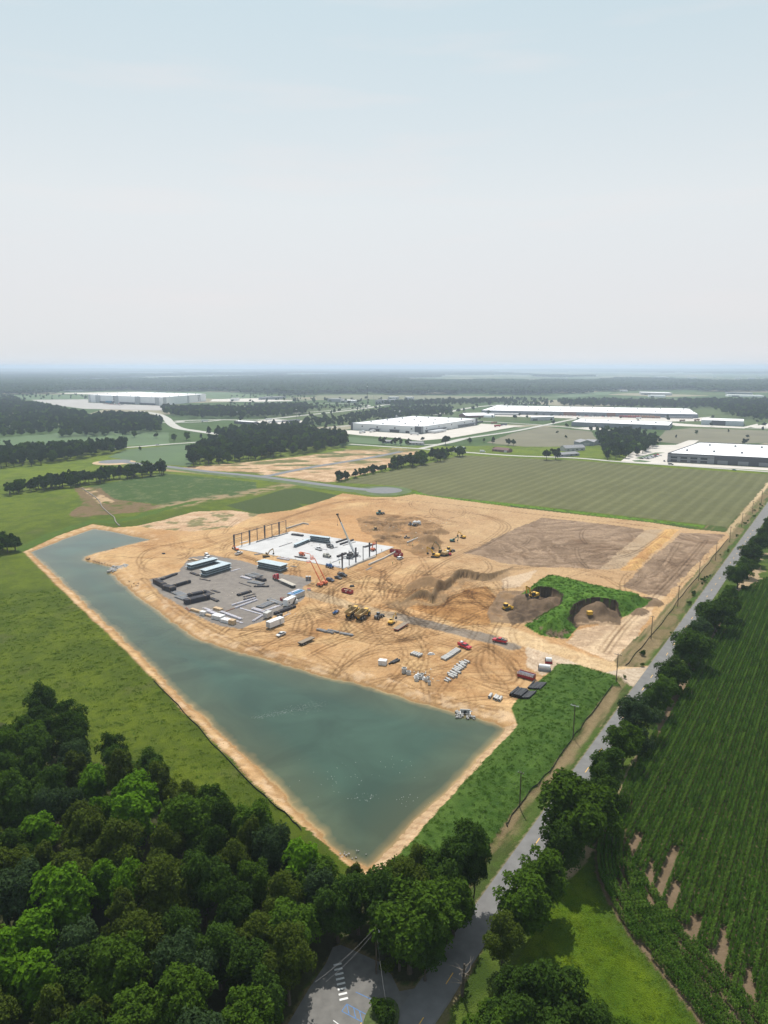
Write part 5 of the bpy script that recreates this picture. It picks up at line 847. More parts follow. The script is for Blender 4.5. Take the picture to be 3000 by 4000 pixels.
def wheels(r,pos,rad,w,rim=True,name='wheel'):
    wm_=MB(); wm_.cyl((0,-w/2,0),(0,w/2,0),rad,n=14); me=wm_.mesh('wheel',tyre); rm=MB(); rm.cyl((0,-w/2-.02,0),(0,w/2+.02,0),rad*.55,n=10); rme=rm.mesh('rim',rim_m)
    for x,y in pos: o=inst(name,me,r,(x,y,rad)); inst('rim',rme,o) if rim else None
def tmpl(name): r=bpy.data.objects.new(name,None); C.objects.link(r); return r
def car(kind,p):
    r=tmpl({'pickup':'pickup_truck','sedan':'car','suv':'car','van':'van','service':'service_truck','crew':'pickup_truck'}[kind]); b=MB(); g=MB()
    if kind in('pickup','service','crew'):
        L_=6.0; b.prof([(-3.0,.55),(3.0,.5),(3.02,.95),(2.85,1.12),(1.55,1.22),(1.5,1.3),(-.9,1.3),(-.95,1.25),(-3.0,1.25)],1.98); b.prof([(-.72,1.3),(1.35,1.3),(.62,1.88),(-.62,1.88)],1.86,wt=1.55); b.obj('body',p,r)
        g.prof([(-.80,1.33),(1.43,1.33),(.70,1.80),(-.70,1.80)],1.89,wt=1.60); g.obj('windows',gls,r)
        ro=MB(); ro.prof([(-.66,1.86),(.64,1.86),(.60,1.93),(-.62,1.93)],1.6); ro.obj('roof',p,r)
        if kind=='service':
            s=MB(); s.box(-1.98,.78,.75,2.2,.48,1.0); s.box(-1.98,-.78,.75,2.2,.48,1.0); s.box(-1.98,0,.9,2.2,1.2,.5); s.obj('service_body',p,r); s=MB(); s.box(-1.6,-.1,1.4,.9,.9,.9); s.obj('compressor',wmW,r); s=MB(); s.bar((-2.8,.6,1.8),(-.7,.4,2.1),.15,.15); s.box(-2.5,.2,1.4,.8,.5,.4); s.obj('crane_arm',dark,r)
        else:
            s=MB(); s.box(-1.97,0,1.262,1.9,1.62,.02); s.obj('truck_bed',dark,r)
            if kind=='crew':
                s=MB(); 
                for yy in (-.8,.8): s.bar((-2.9,yy,1.9),(-.9,yy,1.9),.1,.1); [s.bar((xx,yy,1.25),(xx,yy,1.9),.08,.08) for xx in (-2.9,-1.9,-.95)]
                for xx in (-2.9,-1.95): s.bar((xx,-.8,1.9),(xx,.8,1.9),.08,.08)
                s.obj('bed_rack',dark,r); s=MB(); s.box(-1.1,0,1.28,.45,1.7,.5); s.box(-2.2,.2,1.28,.9,.8,.35); s.obj('toolbox',wmG,r)
        wb=1.85
    elif kind=='sedan':
        b.prof([(-2.35,.45),(2.35,.42),(2.38,.72),(1.3,.95),(-1.55,1.0),(-2.38,.92)],1.82); b.obj('body',p,r); g.prof([(-1.75,.98),(1.25,.94),(.45,1.40),(-.95,1.42)],1.66,wt=1.3); g.obj('windows',gls,r); ro=MB(); ro.prof([(-.92,1.40),(.42,1.38),(.36,1.45),(-.86,1.47)],1.34); ro.obj('roof',p,r); wb=1.4
    elif kind=='suv':
        b.prof([(-2.4,.5),(2.35,.46),(2.38,.9),(1.35,1.08),(-2.35,1.12),(-2.42,.95)],1.92); b.obj('body',p,r); g.prof([(-2.3,1.10),(1.32,1.06),(.6,1.66),(-2.0,1.70)],1.80,wt=1.5); g.obj('windows',gls,r); ro=MB(); ro.prof([(-2.0,1.68),(.56,1.65),(.5,1.74),(-1.95,1.77)],1.52); ro.obj('roof',p,r); wb=1.45
    elif kind=='van':
        b.prof([(-2.8,.5),(2.7,.46),(2.75,1.05),(2.0,1.3),(1.3,2.2),(-2.78,2.25)],1.98,wt=1.8); b.obj('body',p,r); g.prof([(1.42,1.35),(2.02,1.32),(1.36,2.1),(1.2,2.1)],2.0,wt=1.84); g.obj('windows',gls,r); wb=1.75
    ft_=MB(); x0=max(v[0] for v in b.v)-.02; ft_.box(x0,.68,.72,.1,.36,.16); ft_.box(x0,-.68,.72,.1,.36,.16); ft_.obj('headlights',lamp,r); ft_=MB(); x0=min(v[0] for v in b.v)+.02; ft_.box(x0,.75,.82,.08,.22,.2); ft_.box(x0,-.75,.82,.08,.22,.2); ft_.obj('taillights',rlamp,r)
    y=.84 if kind!='sedan' else .80; wheels(r,[(wb,y),(wb,-y),(-wb,y),(-wb,-y)],.42 if kind in('pickup','service','crew') else .34,.26); return r
def excavator(p,cab=None,ang=(55,-25,-70),sc=1,turn=0):
    r=tmpl('excavator'); s=MB()
    for y in (-1.2,1.2):
        t=MB(); t.prof([(-2.0,.05),(2.0,.05),(2.4,.45),(2.0,.95),(-2.0,.95),(-2.4,.45)],.6,y=y); t.obj('track',trk_m,r)
    h=MB(); c,q=math.cos(turn),math.sin(turn)
    h.box(0,0,.6,1.6,1.8,.5); h.obj('undercarriage',dark,r); up=bpy.data.objects.new('upper_body',None); 
    h=MB(); h.box(-.6,0,1.1,3.6,2.7,.35); h.prof([(-2.6,1.45),(-.2,1.45),(-.2,2.25),(-2.3,2.3),(-2.7,2.0)],2.7); hb_=h.obj('upper_body',p,r,rz=turn)
    k=MB(); k.prof([(.0,1.45),(1.5,1.45),(1.35,2.3),(1.05,3.0),(.05,3.05)],1.0,y=.8); k.obj('cab',gls if cab is None else cab,hb_); k=MB(); k.box(.55,.8,3.05,1.1,1.04,.09); k.obj('cab_roof',p,hb_)
    a0,a1,a2=[R(v) for v in ang]; P0=Vector((1.2,-.2,1.7)); P1=P0+Vector((math.cos(a0),0,math.sin(a0)))*3.0; P2=P1+Vector((math.cos(a0-R(40)),0,math.sin(a0-R(40))))*3.0
    m=MB(); m.bar(P0,P1,.5,.65); m.bar(P1,P2,.45,.5); m.obj('boom',p,hb_); m=MB(); P3=P2+Vector((math.cos(a2),0,math.sin(a2)))*3.0; m.bar(P2-(P3-P2).normalized()*.5,P3,.35,.4); m.obj('arm',p,hb_); m=MB(); m.cyl(P0+Vector((.5,.3,-.2)),(P0+P1)/2+Vector((.4,.3,.1)),.1,n=6); m.cyl(P1+Vector((0,0,.4)),P2+Vector((-.2,0,.4)),.1,n=6); m.obj('hydraulic_cylinder',dark,hb_)
    m=MB(); bx=[(0,0),(.3,-.9),(-.2,-1.4),(-.95,-1.2),(-.8,-.6)]; m.prof([(P3.x+u,P3.z+v) for u,v in bx],1.1,y=P3.y); m.obj('bucket',dark,hb_); r['sc']=sc; return r
def dozer(p):
    r=tmpl('bulldozer')
    for y in (-1.0,1.0): t=MB(); t.prof([(-1.5,.05),(1.5,.05),(1.9,.5),(1.3,1.0),(-1.3,1.05),(-1.9,.5)],.55,y=y); t.obj('track',trk_m,r)
    b=MB(); b.box(0.5,0,.6,2.6,1.3,1.15); b.box(-1.2,0,.7,1.1,1.5,.9); b.obj('body',p,r); k=MB(); k.box(-.55,0,1.6,1.4,1.5,1.2); k.obj('cab',gls,r); k=MB(); k.box(-.55,0,2.8,1.6,1.7,.12); k.obj('cab_roof',p,r)
    m=MB(); m.prof([(2.3,.05),(2.45,.1),(2.2,.7),(2.5,1.25),(2.35,1.25),(2.05,.7)],3.4); m.bar((1.0,1.35,.5),(2.2,1.35,.5),.18,.2); m.bar((1.0,-1.35,.5),(2.2,-1.35,.5),.18,.2); m.obj('blade',p,r); return r
def loader(p,small=False):
    r=tmpl('wheel_loader'); b=MB(); b.prof([(-3.2,.9),(-.4,.9),(-.4,2.0),(-3.0,2.0),(-3.25,1.6)],1.7); b.prof([(-.3,.8),(2.0,.8),(2.0,1.3),(-.3,1.7)],1.1); b.obj('body',p,r); k=MB(); k.box(-.6,0,1.95,1.4,1.4,1.4); k.obj('cab',gls,r); k=MB(); k.box(-.6,0,3.35,1.6,1.6,.12); k.obj('cab_roof',p,r)
    m=MB(); m.bar((.6,.5,1.6),(3.0,.5,.6),.2,.35); m.bar((.6,-.5,1.6),(3.0,-.5,.6),.2,.35); m.obj('lift_arms',p,r); m=MB(); m.prof([(3.0,.1),(4.1,.05),(4.2,.15),(3.2,.3),(3.1,1.0),(3.6,1.35),(3.0,1.2)],2.8); m.obj('bucket',dark,r); wheels(r,[(1.5,1.05),(1.5,-1.05),(-2.0,1.05),(-2.0,-1.05)],.8,.6); return r
def telehandler(p,up=6):
    r=tmpl('telehandler'); b=MB(); b.box(0,0,.7,4.6,1.5,.6); b.prof([(-2.4,1.0),(-.6,1.0),(-.6,1.5),(-2.2,1.7)],1.9,y=.1); b.obj('chassis',p,r); k=MB(); k.prof([(-.6,1.2),(1.0,1.2),(.8,2.4),(-.5,2.4)],.9,y=.65); k.obj('cab',gls,r); a=R(up)
    m=MB(); m.bar((-2.2,-.3,2.0),(-2.2+4.6*math.cos(a),-.3,2.0+4.6*math.sin(a)),.45,.45); m.bar((2.2,-.3,2.1+2*math.sin(a)),(3.2,-.3,1.2),.3,.3); m.obj('boom',p,r); m=MB(); m.box(3.3,-.3,.7,.15,1.3,1.0); m.box(3.9,.1,.7,1.1,.12,.08); m.box(3.9,-.7,.7,1.1,.12,.08); m.obj('forks',dark,r); wheels(r,[(1.5,1.0),(1.5,-1.0),(-1.5,1.0),(-1.5,-1.0)],.62,.42); return r
def boomlift(p,a=45,L_=9,jib=-10):
    r=tmpl('boom_lift'); b=MB(); b.box(0,0,.5,2.8,1.9,.5); b.obj('chassis',p,r); b=MB(); b.prof([(-2.0,1.1),(.7,1.1),(.7,1.7),(-1.7,2.0),(-2.2,1.7)],1.9); b.obj('turret',p,r); a=R(a); P0=Vector((-1.6,0,2.0)); P1=P0+Vector((math.cos(a),0,math.sin(a)))*L_; m=MB(); m.bar(P0,(P0+P1)/2,.42,.48); m.bar((P0+P1)/2,P1,.30,.34); j=R(jib); P2=P1+Vector((math.cos(j),0,math.sin(j)))*1.6; m.bar(P1,P2,.2,.25); m.obj('boom',p,r)
    k=MB(); x,z=P2.x+.5,P2.z-.9
    for (u,v) in ((-.5,-.9),(.5,-.9),(.5,.9),(-.5,.9)): k.bar((x+u,v,z),(x+u,v,z+1.1),.08,.08)
    for zz in (0,.55,1.1):
        k.bar((x-.5,-.9,z+zz),(x+.5,-.9,z+zz),.07,.07); k.bar((x-.5,.9,z+zz),(x+.5,.9,z+zz),.07,.07); k.bar((x-.5,-.9,z+zz),(x-.5,.9,z+zz),.07,.07); k.bar((x+.5,-.9,z+zz),(x+.5,.9,z+zz),.07,.07)
    k.box(x,0,z,1.0,1.8,.08); k.obj('basket',p,r); wheels(r,[(1.1,1.0),(1.1,-1.0),(-1.1,1.0),(-1.1,-1.0)],.5,.35); return r
def dumptruck(p):
    r=tmpl('dump_truck'); b=MB(); b.prof([(2.2,1.1),(5.2,1.1),(5.4,1.7),(4.9,2.3),(2.2,2.3)],2.0); b.box(-1.0,0,1.1,6.6,1.1,.6); b.obj('frame',p,r); k=MB(); k.prof([(2.0,2.0),(3.9,2.0),(3.7,3.5),(2.1,3.5)],1.6); k.obj('cab',gls,r); k=MB(); k.box(2.9,0,3.5,2.0,1.8,.14); k.obj('cab_roof',p_yel,r)
    o=[(-4.6,2.6,1.6),(1.2,1.75,1.6),(1.2,3.5,1.6),(-4.9,3.05,1.6)]   # open tub
    m=MB(); t=.14
    m.add([(-4.6,-1.0,1.75),(1.3,-1.0,1.75),(1.3,1.0,1.75),(-4.6,1.0,1.75),(-5.2,-1.65,3.1),(1.6,-1.65,3.7),(1.6,1.65,3.7),(-5.2,1.65,3.1)],[(0,3,2,1),(0,1,5,4),(1,2,6,5),(2,3,7,6),(3,0,4,7)]); m.obj('dump_body',p_tan,r)
    m=MB(); m.add([(-4.4,-.9,1.95),(1.2,-.9,1.95),(1.2,.9,1.95),(-4.4,.9,1.95),(-5.1,-1.5,3.1),(1.5,-1.5,3.68),(1.5,1.5,3.68),(-5.1,1.5,3.1)],[(0,1,2,3),(0,4,5,1),(1,5,6,2),(2,6,7,3),(3,7,4,0)]); m.obj('dump_liner',p_tan,r)
    m=MB(); 
    for y in (-1.58,1.58): m.bar((-5.2,y,3.12),(1.6,y,3.72),.22,.2)
    m.bar((1.6,-1.6,3.72),(1.6,1.6,3.72),.25,.2); m.obj('rim_rail',p_tan,r); wheels(r,[(3.6,1.25),(3.6,-1.25),(-1.2,1.25),(-1.2,-1.25),(-3.2,1.25),(-3.2,-1.25)],.95,.7); return r
def flatbed(p,deck,L_=12,w=2.5,h=1.25,neck=True,ax=2):
    r=tmpl('flatbed_trailer'); b=MB(); b.box(0,0,h,L_,w,.22); b.bar((-L_/2,.6,h-.2),(L_/2,.6,h-.2),.15,.4); b.bar((-L_/2,-.6,h-.2),(L_/2,-.6,h-.2),.15,.4); b.obj('frame',p,r)
    n=int(L_/1.0); d=MB(); d.box(0,0,0,L_/n*.94,w-.1,.05); me=d.mesh('deck_plank',deck)
    for i in range(n): inst('deck_plank',me,r,(-L_/2+(i+.5)*L_/n,0,h+.222))
    wheels(r,[(-L_/2+1.2+i*1.3,s*(w/2-.3)) for i in range(ax) for s in (-1,1)],.48 if h>.9 else .36,.5); return r
def semi():
    r=tmpl('semi_truck'); b=MB(); b.box(0,0,.7,6.6,.9,.35); b.prof([(1.6,1.0),(3.4,1.0),(3.5,1.6),(3.2,2.1),(1.6,2.2)],1.7); b.prof([(-.2,1.0),(1.6,1.0),(1.6,2.3),(1.35,3.1),(-.2,3.2)],2.3,wt=2.1); b.obj('cab',p_red,r); g=MB(); g.prof([(1.35,2.3),(1.68,2.28),(1.42,2.95),(1.2,2.95)],2.0); g.box(.8,0,2.3,.9,2.28,.6); g.obj('windows',gls,r); s=MB(); s.cyl((-.5,.9,1.0),(-.5,.9,3.6),.1); s.obj('exhaust_stack',mtl,r); s=MB(); s.cyl((-.5,-.9,1.0),(-.5,-.9,3.6),.1); s.obj('exhaust_stack',mtl,r); wheels(r,[(2.6,1),(2.6,-1),(-1.6,.95),(-1.6,-.95),(-2.8,.95),(-2.8,-.95)],.5,.45); return r
def boxtrailer(p,L_=6,w=2.4,h=2.4,door=True,ax=2,stripe=False,floor=.55,name='cargo_trailer'):
    r=tmpl(name); b=MB(); b.prof([(-L_/2,floor),(L_/2,floor),(L_/2+.25,floor+.9),(L_/2,floor+h),(-L_/2,floor+h)],w); b.obj('body',p,r); m=MB(); m.box(0,0,floor+h,L_+.05,w+.05,.06); m.obj('roof',p if not stripe else wmW,r); 
    m=MB(); m.box(L_/2+1.0,0,floor-.1,1.6,.12,.12); m.obj('hitch',dark,r)
    if door: m=MB(); m.box(L_*.22,-w/2-.012,floor+.15,.85,.03,h-.45); m.obj('side_door',siding,r); m=MB(); m.box(-L_/2-.012,.58,floor+.1,.03,1.1,h-.25); m.obj('rear_door',siding,r); m=MB(); m.box(-L_/2-.012,-.58,floor+.1,.03,1.1,h-.25); m.obj('rear_door',siding,r)
    if stripe: m=MB(); m.add([(L_*.02,-w/2-.015,floor),(L_*.46,-w/2-.015,floor),(L_*.46,-w/2-.015,floor+h*.9),(L_*.30,-w/2-.015,floor+h*.6)],[(0,1,2,3)]); m.obj('black_graphic',dark,r); m=MB(); m.box(-L_*.3,-w/2-.02,floor+1.0,.7,.03,.7); m.obj('window',gls,r)
    wheels(r,[(i*.9-.5,s*(w/2-.12)) for i in range(ax) for s in (-1,1)],.36,.24); return r
def lorry(p=wmW):
    r=tmpl('semi_trailer_truck'); b=MB(); b.box(-2,0,1.2,13.5,2.55,2.75); b.obj('trailer',p,r); k=MB(); k.prof([(5.4,.7),(8.4,.7),(8.5,1.6),(7.6,2.3),(7.2,3.4),(5.4,3.6)],2.4); k.obj('cab',p_white,r); g=MB(); g.prof([(7.35,2.35),(7.75,2.3),(7.4,3.1),(7.2,3.1)],2.2); g.obj('windscreen',gls,r); wheels(r,[(7.4,1.05),(7.4,-1.05),(5.6,1.05),(5.6,-1.05),(-6.6,1.05),(-6.6,-1.05),(-7.8,1.05),(-7.8,-1.05)],.5,.5,False); return r
def trailer(p):
    r=tmpl('semi_trailer'); b=MB(); b.box(0,0,1.2,13.5,2.55,2.75); b.obj('body',p,r); k=MB(); k.box(5,0,.1,.2,1.6,1.1); k.obj('landing_gear',dark,r); wheels(r,[(-4.6,1.05),(-4.6,-1.05),(-5.8,1.05),(-5.8,-1.05)],.5,.5,False); return r
def skip(p,L_=6.2,w=2.4,h=1.5,fill=True,liner=False):
    r=tmpl('roll_off_dumpster'); b=MB(); t=.1
    for y in (-1,1): b.box(0,y*(w/2-t/2),.25,L_,t,h)
    b.box(L_/2-t/2,0,.25,t,w-2*t-.004,h); b.box(-L_/2+t/2,0,.25,t,w-2*t-.004,h); b.box(0,0,.2,L_-.02,w-.02,.12); b.obj('body',p,r)
    rb=MB(); rb.box(0,0,.3,.12,.08,h-.1); rme=rb.mesh('side_rib',p)
    for i in range(8): 
        for y in (-1,1): inst('side_rib',rme,r,(-L_/2+.4+i*(L_-.8)/7,y*(w/2+.045),0))
    if fill:
        q=random.Random(4); m=MB(); 
        for i in range(26): m.box(q.uniform(-L_/2+.6,L_/2-.6),q.uniform(-.8,.8),h*.55+q.uniform(0,.35),q.uniform(.4,1.3),q.uniform(.2,.7),.25,q.uniform(0,3))
        m.obj('rubble',mat('pale_debris',(.45,.38,.28),.9,var=.35,scale=2),r); m=MB(); m.box(.2,-w/2-.09,.9,1.0,.02,.45); m.obj('label_plate',wht,r)
    if liner: m=MB(); m.add([(-L_/2,-w/2-.08,h*.75),(L_/2,-w/2-.08,h*.8),(L_/2,w/2+.08,h*.8),(-L_/2,w/2+.08,h*.75),(-L_/2,-w/2-.02,h+.3),(L_/2,-w/2-.02,h+.3),(L_/2,w/2+.02,h+.3),(-L_/2,w/2+.02,h+.3),(-L_/2+.5,-w/2+.35,.8),(L_/2-.5,-w/2+.35,.8),(L_/2-.5,w/2-.35,.8),(-L_/2+.5,w/2-.35,.8)],[(0,1,5,4),(1,2,6,5),(2,3,7,6),(3,0,4,7),(4,5,9,8),(5,6,10,9),(6,7,11,10),(7,4,8,11)]); m.obj('plastic_liner',mat('white_plastic_sheet',(.62,.61,.64),.5,var=.2,scale=1.5),r); m=MB(); m.box(0,0,.95,L_-1.4,w-.9,.1); m.obj('load',wmG,r)
    return r
def put(r,px,py,h0,h1,label,cat,group=None,z=0,sc=1,flip=0):
    "stand a template at a photo ground point, heading from pixel h0 to pixel h1"
    a,b=G(*h0),G(*h1); p=G(px,py); r.location=(p[0],p[1],tz(p[0],p[1])+z+.005); r.rotation_euler[2]=math.atan2((b-a)[1],(b-a)[0])+flip; r.scale=(sc,)*3; props(r,label,cat,group); return r
SLZ=.205
LIB={}
def V(kind,col,*a,**k):
    key=(kind,col.name)
    if key in LIB: r=copy_tree(LIB[key])
    else: r=LIB[key]=car(kind,col)
    for kk in ('label','category','group'):
        if kk in r: del r[kk]
    return put(r,*a,**k)
V('pickup',p_white,933,2166,(918,2172),(950,2160),'white pickup with loaded dark bed at the slab corner','pickup')
V('suv',p_white,809,2173,(800,2168),(818,2180),'upper white car parked on the gravel yard corner','car')
V('suv',p_white,803,2190,(818,2184),(790,2197),'lower white car parked beside the deck stacks','car')
V('pickup',p_white,1245,2149,(1258,2154),(1233,2145),'white pickup parked on the concrete slab','pickup',z=SLZ+.05)
V('crew',p_black,1337,2250,(1321,2246),(1352,2254),'black pickup, farthest of the three dark parked vehicles','pickup')
V('sedan',p_black,1321,2260,(1308,2256),(1335,2264),'black saloon between the black pickup and navy car','car')
V('suv',p_navy,1290,2270,(1277,2267),(1304,2273),'dark blue car nearest the orange boom lifts','car')
V('sedan',p_sil,1098,2481,(1114,2475),(1083,2489),'silver saloon alone on the sand below the large trailer','car')
V('service',p_red,1815,2530,(1795,2523),(1838,2540),'red utility truck with service body and white compressor','service truck')
V('crew',p_red,1952,2508,(1975,2513),(1928,2503),'red pickup with black bed rack on the gravel road','pickup')
V('suv',p_white,1563,2184,(1551,2188),(1574,2180),'white car beside the two red dumpsters','car')
V('suv',p_white,2630,1782,(2630,1790),(2630,1775),'white car beside the charcoal warehouse corner','car')
V('van',p_white,1885,1767,(1870,1767),(1905,1768),'white van parked by the road near the brick house','van',sc=1.3)
V('sedan',p_green,2868,1838,(2850,1836),(2890,1841),'dark green car driving on the road past the charcoal warehouse','car',z=.17); V('crew',p_black,2620,1816,(2600,1814),(2640,1818),'dark pickup driving before the charcoal warehouse','pickup',z=.17); V('sedan',p_sil,615,1739,(600,1741),(630,1738),'pale car driving on the left county road','car',z=.17,sc=1.1)
V('sedan',p_black,2610,1806,(2600,1800),(2612,1810),'black car beside the charcoal warehouse entrance','car',z=.15); V('sedan',p_navy,2595,1803,(2590,1799),(2598,1808),'blue car left of the charcoal warehouse entrance','car',z=.15)
V('pickup',p_white,1290,1672,(1280,1674),(1300,1670),'pale pickup on the road left of the white warehouse','pickup',sc=1.2); V('crew',p_black,2345,1738,(2338,1738),(2352,1738),'dark pickup parked in front of the small pale barn','pickup')
# machines
M=put
M(excavator(p_yel,ang=(62,0,-95)),1700,2186,(1740,2190),(1680,2182),'yellow excavator with folded boom, front one of the pair','excavator',sc=1.0)
M(excavator(p_tan,ang=(66,0,-60)),1728,2178,(1740,2182),(1700,2172),'yellow excavator with high boom, rear one of the pair','excavator',sc=1.25)
M(loader(p_yel),1755,2160,(1740,2162),(1775,2156),'yellow wheel loader with cab behind the excavators','wheel loader',sc=1.0)
def roller():
    r=tmpl('soil_compactor'); b=MB(); b.prof([(-2.6,.7),(-.3,.7),(-.3,1.7),(-2.3,1.7)],1.6); b.obj('body',p_red,r); k=MB(); k.box(-.1,0,1.5,1.2,1.3,1.3); k.obj('cab',gls,r); k=MB(); k.box(-.1,0,2.8,1.4,1.5,.1); k.obj('cab_roof',wht,r); d=MB(); d.cyl((1.8,-1,.75),(1.8,1,.75),.75,n=16); d.obj('drum',trk_m,r); wheels(r,[(-1.6,.9),(-1.6,-.9)],.7,.45); return r
M(roller(),1748,2175,(1765,2178),(1735,2170),'small red compactor between the loader and excavators','compactor')
M(excavator(p_yel,ang=(50,0,-70)),1808,2102,(1818,2104),(1796,2098),'small yellow digger on the far haul road','digger',sc=.75); M(excavator(p_green,ang=(60,0,-100)),1768,2116,(1762,2114),(1782,2116),'small green mini excavator on the far haul road','mini excavator',sc=.7)
M(dozer(p_yel),1979,2380,(1970,2382),(1992,2376),'yellow bulldozer near the soil mound','bulldozer',sc=1.1); M(excavator(p_yel,ang=(70,0,-100)),2082,2340,(2090,2335),(2070,2342),'yellow excavator digging into the dark soil mound','excavator',sc=1.15)
M(dozer(p_tan),1464,2068,(1475,2066),(1448,2070),'dusty bulldozer among the pits behind the slab','bulldozer'); M(loader(p_green),1485,2009,(1475,2010),(1495,2007),'dark loader at the far edge of the pits','wheel loader'); M(loader(p_grey),1589,2103,(1580,2103),(1600,2102),'small grey skid loader beside the footing trench','loader',sc=.6); M(loader(p_grey),1604,2050,(1600,2052),(1612,2048),'grey machine left of the concrete mixer lorry','loader',sc=.7)
def mixer():
    r=tmpl('concrete_mixer_truck'); b=MB(); b.box(0,0,.8,8,1.0,.4); b.obj('chassis',dark,r); k=MB(); k.prof([(2.6,.8),(4.4,.8),(4.4,2.0),(4.1,2.9),(2.6,2.9)],2.3); k.obj('cab',wmW,r); d=MB(); d.cyl((-3.2,0,3.0),(-1.2,0,2.7),.7,1.25,12); d.cyl((-1.2,0,2.7),(1.9,0,2.0),1.25,.8,12); d.obj('drum',wmW,r,smooth=True); c=MB(); c.bar((-3.6,0,2.6),(-4.6,0,1.4),.5,.12); c.obj('chute',mtl,r); wheels(r,[(3.6,1),(3.6,-1),(-1.2,1),(-1.2,-1),(-2.4,1),(-2.4,-1)],.5,.45); return r
M(mixer(),1625,2053,(1612,2055),(1645,2046),'white concrete mixer lorry at the far pits','mixer lorry')
M(excavator(p_or,ang=(40,0,-50)),924,2150,(930,2150),(910,2143),'orange mini excavator at the west slab corner','mini excavator',sc=.6); M(excavator(p_tan,ang=(60,0,-80)),1040,2176,(1030,2176),(1055,2172),'dusty yellow digger below the slab edge','digger',sc=.8)
M(telehandler(p_cream,4),1276,2178,(1264,2176),(1292,2182),'cream telehandler on the slab near its front edge','telehandler',z=SLZ+.05); M(telehandler(p_grey,3),1290,2140,(1300,2143),(1278,2137),'dark telehandler beside the far deck stacks','telehandler',z=SLZ+.05); M(telehandler(p_blue,2),1287,2218,(1275,2214),(1302,2222),'blue telehandler just below the slab','telehandler')
M(boomlift(p_or,3,9,-35),1180,2172,(1172,2168),(1205,2178),'orange boom lift lowered flat on the slab','boom lift',z=SLZ+.05); M(boomlift(p_or,60,3,0),1458,2152,(1450,2156),(1468,2146),'orange lift among the columns at the east slab edge','boom lift',z=SLZ+.05)
M(boomlift(p_or,47,13,-5),1248,2289,(1262,2295),(1230,2283),'orange boom lift with raised boom, left of the pair','boom lift'); M(boomlift(p_or,47,14,-5),1266,2282,(1280,2288),(1248,2276),'orange boom lift with raised boom, right of the pair','boom lift')
M(dumptruck(p_yel),1378,2404,(1352,2416),(1398,2386),'dusty yellow dump truck, left one of the pair','dump truck',sc=.98); r=copy_tree([o for o in C.objects if o.name=='dump_truck'][0]); M(r,1418,2413,(1392,2425),(1440,2395),'dusty yellow dump truck, right one of the pair','dump truck',sc=.98)
M(loader(p_grey),1480,2413,(1466,2416),(1492,2405),'dark grey loader right of the dump trucks','wheel loader',sc=.8); M(excavator(p_yel,ang=(60,0,-70)),1529,2437,(1520,2440),(1540,2425),'yellow digger beside the red low trailer','digger',sc=.72,); M(telehandler(p_blue,3),1311,2397,(1302,2400),(1320,2392),'small bright blue machine left of the dump trucks','forklift',sc=.62)
M(flatbed(redm,wood_m,9.5,2.5,.75,ax=3),1566,2453,(1550,2464),(1586,2441),'red low loader trailer with empty deck','low loader trailer'); M(flatbed(dark,wood_m,8,2.4,.95,ax=2),1197,2510,(1178,2518),(1218,2500),'empty wooden flatbed trailer on the sand','flatbed trailer')
s_=M(semi(),1083,2265,(1100,2272),(1070,2258),'red lorry tractor unit in front of its long pale trailer','lorry'); M(flatbed(mtl,mat('pale_deck',(.42,.38,.32),.8),14,2.5,1.3,ax=2),1122,2284,(1152,2298),(1092,2271),'long pale flatbed semi trailer behind the red tractor','flatbed trailer')
M(boxtrailer(p_white,8.4,2.6,2.5,ax=2),1075,2444,(1054,2452),(1100,2434),'large white enclosed trailer with side door on the sand','enclosed trailer'); M(boxtrailer(p_white,7.2,2.6,2.8,False,stripe=True,name='office_trailer'),1132,2362,(1112,2370),(1152,2350),'white office trailer with black graphic by the purlins','office trailer'); M(boxtrailer(mat('grey_trailer_paint',(.42,.42,.40),.5),4.0,2.2,2.2),1046,2412,(1036,2418),(1058,2406),'small grey enclosed trailer at the yard corner','enclosed trailer')
M(skip(redm),1357,2316,(1338,2310),(1378,2322),'red dumpster full of pale debris beside the haul road','dumpster'); M(skip(redm,6.2,2.4,1.7,False,True),2056,2646,(2036,2640),(2078,2652),'red dumpster with white plastic liner near the pipes','dumpster')
M(skip(redm,6.5,2.4,1.5,True),1544,2157,(1526,2154),(1562,2158),'red dumpster, farther of two by the slab','dumpster'); M(skip(redm,5.2,2.4,1.5,True),1556,2172,(1542,2174),(1570,2170),'red dumpster, nearer of two by the slab','dumpster'); M(skip(redm,1.8,1.3,1.1,True),1103,2345,(1098,2347),(1110,2343),'small red tipping skip behind the office trailer','small skip')
# mobile crane
cr=tmpl('crane'); b=MB(); b.box(0,0,.9,9.5,2.2,.6); b.obj('carrier',p_grey,cr); b=MB(); b.box(3.8,0,1.5,1.9,2.3,1.1); b.obj('driver_cab',wmW,cr); b=MB(); b.box(-2.0,0,1.6,3.4,2.3,1.3); b.obj('counterweight',dark,cr); b=MB(); b.box(-.2,1.0,1.6,1.6,.9,1.6); b.obj('operator_cab',gls,cr)
for x in (-3.9,3.2):
    for s in (-1,1): o=MB(); o.bar((x,0,.8),(x,s*3.4,.8),.3,.3); o.bar((x,s*3.4,.9),(x,s*3.4,.12),.18,.18); o.box(x,s*3.4,0,.9,.9,.1); o.obj('outrigger',p_grey,cr)
wheels(cr,[(3.5,1),(3.5,-1),(2.2,1),(2.2,-1),(-2.2,1),(-2.2,-1),(-3.5,1),(-3.5,-1)],.6,.5)
bp0=G(1376,2176); M(cr,1376,2178,(1362,2180),(1392,2170),'mobile crane with long raised boom standing on the slab','crane',z=SLZ+.05)
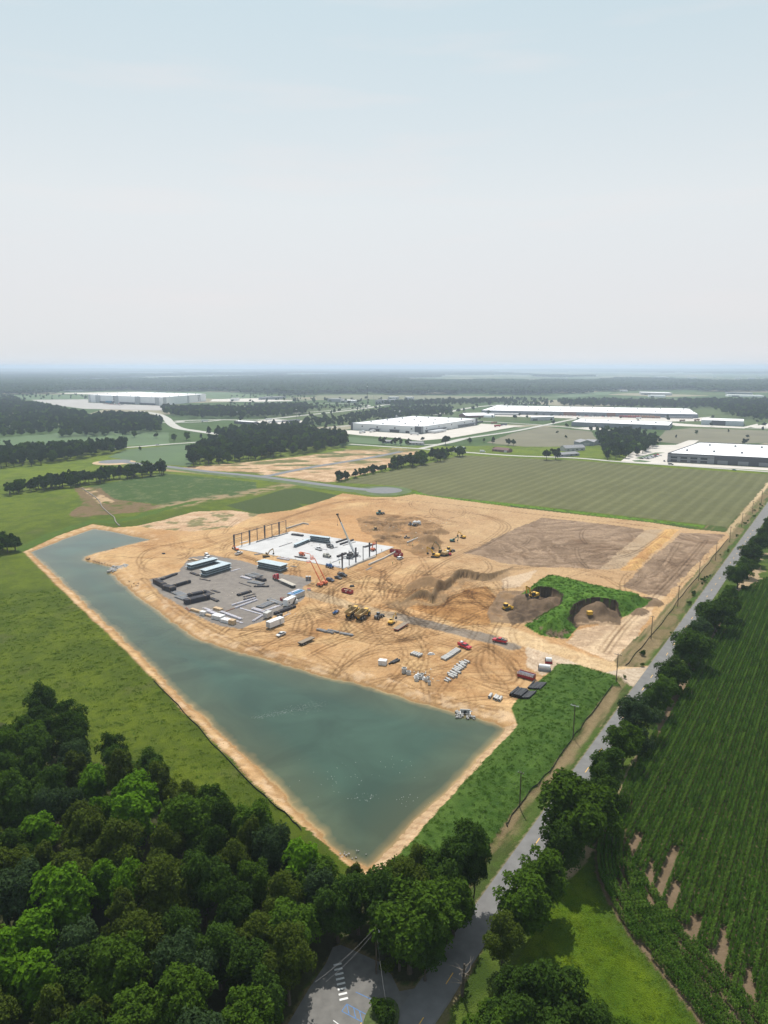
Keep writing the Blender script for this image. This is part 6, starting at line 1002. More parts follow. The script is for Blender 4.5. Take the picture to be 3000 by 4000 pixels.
BT=Vector((0,0,0)); gy=bp0[1]; ztip=H-(gy+8)*(SP+(2010-2000)/F*CP)/(CP-(10/F)*SP); xt=(1318-1500)/F*((gy+8)*CP+(H-ztip)*SP); xb=bp0[0]+1.0; P0=Vector((xb,gy,3.0)); P1=Vector((xt,gy+8,ztip))
inv=Matrix.Rotation(-cr.rotation_euler[2],4,'Z'); off=Vector(cr.location)
for i,(a,b_,w,m) in enumerate(((0,.34,1.05,wmW),(.33,.58,.85,p_cream),(.57,.80,.68,mtl),(.79,1,.5,dark))):
    q=MB(); A=inv@(P0+(P1-P0)*a-off); Bq=inv@(P0+(P1-P0)*b_-off); q.bar(A,Bq,w*.8,w); q.obj('boom_section',m,cr)
q=MB(); A=inv@(P1-off); q.box(A.x,A.y,A.z-.4,1.2,.9,1.0); q.cyl((A.x,A.y,A.z),(A.x,A.y,A.z-6),.05,n=4); q.box(A.x,A.y,A.z-6.6,.35,.35,.6); q.obj('hook_block',dark,cr)
# parked lorries and trailers at the warehouses
TL={}
def lt_(kind,col,px,py,h0,h1,label,group=None,z=.16,cat='trailer'):
    k=(kind,col.name)
    if k in TL: r=copy_tree(TL[k]); 
    else: r=TL[k]={'lorry':lorry,'trailer':trailer}[kind](col)
    for kk in ('group',):
        if kk in r: del r[kk]
    return put(r,px,py,h0,h1,label,cat,group,z)
lt_('lorry',wmW,1416,1692,(1400,1694),(1440,1688),'white lorry at the left dock of the white warehouse',cat='lorry'); lt_('lorry',wmW,1456,1688,(1440,1690),(1480,1684),'white lorry at the second dock of the white warehouse',cat='lorry'); lt_('lorry',wmW,1620,1699,(1598,1698),(1642,1701),'white lorry passing the near corner of the white warehouse',cat='lorry')
e2w=(G(1864,1660)-G(1645,1695)); e2w=e2w/np.hypot(*e2w); n2w=np.array((e2w[1],-e2w[0])); b0=G(1645,1695)
for k in range(9):
    p=b0+e2w*(18+5*k)+n2w*10; r=copy_tree(TL[('trailer','white_wall_panel')]) if ('trailer','white_wall_panel') in TL else TL.setdefault(('trailer','white_wall_panel'),trailer(wmW)); r.location=(p[0],p[1],.15); r.rotation_euler[2]=math.atan2(-n2w[1],-n2w[0])+math.pi; props(r,'white semi trailer backed to the long dock of the white warehouse','trailer','trailers at the white warehouse dock')
for px,py,c,l in ((1750,1678,wmW,'white trailer alone at the middle of the warehouse dock'),(1943,1668,redm,'red trailer on the concrete yard right of the white warehouse'),(1968,1663,mat('navy_trailer',(.04,.05,.09),.5),'dark blue trailer on the concrete yard edge'),(1930,1656,mat('rust_trailer',(.25,.12,.07),.7),'rust coloured trailer beyond the yard'),(1875,1653,MATS['navy_trailer'],'navy trailer behind the warehouse corner'),(2665,1647,MATS['rust_trailer'],'rust red trailer between two far warehouses'),(2722,1645,MATS['rust_trailer'],'brown trailer left of the pale blue warehouse'),(2462,1673,wmW,'white lorry in front of the grey warehouse'),(1060,1652,wmW,'white trailer, left one in the highway yard'),(1090,1651,wmW,'white trailer, middle one in the highway yard'),(1050,1642,wmW,'white trailer, far one in the highway yard'),(1113,1650,MATS['navy_trailer'],'dark trailer in the highway yard'),(800,1648,wmW,'white trailer lorry at the interchange road'),(2495,1637,wmW,'white trailer standing out before the long warehouse'),(1020,1662,p_navy,'dark low truck at the front of the highway yard'),(1870,1622,p_grey,'grey lorry on the highway right of the woods')):
    if c.name+'t' not in TL: TL[c.name+'t']=trailer(c)
    r=copy_tree(TL[c.name+'t']) if TL[c.name+'t'].get('used') else TL[c.name+'t']; TL[c.name+'t']['used']=1; put(r,px,py,(px-20,py+1),(px+20,py-1),l,'trailer',None,.16)
d4=(G(2726,1634)-G(1880,1617)); l4=np.hypot(*d4); d4=d4/l4; n4=np.array((d4[1],-d4[0])); p4=G(1880,1617); bt=MB(); bt.box(0,0,1.1,11,2.5,2.8); bt.box(-3.5,0,0,2.4,2.2,1.1); 
def row_t(col,lab,grp,s0,s1,n,off,nm='semi_trailer'):
    me=bt.mesh('semi_trailer',col)
    for i in range(n): p=p4+d4*(l4*(s0+(s1-s0)*i/n))+n4*(off+random.uniform(-1,1)); inst(nm,me,None,(p[0],p[1],.2),math.atan2(n4[1],n4[0]),label=lab,cat='trailer',group=grp)
row_t(wmW,'white trailer in the row before the long warehouse left part','white trailers before the long warehouse',.02,.20,30,22); row_t(redm,'dark red trailer in the row before the long warehouse','red trailers before the long warehouse',.66,.75,12,26); row_t(MATS['rust_trailer'],'rust coloured trailer in the row before the long warehouse','rust trailers before the long warehouse',.75,.84,12,26); row_t(wmG,'pale grey truck in the row before the long warehouse right end','pale trucks before the long warehouse',.86,.98,14,20); row_t(mat('orange_trailer',(.42,.20,.06),.6),'orange trailer behind the red row at the long warehouse','orange trailers at the long warehouse',.70,.82,10,12)
ca=MB(); ca.prof([(-2.2,.3),(2.2,.3),(2.25,.8),(1.2,.95),(.6,1.45),(-1.2,1.45),(-2.0,1.0)],1.8,wt=1.5); cm_=[ca.mesh('car',m) for m in (p_white,p_sil,p_navy,p_black,p_red,p_grey)]
def lotcars(P0,P1,n,rows,gap,lab,grp,fill=.8,z=.18):
    a,b=G(*P0),G(*P1); d=b-a; l=np.hypot(*d); d=d/l; q=np.array((-d[1],d[0]))
    for r_ in range(rows):
        for i in range(n):
            if random.random()<fill: p=a+d*(l*i/n)+q*r_*gap; inst('car',random.choice(cm_),None,(p[0],p[1],z),math.atan2(q[1],q[0]),label=lab,cat='car',group=grp)
lotcars((2525,1795),(2590,1778),16,2,6.0,'parked car in the lot beside the charcoal warehouse','cars beside the charcoal warehouse',.75,.16); lotcars((400,1578),(470,1584),34,3,14,'tiny parked car in the huge warehouse lot','cars in the huge warehouse lot',.5,.25); lotcars((2180,1625),(2400,1630),60,1,5,'parked car before the long warehouse entrance','cars before the long warehouse',.7,.2)
# ------------------------------------------------------------------ the building under way: slab, columns, steel and stacks
slabm=mat('fresh_concrete',(.44,.435,.43),.85,var=.09,scale=.12); deckm=mat('galvanised_deck',(.50,.58,.62),.4,.25,var=.1,scale=1.2); deckd=mat('deck_edge',(.09,.12,.14),.6,.2); purl=mat('dark_primer_steel',(.045,.045,.06),.6,.1,var=.15,scale=1.5); purw=mat('white_purlin',(.60,.58,.64),.5,var=.08,scale=1.5); greym=mat('grey_steel',(.24,.25,.27),.5,.2,var=.12,scale=1); timber=mat('pale_timber',(.50,.36,.22),.9,var=.2,scale=2); rust=mat('rusty_steel',(.24,.10,.06),.8,var=.25,scale=2); concp=mat('pipe_concrete',(.46,.45,.43),.8,var=.08,scale=1); blackp=mat('black_plastic_pipe',(.022,.022,.026),.5,var=.15); wrap=mat('white_wrapping',(.62,.61,.60),.6,var=.15,scale=1)
SL=GP([(907,2140),(1139,2076),(1538,2137),(1342,2221)]); sc_=SL.mean(0); ez=(SL[3]-SL[0]); ez=ez/np.hypot(*ez); ew=(SL[1]-SL[0]); ew=ew/np.hypot(*ew)
sb=thing('concrete_slab',(SL[0][0],SL[0][1],0),kind='structure'); NXs,NYs=9,6
for i in range(NXs):
    for j in range(NYs):
        f=lambda u,v:(SL[0]*(1-u)*(1-v)+SL[3]*u*(1-v)+SL[1]*(1-u)*v+SL[2]*u*v)-SL[0]
        q=[f(i/NXs,j/NYs),f((i+1)/NXs,j/NYs),f((i+1)/NXs,(j+1)/NYs),f(i/NXs,(j+1)/NYs)]; c=sum(q)/4; q=[c+(p-c)*.997 for p in q]; b=MB(); zt=SLZ+random.uniform(-.004,.004)
        b.add([(p[0],p[1],-.3) for p in q]+[(p[0],p[1],zt) for p in q],[(3,2,1,0),(4,5,6,7),(0,1,5,4),(1,2,6,5),(2,3,7,6),(3,0,4,7)]); b.obj('slab_bay',slabm,sb)
e=MB(); w_=SL[3]+(SL[2]-SL[3])*.0; 
for P,Q in ((SL[0],SL[3]),(SL[3],SL[2]),(SL[2],SL[1]),(SL[1],SL[0])): e.bar((*(P-SL[0]),-.02),(*(Q-SL[0]),-.02),.35,.3)
e.obj('footing_edge',concp,sb)
# low foundation walls east and north of the slab
for pts,l in ((((1358,2222),(1400,2202),(1468,2176)),'low concrete footing wall along the east slab edge'),(((1440,2208),(1500,2182),(1545,2158)),'low concrete footing wall out on the sand'),(((1120,2066),(1185,2046),(1205,2050)),'low concrete footing wall behind the slab'),(((1590,2122),(1620,2110),(1665,2092)),'pale concrete footing in the trench among the heaps')):
    b=MB(); c=[G(*p) for p in pts]; o=c[0]
    for p,q in zip(c[:-1],c[1:]): b.bar((*(p-o),.45),(*(q-o),.45),.5,.9)
    b.obj('footing_wall',concp,loc=(o[0],o[1],tz(*o)),label=l,cat='footing wall')
# columns
cw=MB(); cw.prof([(-.35,0),(.35,0),(.62,8.4),(-.62,8.4)],.42); cw.box(0,0,0,1.0,.8,.06); cwm=cw.mesh('steel_column',purl); cn=MB(); cn.box(0,0,0,.34,.30,8.3); cn.box(0,0,0,.7,.6,.06); cnm=cn.mesh('steel_column',purl)
wc_=[(915.6,2141),(945,2131.5),(976,2123),(1005.5,2111),(1034.8,2102),(1063,2097),(1091,2088),(1118,2080)]
for i,(px,py) in enumerate(wc_):
    p=G(px,py); inst('steel_column',cwm if i%2==0 else cnm,None,(p[0],p[1],SLZ+.01),math.atan2(ew[1],ew[0]),label='%s steel column, %s from the near end of the west row'%('thick' if i%2==0 else 'slim',('first','second','third','fourth','fifth','sixth','seventh','last')[i]),cat='steel column',group='columns of the west row')
a,b_=G(*wc_[0]),G(*wc_[-1]); q=MB(); d=b_-a; q.bar((0,0,8.0),(d[0],d[1],8.0),.22,.28); q.obj('eave_strut',purl,loc=(a[0],a[1],SLZ),label='long dark steel strut joining the tops of the west columns',cat='steel beam'); 
c2_=G(*wc_[1]); d=c2_-a; q=MB(); q.bar((-d[0]*.25,-d[1]*.25,5.4),(d[0],d[1],5.4),.2,.2); q.obj('girt',purl,loc=(a[0],a[1],SLZ),label='short steel girt across the first two west columns',cat='steel beam')
for i,(px,py,w) in enumerate(((1337,2218,1),(1364,2207.5,0),(1390,2195.5,1),(1418.5,2188,0),(1443.5,2174,1),(1470,2167,0))):
    p=G(px,py); inst('steel_column',cwm if w else cnm,None,(p[0],p[1],SLZ+.01),math.atan2(ew[1],ew[0]),label='%s steel column, %s from the near end of the east row'%('thick' if w else 'slim',('first','second','third','fourth','fifth','last')[i]),cat='steel column',group='columns of the east row')
# stacks
def stack(kind,p,q,w,h,label,cat='stack',z=0.0,n=None):
    "bundle whose length runs from pixel p to pixel q"
    a,b=G(*p),G(*q); c=(a+b)/2; L_=float(np.hypot(*(b-a))); rz=math.atan2((b-a)[1],(b-a)[0]); r=thing({'deck':'deck_stack','beams':'beam_stack','white':'purlin_stack','pipes':'pipe_stack','grey':'beam_stack','timber':'timber_stack','rust':'beam_stack','truss':'truss_stack'}[kind],(c[0],c[1],tz(*c)+z+.005),rz,label=label,cat=cat); q_=random.Random(int(p[0]*7+p[1]))
    if kind=='deck':
        h=h*1.4; k=n or max(2,int(h/1.05))
        for i in range(k):
            bl=MB(); bl.box(-L_*.3,0,0,.12,w,.14); bl.box(L_*.3,0,0,.12,w,.14); bl.obj('timber_bearer',timber,r,loc=(0,0,i*h/k))
            s=MB(); ll=L_*(1-.05*(i%2))-.06*i; th=h/k-.16; nn=max(3,int(w/.9)); 
            for j in range(nn): s.box(q_.uniform(-.15,.15),-(w-.9)/2+(j+.5)*(w-.9)/nn,0,ll-.9,(w-.9)/nn*.9,th-.05)
            s.obj('deck_bundle',deckd,r,loc=(0,0,.14+i*h/k)); s=MB()
            m_=int(w/.3)
            for j in range(m_): s.box(0,-w/2-.1+(j+.5)*(w+.2)/m_,0,ll+.25,(w+.2)/m_*.72,.06)
            s.box(0,0,-.03,ll+.2,w+.2,.03); s.obj('top_sheet',deckm,r,loc=(0,0,.14+i*h/k+th-.02))
    elif kind in('beams','white','grey','rust','truss'):
        m={'beams':purl,'white':purw,'grey':greym,'rust':rust,'truss':purl}[kind]; bw=.42 if kind!='white' else .36; nc=n or max(1,int(w/(bw*1.25))); nr=max(1,int(h/.34)); 
        beam=MB(); beam.box(0,0,0,L_,.26,.03); beam.box(0,0,.03,L_,.05,.22); beam.box(0,0,.25,L_,.26,.03); bme=beam.mesh('beam',m); lay_=MB(); lay_.box(0,0,0,.12,w,.08)
        if nr*nc>24:   # large bundle: lower courses in one piece, the top course beam by beam
            s=MB(); 
            for i in range(nr-1): s.box(q_.uniform(-.15,.15),0,i*.34,L_*q_.uniform(.95,1),w*.96,.25)
            s.obj('lower_courses',m,r); r0=nr-1
        else: r0=0
        for i in range(r0,nr):
            for j in range(nc): inst('beam',bme,r,(q_.uniform(-.25,.25),-w/2+(j+.5)*w/nc,i*.34),0)
        l2=lay_.mesh('timber_bearer',timber)
        for i in range(1,nr+1): 
            for x in (-L_*.32,L_*.32): inst('timber_bearer',l2,r,(x,0,i*.34-.055))
    elif kind=='timber':
        s=MB(); nn=max(1,int(L_/1.2)); bx=MB(); bx.box(0,0,0,L_/nn*.9,w,h); me=bx.mesh('crate',timber if q_.random()<.5 else wrap)
        for i in range(nn): inst('crate',me,r,(-L_/2+(i+.5)*L_/nn,q_.uniform(-.1,.1),0))
    return r
ST=[('deck',(735,2225),(845,2196),4.6,2.0,'left of the two large roof deck stacks in the yard'),('deck',(792,2253),(894,2222),4.8,2.6,'nearer of the two large roof deck stacks in the yard'),('deck',(845,2202),(898,2215),2.6,1.3,'roof deck stack linking the two large ones'),
('deck',(1018,2213),(1112,2232),6.4,2.6,'wide roof deck stack at the sand edge of the yard'),('deck',(1149,2140),(1208,2116),2.0,1.4,'left roof deck stack on the slab',SLZ),('deck',(1212,2112),(1288,2122),3.4,2.6,'right long roof deck stack on the slab',SLZ),
('beams',(605,2276),(645,2297),2.0,2.0,'dark steel stack at the far west corner of the yard'),('beams',(642,2300),(680,2312),2.6,2.2,'tall dark steel stack next to the west corner one'),('beams',(628,2268),(690,2244),1.6,1.0,'outer of two parallel dark beam stacks, west side'),('beams',(672,2298),(744,2277),1.2,1.6,'long dark beam stack ending at a sand patch'),
('grey',(680,2313),(728,2333),3.4,.9,'grey and dark steel spread in the west yard'),('beams',(735,2330),(805,2315),2.0,1.2,'dark open stack above the biggest beam stack'),('beams',(722,2360),(816,2338),2.6,2.0,'biggest dark beam stack in the west yard'),('beams',(818,2336),(852,2350),1.5,.8,'small dark beam bundle right of the biggest stack'),('truss',(795,2308),(830,2322),2.4,.6,'thin dark channels lying near the middle of the yard'),('truss',(826,2305),(858,2316),1.4,.5,'dark channels right of the thin ones'),('grey',(692,2330),(748,2350),3.0,.8,'grey beam layer below the dark spread'),
('beams',(745,2238),(776,2250),1.4,.6,'short dark bundle beside the deck stacks'),('beams',(780,2262),(822,2270),1.0,.4,'dark bundle at the foot of the nearer deck stack'),('white',(900,2233),(938,2222),1.0,.6,'white purlins right of the deck stacks'),
('white',(942,2254),(980,2264),2.0,.7,'white purlins in the upper middle yard'),('grey',(965,2245),(1002,2257),2.6,.8,'blue grey purlins in the upper middle yard'),('grey',(985,2240),(1022,2252),2.0,.8,'pale steel bundle near the tangled bars'),('beams',(1002,2261),(1036,2270),2.0,1.2,'dark boxy stack in the upper middle yard'),('grey',(972,2272),(1028,2283),2.6,.9,'grey steel pile with timber in the middle yard'),('beams',(992,2291),(1050,2291),1.3,.8,'dark beam bundle lying level in the middle yard'),('beams',(932,2276),(980,2291),.5,.3,'single long dark beam lying in the yard'),
('truss',(928,2328),(980,2312),1.6,1.2,'dark frame stack in the central yard'),('truss',(950,2333),(995,2320),1.2,.6,'second dark frame stack in the central yard'),('beams',(952,2344),(1000,2332),1.2,.8,'dark bundle above the white purlin rows'),('white',(905,2366),(998,2338),1.3,.8,'farther long white purlin row in the yard'),('white',(918,2376),(1004,2345),1.3,.9,'nearer long white purlin row in the yard'),('rust',(882,2388),(918,2376),.7,.4,'rust red beam end beside the white purlin rows'),
('white',(938,2376),(1022,2400),1.1,.6,'white purlin row leading to the grey trailer'),('white',(986,2378),(1034,2392),2.2,.7,'white purlin cluster right of the central row'),('white',(988,2428),(1040,2396),1.3,.8,'white purlins leaning past the grey trailer'),('grey',(1012,2374),(1072,2350),3.2,1.0,'grey girder stack left of the office trailer'),('grey',(1050,2342),(1106,2364),2.2,.7,'grey channels crossing behind the office trailer'),('white',(1040,2384),(1098,2364),1.6,.6,'pale steel beside the timber scraps'),('beams',(1072,2402),(1152,2372),1.6,1.4,'long dark wrapped stack in front of the office trailer'),
('rust',(725,2373),(742,2388),1.2,.5,'small red and white bundle at the yard edge'),('timber',(748,2383),(783,2394),1.4,1.0,'timber boards at the south yard edge'),('timber',(785,2400),(803,2404),1.8,1.8,'tall wrapped bundle at the south yard edge'),('white',(795,2375),(826,2386),1.6,.6,'short white purlins at the south yard edge'),('white',(812,2388),(868,2410),1.8,.9,'white purlin stack near the wrapped crates'),('white',(862,2390),(942,2420),1.5,.9,'longest white purlin stack at the south yard'),('white',(868,2408),(948,2434),1.2,.6,'lowest white purlin stack at the south yard'),('timber',(836,2412),(872,2420),3.4,1.8,'big white wrapped crates at the south yard'),('timber',(868,2425),(900,2432),2.8,1.4,'white wrapped boxes beside the big crates'),('timber',(898,2434),(918,2438),2.2,2.0,'yellow timber crates at the yard tip'),('timber',(838,2378),(866,2386),2.0,1.0,'timber and wrapped boxes behind the white purlins'),('timber',(804,2404),(826,2410),1.2,.8,'low pale crate left of the big ones'),
('beams',(1140,2090),(1184,2096),2.4,1.0,'dark beam stack at the back of the slab',SLZ),('beams',(1089,2138),(1141,2121),.9,.5,'single dark girder lying on the slab',SLZ),('grey',(1000,2120),(1072,2097),1.0,.7,'long grey beams along the west slab edge',SLZ),('grey',(1072,2100),(1126,2084),.9,.8,'grey beams at the north west slab corner',SLZ),('white',(1042,2112),(1078,2103),1.1,.4,'pale beams near the west slab columns',SLZ),
('beams',(1313,2122),(1356,2108),1.2,.9,'dark girder, farther one behind the crane',SLZ),('beams',(1328,2130),(1380,2112),1.2,.9,'dark girder, nearer one behind the crane',SLZ),('beams',(1340,2133),(1390,2118),.8,.5,'thin dark girder right of the crane boom',SLZ),('beams',(1422,2140),(1468,2126),2.0,.7,'dark steel pile at the east end of the slab',SLZ),('beams',(1152,2177),(1198,2184),1.2,.6,'dark bundle below the orange lift on the slab',SLZ),('truss',(1318,2178),(1352,2164),1.6,1.2,'spiky dark bundle by the crane',SLZ),('white',(1262,2146),(1278,2150),1.0,.4,'pale sheets by the dark telehandler',SLZ),('grey',(1292,2146),(1318,2138),1.4,.3,'grey sheets right of the dark telehandler',SLZ),('grey',(1295,2200),(1340,2184),.7,.3,'thin beams laid out near the slab front',SLZ),('white',(1296,2210),(1330,2216),.9,.3,'white beam on the front slab corner',SLZ),
('white',(1084,2182),(1130,2190),1.6,.7,'white purlins on the sand below the slab'),('white',(1100,2176),(1138,2184),1.2,.5,'pale purlins against the slab edge'),('grey',(1136,2212),(1158,2215),1.0,.4,'small grey frame on the sand by the slab'),('grey',(995,2168),(1022,2164),1.8,.3,'flat grey sheets below the west slab end'),('timber',(938,2122),(968,2115),1.0,.3,'pale boards behind the west columns'),('timber',(1080,2172),(1092,2176),1.2,.3,'blue and white sheets at the slab edge'),
('grey',(1430,2228),(1452,2217),1.0,.4,'grey beams lying alone below the slab'),('grey',(1240,2460),(1278,2470),1.4,.9,'galvanised duct pieces at the left of the row'),('grey',(1280,2462),(1324,2472),.9,.9,'galvanised duct, second in the row'),('grey',(1282,2470),(1304,2475),1.2,.9,'short galvanised duct at the front of the row'),('grey',(1328,2474),(1378,2483),1.3,1.0,'longest galvanised duct at the right of the row'),('timber',(735,2191),(745,2192),1.4,.8,'small pallets at the north yard corner, left'),('timber',(752,2188),(775,2194),1.4,1.0,'grey pallets at the north yard corner, right'),('white',(1108,2408),(1136,2396),.5,.2,'white trim lengths on the sand')]
for s in ST: stack(s[0],s[1],s[2],s[3]*(1.25 if s[0] in('beams','grey','truss') and len(s)<7 else 1),s[4]*(1.2 if s[0]=='beams' else 1),s[5],cat={'deck':'deck stack','beams':'steel stack','white':'purlin stack','grey':'steel stack','timber':'crate stack','rust':'steel stack','truss':'steel stack'}[s[0]],z=s[6]+.02 if len(s)>6 else 0)
# covered container with blue bundles
c=G(1157,2332); r=thing('storage_container',(c[0],c[1],tz(*c)),0,label='pale storage container with blue bundles on its roof',cat='container'); a,b_=G(1140,2338),G(1178,2322); r.rotation_euler[2]=math.atan2((b_-a)[1],(b_-a)[0]); b=MB(); b.box(0,0,0,8.2,4.2,2.5); b.obj('body',mat('sand_container',(.45,.41,.36),.8),r); b=MB(); b.box(0,0,2.5,8.4,4.4,.08); b.obj('roof',mat('blue_roof',(.14,.25,.42),.6),r); b=MB(); b.box(.2,.5,2.6,6,.8,.5); b.obj('bundle',purw,r); b=MB(); b.box(.6,-.7,2.6,6,.8,.4); b.obj('bundle',bls,r)
# portable toilets
for i,(px,l) in enumerate(((1199,'left grey portable toilet by the boom lifts'),(1210,'right grey portable toilet by the boom lifts'))):
    c=G(px,2267); r=thing('portable_toilet',(c[0],c[1],tz(*c)),R(20),label=l,cat='portable toilet'); b=MB(); b.box(0,0,0,1.15,1.15,2.1); b.obj('cabin',wmG,r); b=MB(); b.box(0,0,2.1,1.2,1.2,.2,tx=.85,ty=.85); b.obj('roof',wht,r); b=MB(); b.box(0,-.585,.1,.75,.03,1.85); b.obj('door',p_grey,r)
def rbox(name,px,py,sx,sy,sz,m,rz,label,cat,lid=None):
    c=G(px,py); r=thing(name,(c[0],c[1],tz(*c)),rz,label=label,cat=cat); b=MB(); b.box(0,0,0,sx,sy,sz); b.obj('body',m,r); b=MB(); b.box(0,0,sz,sx+.12,sy+.12,.1); b.obj('lid',lid or m,r); return r
rbox('storage_box',1495,2596,3.0,2.2,1.7,wrap,R(-15),'white box container alone on the sand','box'); rbox('generator',1207,2305,1.7,1.0,.8,wht,R(-10),'small white generator on the sand by the toilets','generator',redm); rbox('waste_bin',1087,2412,1.1,1.1,1.3,dark,R(20),'left black bin behind the large white trailer','bin'); rbox('waste_bin',1099,2408,1.1,1.1,1.3,dark,R(20),'right black bin behind the large white trailer','bin'); rbox('fuel_cube',1368,2369,1.6,1.2,1.0,p_tan,R(-10),'small dusty cube beside the haul road','box'); rbox('compressor',2302,2418,2.2,1.6,1.5,p_yel,R(10),'small yellow box in the second mound pit','machine'); rbox('white_tank_box',1156,2356,1.5,1.2,1.5,wmW,R(20),'small white unit behind the office trailer','box')
for px,py,s,l in ((1375,2292,2.2,'black tarpaulin heap above the red dumpster'),(640,2164,1.8,'small black object alone on the west sand'),(1683,2557,1.8,'white sack and dark scraps on the sand'),(1693,2586,.1,'x')):
    if s<1: continue
    c=G(px,py); b=MB(); n=9; q=random.Random(px); pts=[(math.cos(i*6.28/n)*s*q.uniform(.6,1),math.sin(i*6.28/n)*s*.6*q.uniform(.6,1)) for i in range(n)]; b.add([(x,y,0) for x,y in pts]+[(x*.6,y*.6,.4*q.uniform(.6,1.2)*s) for x,y in pts]+[(0,0,.45*s)],[(i,(i+1)%n,n+(i+1)%n,n+i) for i in range(n)]+[(n+i,n+(i+1)%n,2*n) for i in range(n)]); b.obj('tarpaulin_heap',dark if 'black' in l else wrap,loc=(c[0],c[1],tz(*c)),label=l,cat='heap')
# pipes
def pipe(px0,py0,px1,py1,rad,L_,m,label,group,cat='pipe',ri=.78,up=0):
    a,b=G(px0,py0),G(px1,py1); c=(a+b)/2; d=(b-a)/np.hypot(*(b-a)); o=MB(); o.tube((-L_/2,0,rad),(L_/2,0,rad),rad,rad*ri,14); 
    if m is concp: o.tube((L_/2-.002,0,rad),(L_/2+.18,0,rad),rad*1.1,rad*ri,14)
    return o.obj('pipe',m,smooth=False,loc=(c[0],c[1],tz(*c)+up),rz=math.atan2(d[1],d[0])+(random.uniform(-.07,.07) if m is blackp else random.uniform(-.02,.02)),label=label,cat=cat,group=group)
for i in range(11):
    t=i/10; x=1732+t*(1788-1732); y=2578-t*(2578-2541); pipe(x-9,y-4,x+11,y+4,.46,2.5,concp,'concrete pipe in the tight block beside the red utility truck','pipes in the tight block')
rb=[(1742,2661),(1752,2657),(1748,2652),(1762,2645),(1773,2641),(1758,2636),(1775,2634),(1768,2630),(1788,2627),(1776,2621),(1785,2618),(1792,2614),(1784,2611),(1800,2609),(1793,2603),(1808,2602),(1803,2594),(1812,2592),(1823,2586)]
for i,(x,y) in enumerate(rb): pipe(x-9,y-3,x+10,y+5,.45 if i>2 else .3,2.5 if i>2 else 1.8,concp,'concrete pipe in the staggered row on the sand' if i>2 else 'small concrete pipe at the near end of the staggered row','pipes in the staggered row' if i>2 else 'small pipes at the row end')
for i in range(4): x=1611+i*9.3; y=2557+i*2.6; pipe(x-7,y+4,x+8,y-4,.48,2.5,concp,'white concrete pipe in the group of four near the blue object','group of four upper pipes')
for i,(x,y) in enumerate(((1914,2722),(1933,2727),(1941,2731),(1953,2734))): pipe(x-5,y+7,x+6,y-7,.5,2.5,concp,('single white concrete pipe left of the three near the plot','first of three white concrete pipes near the plot','middle of three white concrete pipes near the plot','last of three white concrete pipes near the plot')[i],None)
for i in range(3): x=1533+i*7; y=2590-i*1+(i==1)*-4; pipe(x-12,y+6,x+12,y-6,.38,4.2,blackp,'black pipe in the small heap right of the white box','three black pipes')
for k,(cx,cy,n,l,g,vx) in enumerate(((2047,2716,16,'black plastic pipe in the large heap at the plot edge','large black pipe heap',4.6),(2100,2683,9,'black plastic pipe in the smaller heap on the grass','smaller black pipe heap',5.4))):
    for i in range(n):
        for lv in range(2 if k==0 and i<9 else 1):
            x=cx+(i-n/2)*vx; y=cy+(i-n/2)*1.2; pipe(x-16+random.uniform(-5,5),y+13,x+15,y-13+random.uniform(-3,3),.34,6.0,blackp,l,g,up=lv*.62)
for i,(x,y,rd_,h) in enumerate(((1579,2628,.95,1.9),(1596,2634,.9,1.2),(1627,2660,.85,1.0),(1640,2652,.8,1.3),(1648,2644,.75,1.3),(1665,2661,.65,1.2),(1672,2656,.6,1.2),(1677,2674,.55,1.3))):
    c=G(x,y); o=MB(); o.tube((0,0,0),(0,0,h),rd_,rd_*.78,16); o.obj('manhole_ring',concp,loc=(c[0],c[1],tz(*c)),label='%s concrete manhole ring standing on the sand'%('tallest','wide low','nearest left','middle','rear','slim left','slim rear','slimmest right')[i],cat='manhole ring')
for i,(x,y) in enumerate(((1625,2646),(1633,2640),(1657,2655))): c=G(x,y); o=MB(); o.cyl((0,0,0),(0,0,.25),.9,n=16); o.cyl((0,0,.25),(0,0,.9),.85,.4,n=16); o.cyl((0,0,.9),(0,0,1.0),.4,n=12); o.obj('manhole_cone',wrap,smooth=False,loc=(c[0],c[1],tz(*c)),label=('left white manhole cone in the ring cluster','rear white manhole cone in the ring cluster','right white manhole cone in the ring cluster')[i],cat='manhole cone')
# fuel tanks
def tank(px,py,L_,rd_,base,rz,label):
    c=G(px,py); r=thing('fuel_tank',(c[0],c[1],tz(*c)),rz,label=label,cat='fuel tank'); b=MB(); b.cyl((-L_/2,0,rd_+.45),(L_/2,0,rd_+.45),rd_,n=18); b.obj('tank',mat('tank_white',(.66,.66,.66),.4,var=.04),r,smooth=False); t=MB()
    for y in (-1,1): t.box(0,y*(rd_+.1),0,L_+.5,.1,.75)
    for x in (-1,1): t.box(x*(L_/2+.2),0,0,.1,rd_*2+.09,.75)
    t.box(0,0,0,L_+.4,rd_*2,.1); t.obj('containment_tray',base,r); t=MB(); t.box(-L_/2-.1,-.4,.7,.4,.4,1.2); t.obj('pump',dark,r)
tank(2143,2588,2.2,.85,redm,R(-12),'small white fuel tank in a red tray'); tank(2127,2617,4.0,.95,wmG,R(-18),'long white fuel tank in a grey tray beside the plot')
